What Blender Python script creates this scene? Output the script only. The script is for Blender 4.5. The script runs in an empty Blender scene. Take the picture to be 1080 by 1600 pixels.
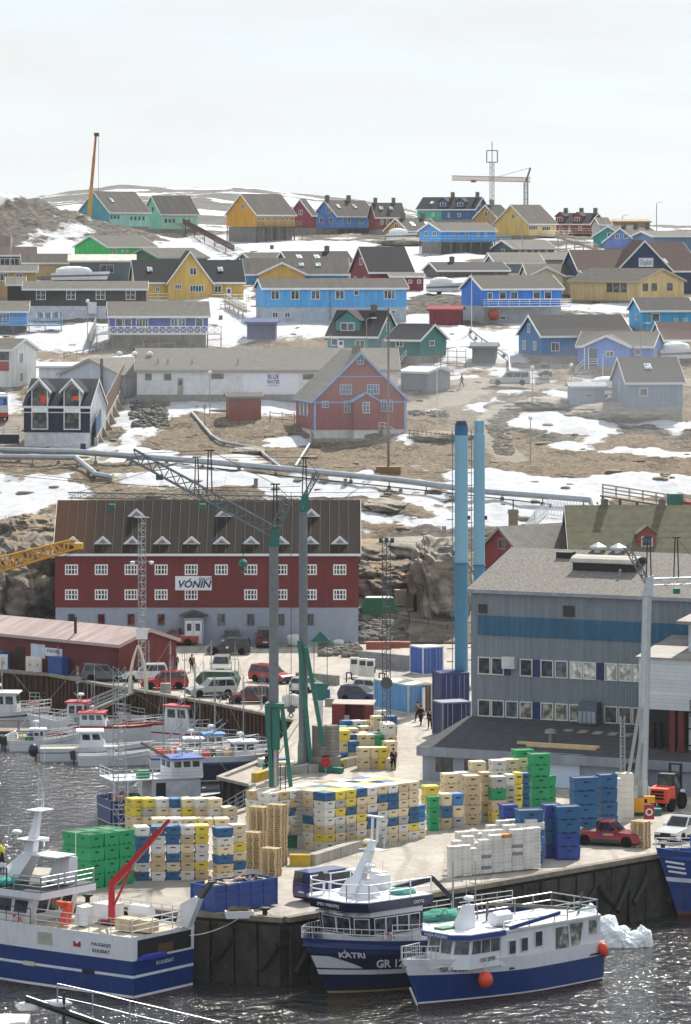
import bpy, bmesh, math, random
import numpy as np
from mathutils import Vector, Matrix
from math import sin, cos, pi, radians as R
random.seed(7)
C = bpy.context.scene.collection
sc = bpy.context.scene
# ---------------------------------------------------------------- camera, sky, sun, exposure
F, H, YH = 6500.0, 47.7, 365.0          # focal length in photo pixels, eye height above the water, row of the horizon
cam = bpy.data.cameras.new('camera'); co = bpy.data.objects.new('camera', cam); C.objects.link(co)
cam.sensor_fit = 'VERTICAL'; cam.sensor_height = 36; cam.lens = 36*F/1600
cam.shift_y = (YH-800)/1600
cam.clip_start = 1; cam.clip_end = 30000
co.location = (0, 0, H); co.rotation_euler = (pi/2, 0, 0)
sc.camera = co
SUN_EL, SUN_AZ = R(45), R(20)           # azimuth: clockwise from +Y (behind the town, a little to the right)
sd = Vector((sin(SUN_AZ)*cos(SUN_EL), cos(SUN_AZ)*cos(SUN_EL), sin(SUN_EL)))
w = bpy.data.worlds.new('World'); sc.world = w; w.use_nodes = True
nt = w.node_tree; N = nt.nodes; L = nt.links
bg = N['Background']; bg.inputs[1].default_value = 0.15
sky = N.new('ShaderNodeTexSky'); sky.sky_type = 'NISHITA'; sky.sun_disc = False
sky.sun_elevation = SUN_EL; sky.sun_rotation = SUN_AZ; sky.air_density = 1.0; sky.dust_density = 0.6; sky.ozone_density = 1.5
tc = N.new('ShaderNodeTexCoord'); mp = N.new('ShaderNodeMapping'); mp.inputs['Scale'].default_value = (5, 5, 34)
mp.inputs['Rotation'].default_value = (0.03, 0.05, 0)
nz = N.new('ShaderNodeTexNoise'); nz.inputs['Scale'].default_value = 2.2; nz.inputs['Detail'].default_value = 7; nz.inputs['Roughness'].default_value = .52
rp = N.new('ShaderNodeValToRGB'); rp.color_ramp.elements[0].position = .40; rp.color_ramp.elements[1].position = .62
rp.color_ramp.elements[0].color = (.1,.1,.1,1); rp.color_ramp.elements[1].color = (1,1,1,1)
mx = N.new('ShaderNodeMix'); mx.data_type = 'RGBA'
cl = N.new('ShaderNodeMix'); cl.data_type = 'RGBA'
bl_ = N.new('ShaderNodeMix'); bl_.data_type = 'RGBA'; bl_.inputs[0].default_value = .85; L.new(sky.outputs[0], bl_.inputs[6]); bl_.inputs[7].default_value = (3.2, 3.72, 4.25, 1)
L.new(tc.outputs['Generated'], mp.inputs[0]); L.new(mp.outputs[0], nz.inputs[0]); L.new(nz.outputs[0], rp.inputs[0])
sepz = N.new('ShaderNodeSeparateXYZ'); L.new(tc.outputs['Generated'], sepz.inputs[0])
mr = N.new('ShaderNodeMapRange'); mr.inputs[1].default_value = 0.0; mr.inputs[2].default_value = .45; mr.inputs[3].default_value = 0; mr.inputs[4].default_value = 1
L.new(sepz.outputs[2], mr.inputs[0]); L.new(mr.outputs[0], cl.inputs[0])
cl.inputs[6].default_value = (4.12, 4.2, 4.2, 1)      # thin bright cloud veil near the horizon
cl.inputs[7].default_value = (3.95, 4.12, 4.25, 1)      # and overhead
L.new(rp.outputs[0], mx.inputs[0]); L.new(bl_.outputs[2], mx.inputs[6]); L.new(cl.outputs[2], mx.inputs[7])
L.new(mx.outputs[2], bg.inputs[0])
sl = bpy.data.lights.new('sun', 'SUN'); so = bpy.data.objects.new('sun', sl); C.objects.link(so)
sl.energy = 4.7; sl.angle = R(0.6); sl.color = (1.0, .95, .87)
so.rotation_euler = sd.to_track_quat('Z', 'Y').to_euler()
sc.view_settings.view_transform = 'Standard'; sc.view_settings.look = 'None'; sc.view_settings.gamma = 1
sc.view_settings.exposure = 0.5
sc.render.engine = 'CYCLES'
try:
    sc.cycles.use_denoising = True; sc.cycles.max_bounces = 5; sc.cycles.diffuse_bounces = 2; sc.cycles.glossy_bounces = 3
    sc.cycles.transmission_bounces = 3; sc.cycles.volume_bounces = 0; sc.cycles.transparent_max_bounces = 12
    sc.cycles.caustics_reflective = False; sc.cycles.caustics_refractive = False; sc.cycles.sample_clamp_indirect = 4
except Exception: pass

# ---------------------------------------------------------------- where things stand
QZ = 4.2                                 # quay level above the water
def at(px, py, Y): return Vector(((px-540)*Y/F, Y, H-(py-YH)*Y/F))
def gq(px, py, z=QZ): return at(px, py, F*(H-z)/(py-YH))       # a point on a level at height z
_rows = [355,370,385,400,420,440,460,480,500,520,560,600,650,700,740,800,900,1000,1008]
_s = [6.5,7.0,7.5,8.0,8.5,8.9,9.3,9.7,10.1,10.4,10.9,11.3,11.8,12.3,12.8,13.3,14.0,14.7,14.78]
_Y = [F/s for s in _s]; _Z = [H-(r-YH)/s for r, s in zip(_rows, _s)]
_Z[0] = 48.6
def s_of(row): return float(np.interp(row, _rows, _s)) if row < 1008 else (row-YH)/(H-QZ)
def gh(px, row): return at(px, row, F/s_of(row))
_yk = [380, 432] + _Y[::-1] + [1150, 1400, 1800]; _zk = [2.5, 3.4] + _Z[::-1] + [48.0, 47.0, 44.0]
def zbase(y): return np.interp(y, _yk, _zk)

# ---------------------------------------------------------------- materials
def lin(h):
    h = h.lstrip('#'); v = [int(h[i:i+2], 16)/255 for i in (0, 2, 4)]
    return tuple((c/12.92 if c <= .04045 else ((c+.055)/1.055)**2.4) for c in v)
_mc = {}
def M(col, kind='plain', rough=.65, var=.22, metal=0.0, scale=1.2, k=1.0, period=.0, dirt=0.0):
    """a procedural paint / timber / metal material; col = hex of the thing's own colour"""
    key = (col, kind, rough, var, metal, scale, k, period, dirt)
    if key in _mc: return _mc[key]
    m = bpy.data.materials.new(kind + '_' + col.strip('#')); m.use_nodes = True; _mc[key] = m
    t = m.node_tree; N = t.nodes; L = t.links; b = N['Principled BSDF']
    c = tuple(x*k for x in lin(col))
    b.inputs['Roughness'].default_value = rough; b.inputs['Metallic'].default_value = metal
    if rough >= .7: b.inputs['Specular IOR Level'].default_value = .12
    tc = N.new('ShaderNodeTexCoord'); n1 = N.new('ShaderNodeTexNoise'); n1.inputs['Scale'].default_value = scale
    n1.inputs['Detail'].default_value = 6; n1.inputs['Roughness'].default_value = .62
    mpn = N.new('ShaderNodeMapping'); L.new(tc.outputs['Object'], mpn.inputs[0])
    mpn.inputs['Scale'].default_value = {'boards': (1, 1, .3), 'roof': (1, 1, 1), 'metalroof': (1, .25, .25), 'corr': (1, 1, .25)}.get(kind, (1, 1, 1))
    L.new(mpn.outputs[0], n1.inputs['Vector'])
    r = N.new('ShaderNodeMapRange'); r.inputs[1].default_value = .25; r.inputs[2].default_value = .75
    r.inputs[3].default_value = 1-var; r.inputs[4].default_value = 1+var; L.new(n1.outputs[0], r.inputs[0])
    oi = N.new('ShaderNodeObjectInfo'); r2 = N.new('ShaderNodeMapRange'); L.new(oi.outputs['Random'], r2.inputs[0])
    ov = .10 if kind == 'tub' else .03
    r2.inputs[3].default_value = 1-ov; r2.inputs[4].default_value = 1+ov
    mul = N.new('ShaderNodeMath'); mul.operation = 'MULTIPLY'; L.new(r.outputs[0], mul.inputs[0]); L.new(r2.outputs[0], mul.inputs[1])
    last = mul.outputs[0]
    per = period or {'boards': .28, 'metalroof': .6, 'corr': .22, 'lap': .16, 'roof': 0, 'shingle': .3}.get(kind, 0)
    if per:
        d = N.new('ShaderNodeVectorMath'); d.operation = 'DOT_PRODUCT'; L.new(tc.outputs['Object'], d.inputs[0])
        d.inputs[1].default_value = {'lap': (0, 0, 1), 'shingle': (0, 0, 1), 'metalroof': (1, .0, 0)}.get(kind, (1, 1, 0))
        a = N.new('ShaderNodeMath'); a.operation = 'DIVIDE'; a.inputs[1].default_value = per; L.new(d.outputs['Value'], a.inputs[0])
        f = N.new('ShaderNodeMath'); f.operation = 'FRACT'; L.new(a.outputs[0], f.inputs[0])
        fl = N.new('ShaderNodeMath'); fl.operation = 'FLOOR'; L.new(a.outputs[0], fl.inputs[0])
        wn = N.new('ShaderNodeTexWhiteNoise'); wn.noise_dimensions = '1D'; L.new(fl.outputs[0], wn.inputs['W'])
        r3 = N.new('ShaderNodeMapRange'); L.new(wn.outputs['Value'], r3.inputs[0]); r3.inputs[3].default_value = .9; r3.inputs[4].default_value = 1.1
        m3 = N.new('ShaderNodeMath'); m3.operation = 'MULTIPLY'; L.new(last, m3.inputs[0]); L.new(r3.outputs[0], m3.inputs[1])
        if kind == 'corr':
            s_ = N.new('ShaderNodeMath'); s_.operation = 'PINGPONG'; s_.inputs[1].default_value = .5; L.new(f.outputs[0], s_.inputs[0]); hgt = s_.outputs[0]
        else:
            s_ = N.new('ShaderNodeMath'); s_.operation = 'GREATER_THAN'; s_.inputs[1].default_value = .14; L.new(f.outputs[0], s_.inputs[0]); hgt = s_.outputs[0]
        last = m3.outputs[0]
        bp = N.new('ShaderNodeBump'); bp.inputs['Strength'].default_value = .75; bp.inputs['Distance'].default_value = {'corr': .22, 'lap': .03}.get(kind, .04)
        L.new(hgt, bp.inputs['Height']); L.new(bp.outputs[0], b.inputs['Normal'])
    elif kind in ('plain', 'concrete', 'roof', 'wood', 'tub', 'steel'):
        n2 = N.new('ShaderNodeTexNoise'); n2.inputs['Scale'].default_value = scale*9; n2.inputs['Detail'].default_value = 3; L.new(tc.outputs['Object'], n2.inputs['Vector'])
        bp = N.new('ShaderNodeBump'); bp.inputs['Strength'].default_value = .25; bp.inputs['Distance'].default_value = .02
        L.new(n2.outputs[0], bp.inputs['Height']); L.new(bp.outputs[0], b.inputs['Normal'])
    vm = N.new('ShaderNodeVectorMath'); vm.operation = 'SCALE'; vm.inputs[0].default_value = c; L.new(last, vm.inputs['Scale'])
    outc = vm.outputs[0]
    if dirt:
        n3 = N.new('ShaderNodeTexNoise'); n3.inputs['Scale'].default_value = 1.1; n3.inputs['Detail'].default_value = 8; n3.inputs['Roughness'].default_value = .7
        mp3 = N.new('ShaderNodeMapping'); mp3.inputs['Scale'].default_value = (1.6, 1.6, .35); mp3.inputs['Location'].default_value = (3, 7, 1)
        L.new(tc.outputs['Object'], mp3.inputs[0]); L.new(mp3.outputs[0], n3.inputs['Vector'])
        r4 = N.new('ShaderNodeMapRange'); r4.inputs[1].default_value = .52; r4.inputs[2].default_value = .72; r4.inputs[3].default_value = 0; r4.inputs[4].default_value = dirt
        L.new(n3.outputs[0], r4.inputs[0])
        mm = N.new('ShaderNodeMix'); mm.data_type = 'RGBA'; L.new(r4.outputs[0], mm.inputs[0]); L.new(outc, mm.inputs[6]); mm.inputs[7].default_value = (.13, .085, .05, 1)
        outc = mm.outputs[2]
    L.new(outc, b.inputs['Base Color'])
    return m
def glass(col='#20262c', rough=.08):
    key = ('glass', col, rough)
    if key in _mc: return _mc[key]
    m = bpy.data.materials.new('window_glass'); m.use_nodes = True; _mc[key] = m
    t = m.node_tree; b = t.nodes['Principled BSDF']
    tc = t.nodes.new('ShaderNodeTexCoord'); n = t.nodes.new('ShaderNodeTexNoise'); n.inputs['Scale'].default_value = 1.7; n.inputs['Detail'].default_value = 4
    oi = t.nodes.new('ShaderNodeObjectInfo'); ad = t.nodes.new('ShaderNodeVectorMath'); ad.operation = 'ADD'
    sc_ = t.nodes.new('ShaderNodeMath'); sc_.operation = 'MULTIPLY'; sc_.inputs[1].default_value = 37
    t.links.new(oi.outputs['Random'], sc_.inputs[0]); t.links.new(tc.outputs['Object'], ad.inputs[0]); t.links.new(sc_.outputs[0], ad.inputs[1])
    t.links.new(ad.outputs[0], n.inputs['Vector'])
    rp = t.nodes.new('ShaderNodeValToRGB'); c = lin(col)
    rp.color_ramp.elements[0].position = .42; rp.color_ramp.elements[0].color = (*[x*.6 for x in c], 1)
    rp.color_ramp.elements[1].position = .66; rp.color_ramp.elements[1].color = (*[min(1, x*3.2+.02) for x in c], 1)
    t.links.new(n.outputs[0], rp.inputs[0]); t.links.new(rp.outputs[0], b.inputs['Base Color'])
    b.inputs['Roughness'].default_value = rough; b.inputs['Specular IOR Level'].default_value = .6
    return m
WHITE = M('#dfe0e2', rough=.5, var=.06); DARK = M('#1b1c1f', rough=.5); GLASS = glass(); BLACK = M('#0c0c0d', rough=.7)
STEEL = M('#9fa3a5', 'steel', rough=.4, metal=.6, var=.12); GALV = M('#83898b', 'steel', rough=.5, metal=.35, var=.25, scale=2.5)
CONC = M('#a39f98', 'concrete', rough=.9, var=.25, scale=.8); WOOD = M('#8d8172', 'wood', rough=.85, var=.3); PALW = M('#c9b28c', 'wood', rough=.85, var=.2)
RUB = M('#161617', rough=.8); ORANGE = M('#e0492a', rough=.45, var=.08); RED = M('#a32024', rough=.45, var=.1); TEALG = M('#107a62', rough=.45, var=.15)

# ---------------------------------------------------------------- mesh kit
class MB:
    def __init__(s): s.v = []; s.f = []; s.m = []
    def add(s, vs, fs, m=0):
        o = len(s.v); s.v += [tuple(p) for p in vs]; s.f += [tuple(i+o for i in q) for q in fs]; s.m += [m]*len(fs); return s
    def hexa(s, p, m=0): return s.add(p, [(3,2,1,0),(4,5,6,7),(0,1,5,4),(1,2,6,5),(2,3,7,6),(3,0,4,7)], m)
    def box(s, x0, x1, y0, y1, z0, z1, m=0):
        return s.hexa([(x0,y0,z0),(x1,y0,z0),(x1,y1,z0),(x0,y1,z0),(x0,y0,z1),(x1,y0,z1),(x1,y1,z1),(x0,y1,z1)], m)
    def obox(s, c, a, b, d, m=0):
        c = Vector(c); a = Vector(a); b = Vector(b); d = Vector(d)
        return s.hexa([c-a-b-d, c+a-b-d, c+a+b-d, c-a+b-d, c-a-b+d, c+a-b+d, c+a+b+d, c-a+b+d], m)
    def beam(s, p0, p1, wd, ht, m=0):
        p0 = Vector(p0); p1 = Vector(p1); d = p1-p0
        if d.length < 1e-6: return s
        u = d.normalized(); r = u.cross(Vector((0,0,1)))
        r = r.normalized() if r.length > 1e-4 else Vector((1,0,0)); n = r.cross(u)
        return s.obox((p0+p1)/2, d/2, r*wd/2, n*ht/2, m)
    def cyl(s, p0, p1, r0, r1=None, n=8, m=0, caps=True):
        p0 = Vector(p0); p1 = Vector(p1); r1 = r0 if r1 is None else r1; d = p1-p0
        if d.length < 1e-6: return s
        q = d.to_track_quat('Z', 'Y'); vs = []
        for p, r in ((p0, r0), (p1, r1)):
            for i in range(n):
                a = 2*pi*i/n; vs.append(p + q @ Vector((r*cos(a), r*sin(a), 0)))
        fs = [(i, (i+1) % n, n+(i+1) % n, n+i) for i in range(n)]
        if caps: fs += [tuple(range(n-1, -1, -1)), tuple(range(n, 2*n))]
        return s.add(vs, fs, m)
    def tube(s, pts, r, n=6, m=0):
        for a, b in zip(pts, pts[1:]): s.cyl(a, b, r, r, n, m)
        return s
    def prism(s, poly, ext, m=0):
        e = Vector(ext); a = [Vector(p) for p in poly]; n = len(a)
        return s.add(a+[p+e for p in a], [tuple(range(n-1, -1, -1)), tuple(range(n, 2*n))]+[(i, (i+1) % n, n+(i+1) % n, n+i) for i in range(n)], m)
    def lathe(s, prof, c=(0,0,0), n=12, m=0, axis='z'):
        c = Vector(c); vs = []
        for r, z in prof:
            for i in range(n):
                a = 2*pi*i/n; p = (r*cos(a), r*sin(a), z)
                vs.append(c+Vector(p if axis == 'z' else ((p[2], p[0], p[1]) if axis == 'x' else (p[0], p[2], p[1]))))
        fs = [(j*n+i, j*n+(i+1) % n, (j+1)*n+(i+1) % n, (j+1)*n+i) for j in range(len(prof)-1) for i in range(n)]
        fs += [tuple(range(n-1, -1, -1)), tuple(range((len(prof)-1)*n, len(prof)*n))]
        return s.add(vs, fs, m)
    def ball(s, c, rx, ry=None, rz=None, n=10, k=6, m=0):
        ry = ry or rx; rz = rz or rx; c = Vector(c); vs = [c+Vector((0,0,-rz))]
        for j in range(1, k):
            t = -pi/2+pi*j/k
            for i in range(n): vs.append(c+Vector((rx*cos(t)*cos(2*pi*i/n), ry*cos(t)*sin(2*pi*i/n), rz*sin(t))))
        vs.append(c+Vector((0,0,rz))); e = len(vs)-1
        fs = [(0, 1+(i+1) % n, 1+i) for i in range(n)]
        for j in range(k-2):
            for i in range(n): fs.append((1+j*n+i, 1+j*n+(i+1) % n, 1+(j+1)*n+(i+1) % n, 1+(j+1)*n+i))
        b = 1+(k-2)*n; fs += [(b+i, b+(i+1) % n, e) for i in range(n)]
        return s.add(vs, fs, m)
    def torus(s, c, R0, r0, ax=(0,0,1), n=16, k=6, mats=(0,)):
        q = Vector(ax).to_track_quat('Z', 'Y'); c = Vector(c); vs = []
        for i in range(n):
            a = 2*pi*i/n
            for j in range(k):
                b = 2*pi*j/k; vs.append(c+q @ Vector(((R0+r0*cos(b))*cos(a), (R0+r0*cos(b))*sin(a), r0*sin(b))))
        for i in range(n):
            s.add([], [])
        o = len(s.v); s.v += [tuple(p) for p in vs]
        for i in range(n):
            for j in range(k):
                s.f.append((o+i*k+j, o+((i+1) % n)*k+j, o+((i+1) % n)*k+(j+1) % k, o+i*k+(j+1) % k)); s.m.append(mats[(i*len(mats)*4//n) % len(mats)] if len(mats) > 1 else 0)
        return s
    def xf(s, mat):
        s.v = [tuple(mat @ Vector(p)) for p in s.v]; return s
    def mesh(s, name, mats, smooth=False):
        me = bpy.data.meshes.new(name); me.from_pydata(s.v, [], s.f)
        for m in (mats if isinstance(mats, (list, tuple)) else [mats]): me.materials.append(m)
        me.polygons.foreach_set('material_index', s.m)
        bm = bmesh.new(); bm.from_mesh(me); bmesh.ops.recalc_face_normals(bm, faces=bm.faces); bm.to_mesh(me); bm.free()
        if smooth:
            me.polygons.foreach_set('use_smooth', [True]*len(me.polygons))
            try: me.set_sharp_from_angle(angle=R(40))
            except Exception: pass
        return me
    def build(s, name, mats, parent=None, smooth=False, loc=None, rot=0, label=None):
        o = bpy.data.objects.new(name, s.mesh(name, mats, smooth)); C.objects.link(o)
        if parent: o.parent = parent
        if loc is not None: o.location = loc
        if rot: o.rotation_euler.z = rot
        if label: o['label'] = label
        return o
def tag(o, label=None, cat=None, group=None, kind=None):
    if label: o['label'] = label
    if cat: o['category'] = cat
    if group: o['group'] = group
    if kind: o['kind'] = kind
    return o
def thing(name, label, cat, loc=(0,0,0), rot=0, group=None):
    o = bpy.data.objects.new(name, None); C.objects.link(o); o.location = loc; o.rotation_euler.z = rot
    o.empty_display_size = .2
    return tag(o, label, cat, group)
def dup(root, loc, rot, label=None, group=None):
    r = root.copy(); C.objects.link(r); r.location = loc; r.rotation_euler.z = rot
    if label: r['label'] = label
    if group: r['group'] = group
    for ch in list(root.children):
        c = ch.copy(); C.objects.link(c); c.parent = r
        for g in list(ch.children):
            d = g.copy(); C.objects.link(d); d.parent = c
    return r
def text(body, size, mat, parent, origin, udir, ndir, name='lettering', ext=.01, shear=0, bold=0, vdir=(0,0,1), align='CENTER', width=None):
    cu = bpy.data.curves.new('text', 'FONT'); cu.body = body; cu.size = size; cu.extrude = ext; cu.align_x = align; cu.align_y = 'CENTER'
    cu.shear = shear; cu.offset = bold*size; cu.resolution_u = 2
    t = bpy.data.objects.new('tmp', cu); C.objects.link(t)
    me = bpy.data.meshes.new_from_object(t.evaluated_get(bpy.context.evaluated_depsgraph_get()))
    bpy.data.objects.remove(t); me.materials.clear(); me.materials.append(mat)
    u = Vector(udir).normalized(); n = Vector(ndir).normalized(); v = Vector(vdir); v = (v-n*v.dot(n)).normalized()
    xs = [p.co.x for p in me.vertices]; kx = 1
    if width and xs: kx = width/max(.01, max(xs)-min(xs))
    o3 = Vector(origin)
    for p in me.vertices: c = p.co.copy(); p.co = o3+u*c.x*kx+v*c.y+n*(c.z+ext)
    o = bpy.data.objects.new(name, me); C.objects.link(o); o.parent = parent; o['label'] = 'lettering reading ' + body.replace('\n', ' ')
    return o
def lattice(mb, p0, p1, wd, n, r=.03, rb=.02, m=0, up=(0,0,1), sides=4, w1=None):
    p0 = Vector(p0); p1 = Vector(p1); d = (p1-p0); u = d.normalized(); up = Vector(up)
    a = u.cross(up); a = a.normalized() if a.length > 1e-3 else Vector((1,0,0)); b = a.cross(u).normalized(); w1 = w1 or wd
    offs = [(-1,-1),(1,-1),(1,1),(-1,1)] if sides == 4 else [(0,1.15),(-1,-.58),(1,-.58)]
    rings = []
    for i in range(n+1):
        t = i/n; ww = (wd+(w1-wd)*t)/2; c = p0+d*t
        rings.append([c+a*x*ww+b*y*ww for x, y in offs])
    k = len(offs)
    for j in range(k):
        mb.cyl(rings[0][j], rings[-1][j], r, r, 5, m)
        for i in range(n):
            q = (j+1) % k
            mb.cyl(rings[i][j] if i % 2 == 0 else rings[i][q], rings[i+1][q] if i % 2 == 0 else rings[i+1][j], rb, rb, 4, m, caps=False)
            if i: mb.cyl(rings[i][j], rings[i][q], rb, rb, 4, m, caps=False)
    return mb
ORD = ['first','second','third','fourth','fifth','sixth','seventh','eighth','ninth','tenth','eleventh','twelfth','thirteenth','fourteenth','fifteenth','sixteenth','seventeenth','eighteenth','nineteenth','twentieth']
ORD += ['twenty-'+x for x in ORD[:9]]+['thirtieth', 'thirty-first']
# ---------------------------------------------------------------- the setting: terrain, hills, water, quay
def _h(ix, iy, sd):
    n = (ix.astype(np.int64)*374761393 + iy.astype(np.int64)*668265263 + sd*974634777) & 0x7fffffff
    n = ((n ^ (n >> 13))*1274126177) & 0x7fffffff
    return ((n ^ (n >> 16)) & 0xffff)/65535.0
def vn(x, y, sd=0):
    ix = np.floor(x); iy = np.floor(y); fx = x-ix; fy = y-iy; fx = fx*fx*(3-2*fx); fy = fy*fy*(3-2*fy)
    a = _h(ix, iy, sd); b = _h(ix+1, iy, sd); c = _h(ix, iy+1, sd); d = _h(ix+1, iy+1, sd)
    return a+(b-a)*fx+(c-a)*fy+(a-b-c+d)*fx*fy
def fbm(x, y, o=5, sd=0, g=.5):
    t = 0; a = 1; n = 0
    for i in range(o): t = t+a*vn(x, y, sd+i); n += a; a *= g; x = x*2.03+5.1; y = y*2.03+1.7
    return t/n-.5
# patches laid out on the ground: (column, row, half width, half height) in photo pixels turned into world ellipses
SNOW = [(40,760,75,34),(20,905,60,16),(215,665,30,46),(235,620,18,14),(268,640,40,26),(232,705,50,10),(350,628,100,18),(450,692,45,9),(300,722,100,8),(330,748,110,11),
 (470,757,90,12),(590,747,90,7),(690,775,110,20),(800,752,110,15),(960,758,140,20),(820,795,100,22),(900,815,60,16),(650,812,80,22),(600,882,45,12),(590,820,30,16),(850,658,60,10),
 (880,692,80,8),(905,668,60,8),(1010,706,60,5),(665,640,36,7),(130,528,40,22),(395,503,60,20),(470,510,50,14),(640,500,40,12),(690,528,60,12),(800,530,45,12),(355,452,25,9),
 (500,392,150,14),(310,384,55,16),(85,392,50,12),(655,400,80,15),(700,425,50,14),(905,508,70,10),(1000,655,70,10),(60,530,40,12),(700,590,40,5),(760,640,20,10),(640,690,40,8),
 (240,560,60,10),(350,478,40,10),(20,372,60,10),(150,372,20,10),(620,455,40,8),(940,535,50,10),(1010,545,50,12),(420,430,60,10),(880,620,30,8),(60,835,30,6),(560,505,60,14),(720,555,60,8),(480,560,60,8),(340,520,60,10),(250,450,60,8)]
GRASS = [(100,735,120,14),(300,690,90,16),(340,670,60,12),(430,712,120,14),(640,705,100,12),(640,790,60,9),(590,775,40,10),(940,722,200,14),(1000,690,80,8),(880,710,60,12),(640,660,60,14),(790,690,60,20),
 (60,810,60,10),(600,830,60,10),(560,725,90,8),(250,680,50,20),(720,625,60,8),(300,600,40,12),(560,700,120,9)]
ROCK = [(830,675,60,14),(690,830,60,30),(600,800,60,16),(700,770,20,8),(620,870,60,30),(850,630,90,12),(1000,660,90,14),(500,770,60,12),(650,615,60,14),(100,340,260,52),(700,480,60,20),(640,390,60,10),(560,380,90,8),(40,860,60,50)]
ROADS = [([(600,640),(690,625),(760,600),(900,598),(1100,596)], 5), ([(640,592),(720,592),(770,596)], 7), ([(790,632),(770,655),(775,690),(800,715)], 4), ([(40,700),(70,640),(110,600),(150,560),(190,540),(330,528)], 4),
 ([(560,985),(640,960),(720,952)], 9), ([(-20,700),(40,660)], 9), ([(640,560),(720,566),(900,570)], 2.5)]
def _wxy(px, row): p = gh(px, row); return p.x, p.y
def make_terrain():
    ys = [441.]
    while ys[-1] < 1500: ys.append(ys[-1]+(.9 if ys[-1] < 720 else 1.5 if ys[-1] < 1020 else 8))
    ys = np.array(ys); nx = 400; ts = np.linspace(-1, 1, nx)
    Y, T = np.meshgrid(ys, ts, indexing='ij'); X = T*(.105*Y+14)
    Zb = np.interp(Y, _yk, _zk)
    row = np.interp(Y, _Y[::-1], _rows[::-1]); px = 540+X*F/Y
    # bare rock ridge on the left skyline
    top = np.interp(px, [-400,0,60,110,160,215,260,330,400], [10,9.6,8.6,6.4,4.6,2.2,.6,-.4,0])
    Zr = top*np.exp(-((Y-892)/34)**2)*(1+.25*fbm(X*.12, Y*.05, 4, 3))
    rough = np.clip((Y-445)/25, 0, 1)
    Z = Zb+Zr+rough*(1.1*fbm(X*.09, Y*.06, 5, 11)+.35*fbm(X*.5, Y*.3, 3, 5))
    # stepped rock ledges on the slope under the pipe and in the town
    led = fbm(X*.05+7, Y*.035, 4, 23); Z += rough*np.where((Y > 460), 1.5*np.abs(led)*np.clip((1000-Y)/200, 0, 1)-.35, 0)
    # low rock brow at far left above the shed
    WX = 9*fbm(X*.13, Y*.13, 4, 61)+5*fbm(X*.5, Y*.3, 4, 63); WY = 16*fbm(X*.11+5, Y*.09, 4, 65)+5*fbm(X*.4, Y*.3, 3, 67)
    def ell(lst, soft=.55):
        out = np.zeros_like(X)
        for (a, r, hw, hh) in lst:
            c = gh(a, r); s = F/c.y; y0 = gh(a, r+hh).y; y1 = gh(a, r-hh).y
            ry = max((y1-y0)/2, .5); cy = (y0+y1)/2; rx = hw/s
            d = ((X+WX-c.x)/rx)**2+((Y+WY-cy)/ry)**2
            out = np.maximum(out, np.clip(1.5-d*.75, 0, 1.2))
        return out
    sn, gr, rk = ell(SNOW), ell(GRASS), ell(ROCK)
    rd = np.zeros_like(X)
    for pts, wd in ROADS:
        w2 = [_wxy(*p) for p in pts]
        for (xa, ya), (xb, yb) in zip(w2, w2[1:]):
            dx, dy = xb-xa, yb-ya; t = np.clip(((X-xa)*dx+(Y-ya)*dy)/(dx*dx+dy*dy), 0, 1)
            rd = np.maximum(rd, np.clip(1.5-np.hypot(X-xa-t*dx, Y-ya-t*dy)/wd*2, 0, 1))
    nz = fbm(X*.16, Y*.07, 5, 41)
    up = np.clip((Y-600)/60, 0, 1)
    snow = .39+.08*up+1.0*nz+.58*np.clip(sn, 0, 1)-.4*gr-.18*rk-.5*rd-.3*np.clip(Zr/4, 0, 1)
    rock = .40+.2*up+.8*fbm(X*.1+9, Y*.05, 5, 77)+.5*rk-.35*gr+.6*np.clip(Zr/3, 0, 1)
    Z += rough*np.clip(.6-snow, 0, .3)*(1.6*fbm(X*.55, Y*.4, 3, 91)+1.1*np.abs(fbm(X*1.3, Y*.9, 2, 95))+2.2*np.clip(rock-.4, 0, .4)*np.abs(fbm(X*.22+Y*.05, Y*.16, 4, 99)))
    Z += Zr*.5*fbm(X*.25+Y*.1, Y*.12, 5, 33)+np.clip(Zr, 0, 2)*.8*np.abs(fbm(X*.5, Y*.25, 4, 37))
    Z += .45*np.clip(snow-.45, 0, .6)*rough          # snow lies as drifts
    me = bpy.data.meshes.new('ground'); ny = len(ys)
    vs = np.stack([X, Y, Z], -1).reshape(-1, 3)
    i = np.arange(ny-1)[:, None]*nx+np.arange(nx-1)[None]; fs = np.stack([i, i+1, i+nx+1, i+nx], -1).reshape(-1, 4)
    me.vertices.add(len(vs)); me.vertices.foreach_set('co', vs.ravel())
    me.loops.add(fs.size); me.loops.foreach_set('vertex_index', fs.ravel().astype(np.int32))
    me.polygons.add(len(fs)); me.polygons.foreach_set('loop_start', np.arange(0, fs.size, 4, dtype=np.int32)); me.polygons.foreach_set('loop_total', np.full(len(fs), 4, np.int32))
    me.update(); me.polygons.foreach_set('use_smooth', [True]*len(fs))
    ca = me.attributes.new('cover', 'FLOAT_COLOR', 'POINT')
    ca.data.foreach_set('color', np.stack([snow, rock, rd, np.ones_like(X)], -1).astype(np.float32).ravel())
    o = bpy.data.objects.new('ground', me); C.objects.link(o); tag(o, kind='structure'); me.materials.append(ground_mat())
    global TZ
    TZ = lambda x, y: float(_bil(Z, ys, ts, x, y))
    return o
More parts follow.
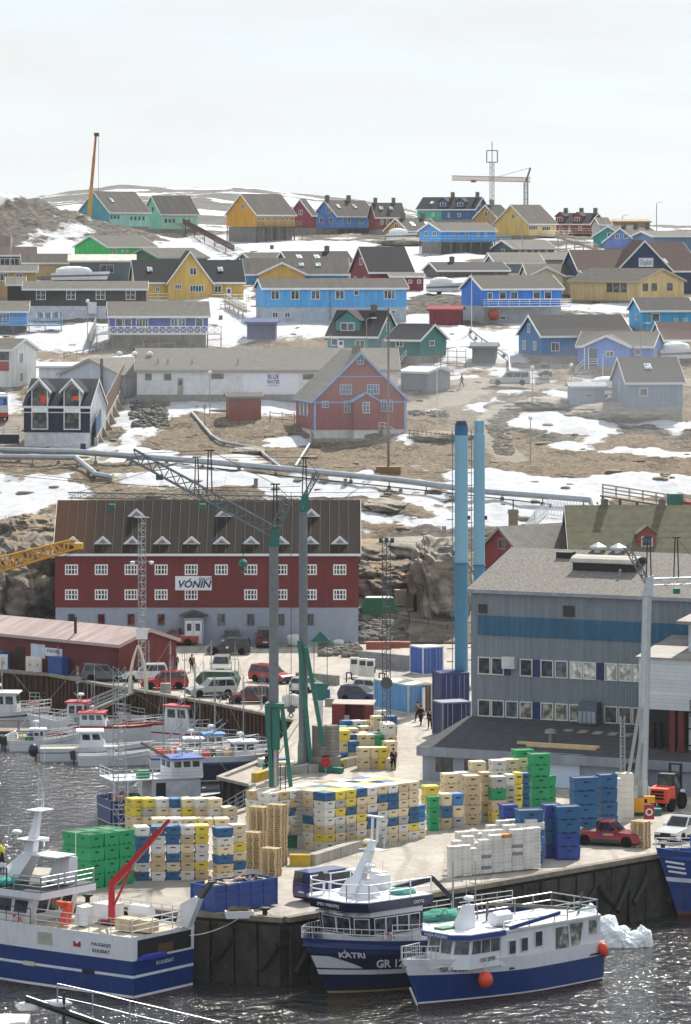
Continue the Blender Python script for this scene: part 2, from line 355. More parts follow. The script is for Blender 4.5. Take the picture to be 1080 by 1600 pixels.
def _bil(Z, ys, ts, x, y):
    j = int(np.clip(np.searchsorted(ys, y)-1, 0, len(ys)-2)); fy = (y-ys[j])/(ys[j+1]-ys[j])
    t = x/(.105*y+14); q = (t+1)/2*(len(ts)-1); k = int(np.clip(q, 0, len(ts)-2)); fx = min(max(q-k, 0), 1); fy = min(max(fy, 0), 1)
    return (Z[j,k]*(1-fx)+Z[j,k+1]*fx)*(1-fy)+(Z[j+1,k]*(1-fx)+Z[j+1,k+1]*fx)*fy
def mixc(t, fac, a, b):
    m = t.nodes.new('ShaderNodeMix'); m.data_type = 'RGBA'
    for s, v in ((0, fac), (6, a), (7, b)):
        if isinstance(v, (int, float)): m.inputs[s].default_value = v
        elif isinstance(v, tuple): m.inputs[s].default_value = (*v, 1)
        else: t.links.new(v, m.inputs[s])
    return m.outputs[2]
def noise(t, vec, scale, det=6, rough=.6, dist=0):
    n = t.nodes.new('ShaderNodeTexNoise'); n.inputs['Scale'].default_value = scale; n.inputs['Detail'].default_value = det; n.inputs['Roughness'].default_value = rough
    n.inputs['Distortion'].default_value = dist
    t.links.new(vec, n.inputs['Vector']); return n.outputs[0]
def mrange(t, v, a, b, c, d):
    r = t.nodes.new('ShaderNodeMapRange'); t.links.new(v, r.inputs[0])
    for i, x in enumerate((a, b, c, d)): r.inputs[i+1].default_value = x
    return r.outputs[0]
def mth(t, op, a, b=0):
    m = t.nodes.new('ShaderNodeMath'); m.operation = op
    for i, v in enumerate((a, b)):
        if isinstance(v, (int, float)): m.inputs[i].default_value = v
        else: t.links.new(v, m.inputs[i])
    return m.outputs[0]
def mapping(t, sc_, rot=(0,0,0), src='Object'):
    tc = t.nodes.new('ShaderNodeTexCoord'); mp = t.nodes.new('ShaderNodeMapping'); mp.inputs['Scale'].default_value = sc_; mp.inputs['Rotation'].default_value = rot
    t.links.new(tc.outputs[src], mp.inputs[0]); return mp.outputs[0]
def ground_mat():
    m = bpy.data.materials.new('hillside'); m.use_nodes = True; t = m.node_tree; b = t.nodes['Principled BSDF']; b.inputs['Roughness'].default_value = .95
    b.inputs['Specular IOR Level'].default_value = .15
    at_ = t.nodes.new('ShaderNodeAttribute'); at_.attribute_name = 'cover'; sp = t.nodes.new('ShaderNodeSeparateColor'); t.links.new(at_.outputs['Color'], sp.inputs[0])
    v = mapping(t, (1, 1, 1)); nb = noise(t, v, .7, 8, .65); nf = noise(t, v, 3.5, 6, .7); vs_ = mapping(t, (1, 1, 2.2), (.3, .15, .5)); nr = noise(t, vs_, .45, 8, .7, 1.2)
    grass = mixc(t, mrange(t, nf, .3, .7, 0, 1), lin('#62574a'), lin('#ab9a82'))
    grass = mixc(t, mrange(t, nb, .35, .7, 0, .8), grass, lin('#84786a'))
    nh = noise(t, v, .22, 6, .7, .5); grass = mixc(t, mrange(t, nh, .5, .6, 0, .75), grass, lin('#53473a')); grass = mixc(t, mrange(t, noise(t, v, 1.6, 3, .5), .5, .62, 0, .55), grass, lin('#b8a68c'))
    rock = mixc(t, mrange(t, nr, .36, .62, 0, 1), lin('#35322e'), lin('#8b857b'))
    rock = mixc(t, mrange(t, nb, .5, .75, 0, .6), rock, lin('#6b5d4e'))
    road = mixc(t, mrange(t, nb, .3, .7, 0, 1), lin('#9b9184'), lin('#b8afa2'))
    snow = mixc(t, mrange(t, nb, .35, .75, 0, .8), lin('#c6c8cd'), lin('#a3a29f'))
    def thr(o, lo, hi, amp, nn): return mrange(t, mth(t, 'ADD', o, mth(t, 'MULTIPLY', mth(t, 'SUBTRACT', nn, .5), amp)), lo, hi, 0, 1)
    c = mixc(t, thr(sp.outputs[1], .45, .53, 1.0, nb), grass, rock)
    c = mixc(t, thr(sp.outputs[2], .3, .6, .3, nb), c, road)
    c = mixc(t, thr(sp.outputs[0], .50, .55, .75, nb), c, snow)
    t.links.new(c, b.inputs['Base Color'])
    bp = t.nodes.new('ShaderNodeBump'); bp.inputs['Strength'].default_value = .9; bp.inputs['Distance'].default_value = .8
    hh = mth(t, 'ADD', nf, mth(t, 'MULTIPLY', nb, .8)); hs = mth(t, 'MULTIPLY', hh, mrange(t, sp.outputs[0], .4, .6, 1, .15)); t.links.new(hs, bp.inputs['Height']); t.links.new(bp.outputs[0], b.inputs['Normal'])
    return m
def rock_mat(dark='#4c4844', light='#8f887d', key='rock', grassy=True):
    m = bpy.data.materials.new(key); m.use_nodes = True; t = m.node_tree; b = t.nodes['Principled BSDF']; b.inputs['Roughness'].default_value = .9
    v = mapping(t, (1, 1, 1.8), (.4, .2, .3)); n1 = noise(t, v, .35, 9, .68, 1.0); n2 = noise(t, v, 2.2, 7, .7)
    c = mixc(t, mrange(t, n1, .35, .65, 0, 1), lin(dark), lin(light)); c = mixc(t, mrange(t, n2, .52, .75, 0, .7), c, lin('#5d5145'))
    if grassy:
        g = t.nodes.new('ShaderNodeNewGeometry'); s = t.nodes.new('ShaderNodeSeparateXYZ'); t.links.new(g.outputs['Normal'], s.inputs[0])
        f = mrange(t, mth(t, 'ADD', s.outputs[2], mth(t, 'MULTIPLY', mth(t, 'SUBTRACT', n1, .5), 1.6)), .8, 1.0, 0, 1)
        c = mixc(t, f, c, lin('#8c7658'))
    t.links.new(c, b.inputs['Base Color'])
    bp = t.nodes.new('ShaderNodeBump'); bp.inputs['Strength'].default_value = .8; bp.inputs['Distance'].default_value = .18; t.links.new(mth(t, 'ADD', n2, n1), bp.inputs['Height']); t.links.new(bp.outputs[0], b.inputs['Normal'])
    return m
def blob(c, rx, ry, rz, seed=0, n=64, k=34, pw=.8, amp=.3, fr=1.2, crag=0):
    """an uneven rounded block of rock or ice"""
    mb = MB(); mb.ball((0,0,0), 1, n=n, k=k); out = []
    a = np.array(mb.v)
    e = np.sign(a)*np.abs(a)**pw
    d = 1+amp*2*fbm(a[:,0]*fr+seed*3.1, a[:,1]*fr+a[:,2]*fr*1.7+seed, 5, seed)+amp*fbm(a[:,0]*fr*3+a[:,2]*4, a[:,1]*fr*3+seed, 3, seed+9)
    if crag: d = d-crag*np.abs(fbm(a[:,0]*2.2+a[:,2]*1.3+seed, a[:,2]*3.2-a[:,1]*2, 5, seed+21, .6))-crag*.6*np.abs(fbm(a[:,0]*7+seed, a[:,2]*5+a[:,1]*6, 4, seed+31))
    e = e*d[:,None]*np.array([rx, ry, rz])+np.array(c); mb.v = [tuple(p) for p in e]; return mb
make_terrain()
def make_hills():
    prof = [(-900,330),(-200,318),(60,316),(100,300),(200,289),(280,293),(370,290),(430,297),(540,311),(600,321),(650,331),(700,345),(760,352),(1000,355),(1800,350)]
    nx, ny = 420, 90; u = np.linspace(-900, 1800, nx); v = np.linspace(0, 1, ny); V, U = np.meshgrid(v, u, indexing='ij')
    Y = 1380+V*2600; X = (U-540)*3000/F*(.6+.4*Y/3000)
    zt = H-(np.interp(U, [p[0] for p in prof], [p[1] for p in prof])-YH)*3000/F
    Z = 40+(zt-40)*np.clip((Y-1380)/1620, 0, 1)**.8*np.where(Y > 3000, 1-((Y-3000)/1300)**2*.5, 1)
    Z += 9*fbm(X*.012, Y*.006, 5, 51)*np.clip((Y-1500)/600, 0, 1)+2.6*np.abs(fbm(X*.03, Y*.012, 5, 8))*np.clip((Y-1500)/500, 0, 1)
    me = bpy.data.meshes.new('hills'); i = np.arange(ny-1)[:, None]*nx+np.arange(nx-1)[None]; fs = np.stack([i, i+1, i+nx+1, i+nx], -1).reshape(-1, 4)
    me.from_pydata(np.stack([X, Y, Z], -1).reshape(-1, 3).tolist(), [], fs.tolist()); me.polygons.foreach_set('use_smooth', [True]*len(fs))
    m = bpy.data.materials.new('far_hill'); m.use_nodes = True; t = m.node_tree; b = t.nodes['Principled BSDF']; b.inputs['Roughness'].default_value = .95
    n1 = noise(t, mapping(t, (.012, .004, .05)), 1.6, 9, .62); n2 = noise(t, mapping(t, (.1, .05, .1)), 1, 6, .6)
    rock = mixc(t, mrange(t, n2, .35, .65, 0, 1), lin('#2f2d2b'), lin('#57524b'))
    t.links.new(mixc(t, mrange(t, n1, .515, .54, 0, 1), rock, lin('#cbccd0')), b.inputs['Base Color'])
    me.materials.append(m); o = bpy.data.objects.new('hills', me); C.objects.link(o); tag(o, kind='structure')
make_hills()
def make_water():
    mb = MB(); mb.add([(-2500,-300,0),(2500,-300,0),(2500,3600,0),(-2500,3600,0)], [(0,1,2,3)])
    m = bpy.data.materials.new('harbour_water'); m.use_nodes = True; t = m.node_tree; b = t.nodes['Principled BSDF']
    b.inputs['Base Color'].default_value = (.026, .026, .026, 1); b.inputs['Roughness'].default_value = .07; b.inputs['IOR'].default_value = 1.33
    v = mapping(t, (1, 1, 1), (0, 0, .35)); n1 = noise(t, v, .75, 1, .5, .5); n2 = noise(t, v, 2.3, 2, .5, .6); n3 = noise(t, mapping(t, (.045, .03, .1)), 1, 3, .5)
    hgt = mth(t, 'ADD', mth(t, 'MULTIPLY', n1, .8), mth(t, 'MULTIPLY', n2, .4))
    hgt = mth(t, 'MULTIPLY', hgt, mrange(t, n3, .3, .7, .55, 1.25))
    bp = t.nodes.new('ShaderNodeBump'); bp.inputs['Strength'].default_value = 1; bp.inputs['Distance'].default_value = 1.0
    t.links.new(hgt, bp.inputs['Height']); t.links.new(bp.outputs[0], b.inputs['Normal'])
    b.inputs['Roughness'].default_value = .09
    tag(mb.build('water', m), kind='structure')
make_water()
QPOLY = [(-160,1391),(118,1414),(445,1437),(1080,1327),(1500,1262),(1500,1003),(-400,1003),(-400,1038),(0,1050),(80,1056),(161,1071),(205,1078),(343,1102),(416,1117),(466,1129),(432,1180),(405,1193),(345,1217),(396,1229),(402,1262),(118,1358),(-160,1343)]
QP = [gq(*p) for p in QPOLY]
def make_quay():
    m = bpy.data.materials.new('quay_concrete'); m.use_nodes = True; t = m.node_tree; b = t.nodes['Principled BSDF']; b.inputs['Roughness'].default_value = .92
    v = mapping(t, (1, 1, 1)); n1 = noise(t, v, .12, 8, .65, .8); n2 = noise(t, v, 1.6, 6, .7); n3 = noise(t, mapping(t, (.5, .06, .5), (0, 0, -.75)), 1, 6, .6)
    c = mixc(t, mrange(t, n1, .3, .7, 0, 1), lin('#9a9288'), lin('#b8b0a4')); c = mixc(t, mrange(t, n2, .45, .75, 0, .5), c, lin('#6f675e')); c = mixc(t, mrange(t, n3, .5, .72, 0, .55), c, lin('#78716a'))
    n4 = noise(t, v, .045, 5, .6, 1.5); c = mixc(t, mrange(t, n4, .56, .62, 0, .38), c, lin('#6c655d'))
    wv = t.nodes.new('ShaderNodeTexWave'); wv.inputs['Scale'].default_value = .11; wv.inputs['Distortion'].default_value = 9; wv.inputs['Detail'].default_value = 2; wv.inputs['Detail Scale'].default_value = .35; t.links.new(v, wv.inputs['Vector'])
    c = mixc(t, mth(t, 'MULTIPLY', mrange(t, wv.outputs['Fac'], .9, .97, 0, .4), mrange(t, n1, .4, .6, .2, 1)), c, lin('#5a544d'))
    t.links.new(c, b.inputs['Base Color'])
    bp = t.nodes.new('ShaderNodeBump'); bp.inputs['Strength'].default_value = .3; bp.inputs['Distance'].default_value = .05; t.links.new(n2, bp.inputs['Height']); t.links.new(bp.outputs[0], b.inputs['Normal'])
    mb = MB(); n = len(QP)
    mb.add([p for p in QP]+[(p.x, p.y, -7) for p in QP], [tuple(range(n))]+[(i, n+i, n+(i+1) % n, (i+1) % n) for i in range(n)], 0)
    mb.m[1:] = [1]*n
    tag(mb.build('quay_pavement', [m, M('#3a3632', 'concrete', rough=.9, var=.4)]), kind='structure')
make_quay()
def rocks():
    rm = rock_mat('#4f4b47', '#8f887e'); sm = rock_mat('#6a645c', '#a89f90', 'pale_rock', False)
    def rk(px, row, hw, hh, dep, seed, mat, label=None, pw=.9, sink=.35, crag=None):
        p = gh(px, row); s = F/p.y
        o = blob((0, 0, 0), hw/s, dep, hh/s*(1+sink), seed, pw=pw, amp=.3 if hh > 20 else .22, fr=1.5 if hh > 20 else .9, n=150 if hh > 20 else 80, k=80 if hh > 20 else 40, crag=crag if crag is not None else .22 if hh > 20 else .2).build('rock_outcrop', mat, smooth=True)
        o.location = (p.x, p.y+dep*.8, p.z+hh/s*(1-sink)); tag(o, label, 'rock', kind='structure')
    rk(692,965,46,58,9,3,sm,pw=.62,crag=.08); rk(605,935,62,26,6,8,rm); rk(580,880,50,16,8,11,rm); rk(640,872,60,14,6,12,sm,crag=.1); rk(600,800,36,9,5,14,sm)
    rk(35,965,70,58,8,21,rm); rk(-30,968,60,62,8,22,rm); rk(40,905,70,34,7,23,rm); rk(60,858,60,26,8,24,rm)
    rk(975,657,85,13,7,31,sm); rk(855,640,50,9,6,32,sm); rk(690,690,50,7,5,33,rm); rk(385,712,30,6,4,35,sm); rk(250,545,60,8,5,47,rm); rk(640,383,50,6,5,46,sm)
rocks()
# ---------------------------------------------------------------- houses
PANES = [glass('#23292f'), glass('#39424a'), glass('#2c2f30')]
def window(par, o, u, n, wd, ht, col='#e4e4e2', mull=(1, 0), pane=None, t=.09, depth=.05):
    """a frame with bars round a pane; o = middle of the window on the wall"""
    o = Vector(o); u = Vector(u).normalized(); n = Vector(n).normalized(); z = Vector((0,0,1)); mb = MB(); a, b = wd/2, ht/2
    e = n*depth*.5
    mb.obox(o+z*(b-t/2)+e, u*a, n*depth, z*t/2); mb.obox(o-z*(b-t/2)+e, u*a, n*depth, z*t/2)
    for s in (-1, 1): mb.obox(o+u*s*(a-t/2)+e, u*t/2, n*depth, z*(b-t))
    for i in range(mull[0]): mb.obox(o+u*(-a+wd*(i+1)/(mull[0]+1))+e, u*t*.4, n*depth*.8, z*(b-t))
    for i in range(mull[1]): mb.obox(o+z*(-b+ht*(i+1)/(mull[1]+1))+e, u*(a-t), n*depth*.7, z*t*.3)
    f = mb.build('window', M(col, rough=.5, var=.08), par)
    MB().obox(o+n*.012, u*(a-t*.6), n*.012, z*(b-t*.6)).build('pane', pane or random.choice(PANES), f)
    return f
def door(par, o, u, n, wd, ht, col='#dcdcda'):
    """o = middle of the threshold"""
    o = Vector(o); u = Vector(u).normalized(); n = Vector(n).normalized(); z = Vector((0,0,1))
    d = MB().obox(o+z*ht/2+n*.03, u*wd/2, n*.03, z*ht/2).build('door', M(col, rough=.5, var=.1), par)
    MB().obox(o+z*ht*.72+n*.065, u*wd*.28, n*.006, z*ht*.16).build('pane', GLASS, d)
    MB().obox(o+z*1.0+u*wd*.38+n*.09, u*.05, n*.03, z*.02).build('handle', STEEL, d)
    return d
ROOFC = {'g': '#4b4741', 'd': '#232327', 'l': '#5b5750', 'b': '#3f3a34', 'r': '#3d2220', 'k': '#171a21', 'p': '#473735'}
def gable_body(par, x0, x1, W, h, rise, wall, roof, trim, oh=.35, gwall=None, y0=0, part='wall', kind='boards', rk='metalroof', yo=.45):
    ym = y0+W/2
    mb = MB(); prof = [(y0, -.0), (y0+W, -.0), (y0+W, h), (ym, h+rise), (y0, h)]
    mb.add([(x0, a, b) for a, b in prof]+[(x1, a, b) for a, b in prof], [(0,1,2,3,4), (5,9,8,7,6), (0,5,6,1), (1,6,7,2), (4,9,5,0), (2,7,8,3), (3,8,9,4)], 0)
    mb.m[0] = mb.m[1] = 1
    wl = mb.build(part, [wall, gwall or wall], par)
    k = rise/(W/2); rb = MB()
    for sg in (-1, 1):
        ye = ym+sg*(W/2+yo); ze = h-yo*k+.04
        p = [(x0-oh, ym, h+rise+.04), (x1+oh, ym, h+rise+.04), (x1+oh, ye, ze), (x0-oh, ye, ze)]
        rb.hexa(p+[(a, b, c+.16) for a, b, c in p], 0)
    rf = rb.build('roof', roof, par)
    tb = MB()
    for xx in (x0-oh, x1+oh):
        e = .035 if xx > x0 else -.035
        for sg in (-1, 1):
            ye = ym+sg*(W/2+yo); ze = h-yo*k
            tb.hexa([(xx, ym, h+rise-.14), (xx+e, ym, h+rise-.14), (xx+e, ye, ze-.14), (xx, ye, ze-.14), (xx, ym, h+rise+.22), (xx+e, ym, h+rise+.22), (xx+e, ye, ze+.22), (xx, ye, ze+.22)])
    ye = y0-yo
    tb.box(x0-oh, x1+oh, ye-.035, ye, h-yo*k-.1, h-yo*k+.2)
    tb.build('trim', trim, rf)
    return wl, rf
def chimney(rf, x, y, z, ht=.9, wd=.6, col='#6f6b66'):
    mb = MB(); mb.box(x-wd/2, x+wd/2, y-wd/2, y+wd/2, z-1.2, z+ht); mb.box(x-wd/2-.06, x+wd/2+.06, y-wd/2-.06, y+wd/2+.06, z+ht, z+ht+.12); mb.box(x-wd/4, x+wd/4, y-wd/4, y+wd/4, z+ht+.12, z+ht+.2)
    return mb.build('chimney', M(col, 'concrete', rough=.9), rf)
HOUSES = {}
def house(label, pxl, pxr, base, eave, ridge, ang, W, wall, roof='g', trim='#e2e2e0', wins=(), gwins=(), gwall=None, g=None, L=None, fnd=0, fcol='#8f8b85', chim=(), dorm=(), sky=(), doors=(), cross=None, stilts=0, deck=None, name='house', cat='house', group=None, wk='boards', rk='metalroof', mull=(1, 0), oh=.35, frame=None, Wx=None):
    g = g or base+fnd+stilts; s = s_of(g); Y0 = F/s; a = R(ang); ca = cos(a)
    pn = pxl if ang >= 0 else pxr
    P = at(pn, base, Y0); tn = (H-P.z)/Y0
    Lm = L or (pxr-pxl)/(s*ca); x0, x1 = (0, Lm) if ang >= 0 else (-Lm, 0)
    h = (base-eave)/s; Yr = Y0+ca*W/2; rise = max(.5, H-(ridge-YH)*Yr/F-P.z-h)
    yo_h = .35; ra = yo_h/(W/2); T_ = h+rise; h = (h+ra*T_)/(1+ra); rise = T_-h
    o = thing(name, label, cat, P, a, group)
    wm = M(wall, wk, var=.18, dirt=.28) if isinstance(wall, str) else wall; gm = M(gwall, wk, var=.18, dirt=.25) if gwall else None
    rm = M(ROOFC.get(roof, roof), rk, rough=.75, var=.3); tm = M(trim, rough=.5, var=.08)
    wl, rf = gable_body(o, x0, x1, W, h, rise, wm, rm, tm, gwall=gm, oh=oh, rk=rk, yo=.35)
    zf = -(fnd/s)
    if stilts:
        mb = MB(); zs = -(stilts/s)-.8; n = max(2, int(Lm/3))
        for i in range(n+1):
            for yy in (.1, W-.1): MB().box(x0+.1+(Lm-.2)*i/n-.09, x0+.1+(Lm-.2)*i/n+.09, yy-.09, yy+.09, zs, 0).build('stilt', M('#5d554c', 'wood'), o)
        MB().box(x0+.3, x1-.3, .5, W-.3, zs, -.05).build('foundation', M(fcol, 'concrete', rough=.9, k=.8), o)
    else:
        MB().box(x0+.06, x1-.06, .06, W-.06, zf-2.2, -.002).build('foundation', M(fcol, 'concrete', rough=.9, var=.25, dirt=.2), o)
    def U(px): return (px-pn)/(s*ca)*(1 if ang >= 0 else 1)
    for q in wins:
        px, py, ww, hh = q[:4]; mu = q[4] if len(q) > 4 else mull
        window(o, (U(px), 0, (base-py)/s), (1, 0, 0), (0, -1, 0), ww/(s*ca), hh/s, frame or trim, mu)
    for px, ww, hh, col in doors: door(o, (U(px), 0, .05), (1, 0, 0), (0, -1, 0), ww/(s*ca), hh/s, col)
    gx, gn = (x0, (-1, 0, 0)) if ang >= 0 else (x1, (1, 0, 0))
    for q in gwins:
        fr, py, ww, hh = q[:4]; yy = fr*W
        window(o, (gx, yy, (base-py)/s), (0, 1, 0), gn, ww, hh/s, frame or trim, q[4] if len(q) > 4 else mull)
    for fr in chim: chimney(rf, x0+Lm*fr, W*.5, h+rise, 6/s+.3, .75)
    for fr, zf_ in sky:
        yy = W/2*zf_; zz = h+rise*zf_; u = Vector((0, 1, rise/(W/2))).normalized(); nn = Vector((0, -u.z, u.y))
        f = MB().obox(Vector((x0+Lm*fr, yy, zz))+nn*.24, Vector((.45, 0, 0)), u*.6, nn*.05).build('skylight', M('#a9adb0', rough=.3, metal=.4), rf)
        MB().obox(Vector((x0+Lm*fr, yy, zz))+nn*.3, Vector((.36, 0, 0)), u*.5, nn*.012).build('pane', glass('#8fa0ad'), f)
    for fr, wd, ht, dcol in dorm:
        xx = x0+Lm*fr; yb = W*.08; zb = h+rise*.16; d = MB()
        yk = W*.5
        d.add([(xx-wd/2, yb, zb-.3), (xx+wd/2, yb, zb-.3), (xx+wd/2, yb, zb+ht), (xx, yb, zb+ht+wd*.38), (xx-wd/2, yb, zb+ht), (xx-wd/2, yk, zb-.3), (xx+wd/2, yk, zb-.3), (xx+wd/2, yk, zb+ht), (xx, yk, zb+ht+wd*.38), (xx-wd/2, yk, zb+ht)],
              [(0,1,2,3,4), (1,6,7,2), (0,4,9,5), (2,7,8,3), (3,8,9,4)])
        dd = d.build('dormer', M(dcol, wk, var=.1), rf)
        r_ = MB()
        for sg in (-1, 1):
            p = [(xx, yb-.25, zb+ht+wd*.38+.03), (xx, yk, zb+ht+wd*.38+.03), (xx+sg*(wd/2+.2), yk, zb+ht-.12), (xx+sg*(wd/2+.2), yb-.25, zb+ht-.12)]
            r_.hexa(p+[(a_, b_, c_+.12) for a_, b_, c_ in p])
        r_.build('dormer_roof', [tm if sky == 'w' else rm], dd)
        window(dd, (xx, yb, zb+ht*.45), (1, 0, 0), (0, -1, 0), wd*.6, ht*.75, trim, (1, 0))
    if cross:      # a wing with its own gable towards the harbour
        ca_, cb_, apy, cw, py_ = cross; xa, xb = U(ca_), U(cb_); cwid = xb-xa; hz = h if len(cross) < 6 else h
        rr = (eave-apy)/s
        c_ = MB(); yo_ = -py_
        pr = [(xa, -.0), (xb, -.0), (xb, h), ((xa+xb)/2, h+rr), (xa, h)]
        c_.add([(x_, yo_, z_) for x_, z_ in pr]+[(x_, W*.5, z_) for x_, z_ in pr], [(0,1,2,3,4), (1,6,7,2), (0,4,9,5), (2,7,8,3), (3,8,9,4), (0,5,6,1)])
        wg = c_.build('gable_wing', M(cw, wk, var=.13, dirt=.1), o); r_ = MB(); t_ = MB(); xm = (xa+xb)/2; kk = rr/(cwid/2)
        for sg in (-1, 1):
            xe = xm+sg*(cwid/2+.4); ze = h-.4*kk
            p = [(xm, yo_-.4, h+rr+.05), (xm, W*.5, h+rr+.05), (xe, W*.5, ze+.05), (xe, yo_-.4, ze+.05)]
            r_.hexa(p+[(a_, b_, z_+.15) for a_, b_, z_ in p])
            t_.hexa([(xm, yo_-.44, h+rr-.14), (xm, yo_-.405, h+rr-.14), (xe, yo_-.405, ze-.14), (xe, yo_-.44, ze-.14), (xm, yo_-.44, h+rr+.23), (xm, yo_-.405, h+rr+.23), (xe, yo_-.405, ze+.23), (xe, yo_-.44, ze+.23)])
        wr = r_.build('wing_roof', rm, o); t_.build('trim', tm, wr)
        MB().box(xa+.05, xb-.05, yo_+.05, W*.4, zf-2.2, -.004).build('foundation', M(fcol, 'concrete', rough=.9), o)
        for q in (Wx or ()): window(wg, (U(q[0]), yo_, (base-q[1])/s), (1, 0, 0), (0, -1, 0), q[2]/(s*ca), q[3]/s, frame or trim, q[4] if len(q) > 4 else mull)
    o['s'] = s
    return o, dict(s=s, P=P, a=a, U=U, h=h, rise=rise, L=Lm, x0=x0, x1=x1, W=W, base=base)
def railing(par, pts, ht, mat, name='railing', rails=2, post=1.6, r=.045, panel=None):
    mb = MB()
    for a, b in zip(pts, pts[1:]):
        a = Vector(a); b = Vector(b); n = max(1, int((b-a).length/post)); up = Vector((0,0,ht))
        for i in range(n+1): mb.cyl(a+(b-a)*i/n, a+(b-a)*i/n+up, r, r, 5)
        for k in range(rails): mb.cyl(a+up*(k+1)/rails, b+up*(k+1)/rails, r, r, 5)
    return mb.build(name, mat, par)
def deck(o, inf, pxl, pxr, py, dep, col, rail=None, rail_h=1.0, stilt=0, rails=2, y1=0):
    """a terrace in front of a house: floor, posts down to the rock and a railing"""
    s = inf['s']; xa, xb = inf['U'](pxl), inf['U'](pxr); z = (inf['base']-py)/s; m = M(col, 'wood', var=.15)
    d = MB().box(xa, xb, -dep, y1-.01, z-.18, z).build('deck', m, o)
    if stilt:
        n = max(2, int((xb-xa)/2.2)); mb = MB()
        for i in range(n+1):
            MB().box(xa+.1+(xb-xa-.2)*i/n-.07, xa+.1+(xb-xa-.2)*i/n+.07, -dep+.03, -dep+.17, z-stilt, z-.17).build('post', M('#7c7164', 'wood'), d)
    if rail: railing(d, [(xa, -.1, z), (xa, -dep+.06, z), (xb, -dep+.06, z), (xb, -.1, z)], rail_h, M(rail, rough=.6, var=.1), rails=rails)
    return d
Wn = '#e6e6e4'
# --- skyline
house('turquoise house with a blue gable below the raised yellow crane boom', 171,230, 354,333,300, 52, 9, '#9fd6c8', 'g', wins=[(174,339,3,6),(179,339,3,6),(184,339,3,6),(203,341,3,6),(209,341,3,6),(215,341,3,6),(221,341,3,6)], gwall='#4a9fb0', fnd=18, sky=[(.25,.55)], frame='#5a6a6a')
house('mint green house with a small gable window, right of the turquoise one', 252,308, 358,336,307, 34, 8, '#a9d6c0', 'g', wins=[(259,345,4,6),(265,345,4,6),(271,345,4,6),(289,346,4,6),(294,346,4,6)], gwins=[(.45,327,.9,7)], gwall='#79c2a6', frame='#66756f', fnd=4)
o, i = house('tall mustard house on stilts with a row of small white windows', 401,460, 354,337,304, 48, 9, '#c99a3c', 'g', wins=[(405,342,4,6),(411,342,4,6),(418,342,4,6),(425,342,4,6),(433,342,4,6),(440,342,4,6),(448,342,4,6),(455,342,4,6)], gwins=[(.45,323,1.0,8)], gwall='#cf972c', stilts=22, frame='#d9d4c6')
deck(o, i, 402,462, 354, 2, '#4a4a44', '#55605a', stilt=3.2)
house('dark red house tucked behind the bright blue terrace house', 488,494, 356,338,312, 42, 8, '#8a3238', 'g', gwins=[(.5,332,1.2,8)], fnd=8)
o, i = house('bright blue terrace house with white gable windows and brown roof', 527,588, 357,339,314, 44, 8, '#3f86d2', 'b', wins=[(535,344,4,9),(545,344,5,9),(565,345,5,8),(580,344,3,8)], gwins=[(.35,328,1.3,10),(.66,344,1.2,9),(.25,344,1.2,9)], chim=[.05,.6], sky=[(.2,.6),(.62,.6)], fnd=6)
deck(o, i, 505,590, 357, 2.4, '#3f4347', '#4d565c', stilt=3)
house('red terrace house with a brown roof and twin skylights', 588,632, 358,341,318, 12, 8, '#8f3a36', 'b', wins=[(597,347,4,8),(606,347,5,8),(617,347,5,8),(627,347,4,8)], chim=[.1,.75], sky=[(.25,.6),(.6,.6)], fnd=6)
house('small ochre house with skylights above the turquoise boat cover', 638,690, 372,362,342, 42, 7.5, '#b08240', 'b', gwins=[(.5,353,1.2,7)], chim=[.2,.8], sky=[(.3,.5),(.75,.5)], gwall='#c09045', fnd=5)
o, i = house('long light blue house on tall stilts with a blue terrace', 690,776, 376,362,349, 28, 9, '#4f9ad6', 'g', wins=[(713,366,8,7,(2,0)),(730,366,6,7),(748,367,4,6),(760,367,4,6)], gwins=[(.3,365,1.5,7),(.7,365,1.2,7)], stilts=22)
deck(o, i, 660,790, 377, 3, '#3d8fc0', '#55a2cc', stilt=3.4)
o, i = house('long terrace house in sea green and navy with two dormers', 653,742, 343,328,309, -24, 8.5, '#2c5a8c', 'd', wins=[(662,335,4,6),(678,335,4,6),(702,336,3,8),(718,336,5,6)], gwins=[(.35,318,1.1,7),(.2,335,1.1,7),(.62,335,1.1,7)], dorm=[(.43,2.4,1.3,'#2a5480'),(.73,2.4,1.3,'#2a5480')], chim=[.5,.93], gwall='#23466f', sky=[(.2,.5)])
s = i['s']; MB().box(i['x0']+.0, i['x0']+i['L']*.42, -.03, -.005, .02, i['h']-.02).build('painted_panel', M('#43a88a','boards'), o)
house('small mustard house with a dark roof half hidden by the mast', 778,800, 365,342,321, 40, 8, '#b08a48', 'd', gwins=[(.5,334,1.2,8)], chim=[.4])
o, i = house('big pale yellow house with grey roof beside the mast', 826,872, 368,351,321, 50, 9.5, '#d8bd78', 'g', wins=[(833,356,14,7,(4,0)),(855,357,14,7,(3,0))], gwins=[(.45,338,1.0,7)], gwall='#d9b868', fnd=5)
deck(o, i, 845,885, 368, 2.5, '#cfcac0', '#d8d4ca', stilt=3.5)
o, i = house('red house with two dormers on a pale timber terrace', 868,921, 364,351,334, -30, 8, '#8c2c30', 'd', wins=[(878,357,5,8),(891,358,3,10),(907,357,5,7)], gwins=[(.35,344,1.2,9),(.2,358,1.2,7),(.65,358,1.2,7)], dorm=[(.12,2.2,1.4,'#8c2c30'),(.62,2.2,1.4,'#8c2c30')], chim=[.1,.55,.95])
deck(o, i, 880,962, 364, 3.5, '#b39a80', '#c0a688', stilt=4.2)
house('greyish white house end behind the red dormer house', 938,955, 368,352,341, 12, 7, '#b8b6b4', 'g', wins=[(946,355,4,7)])
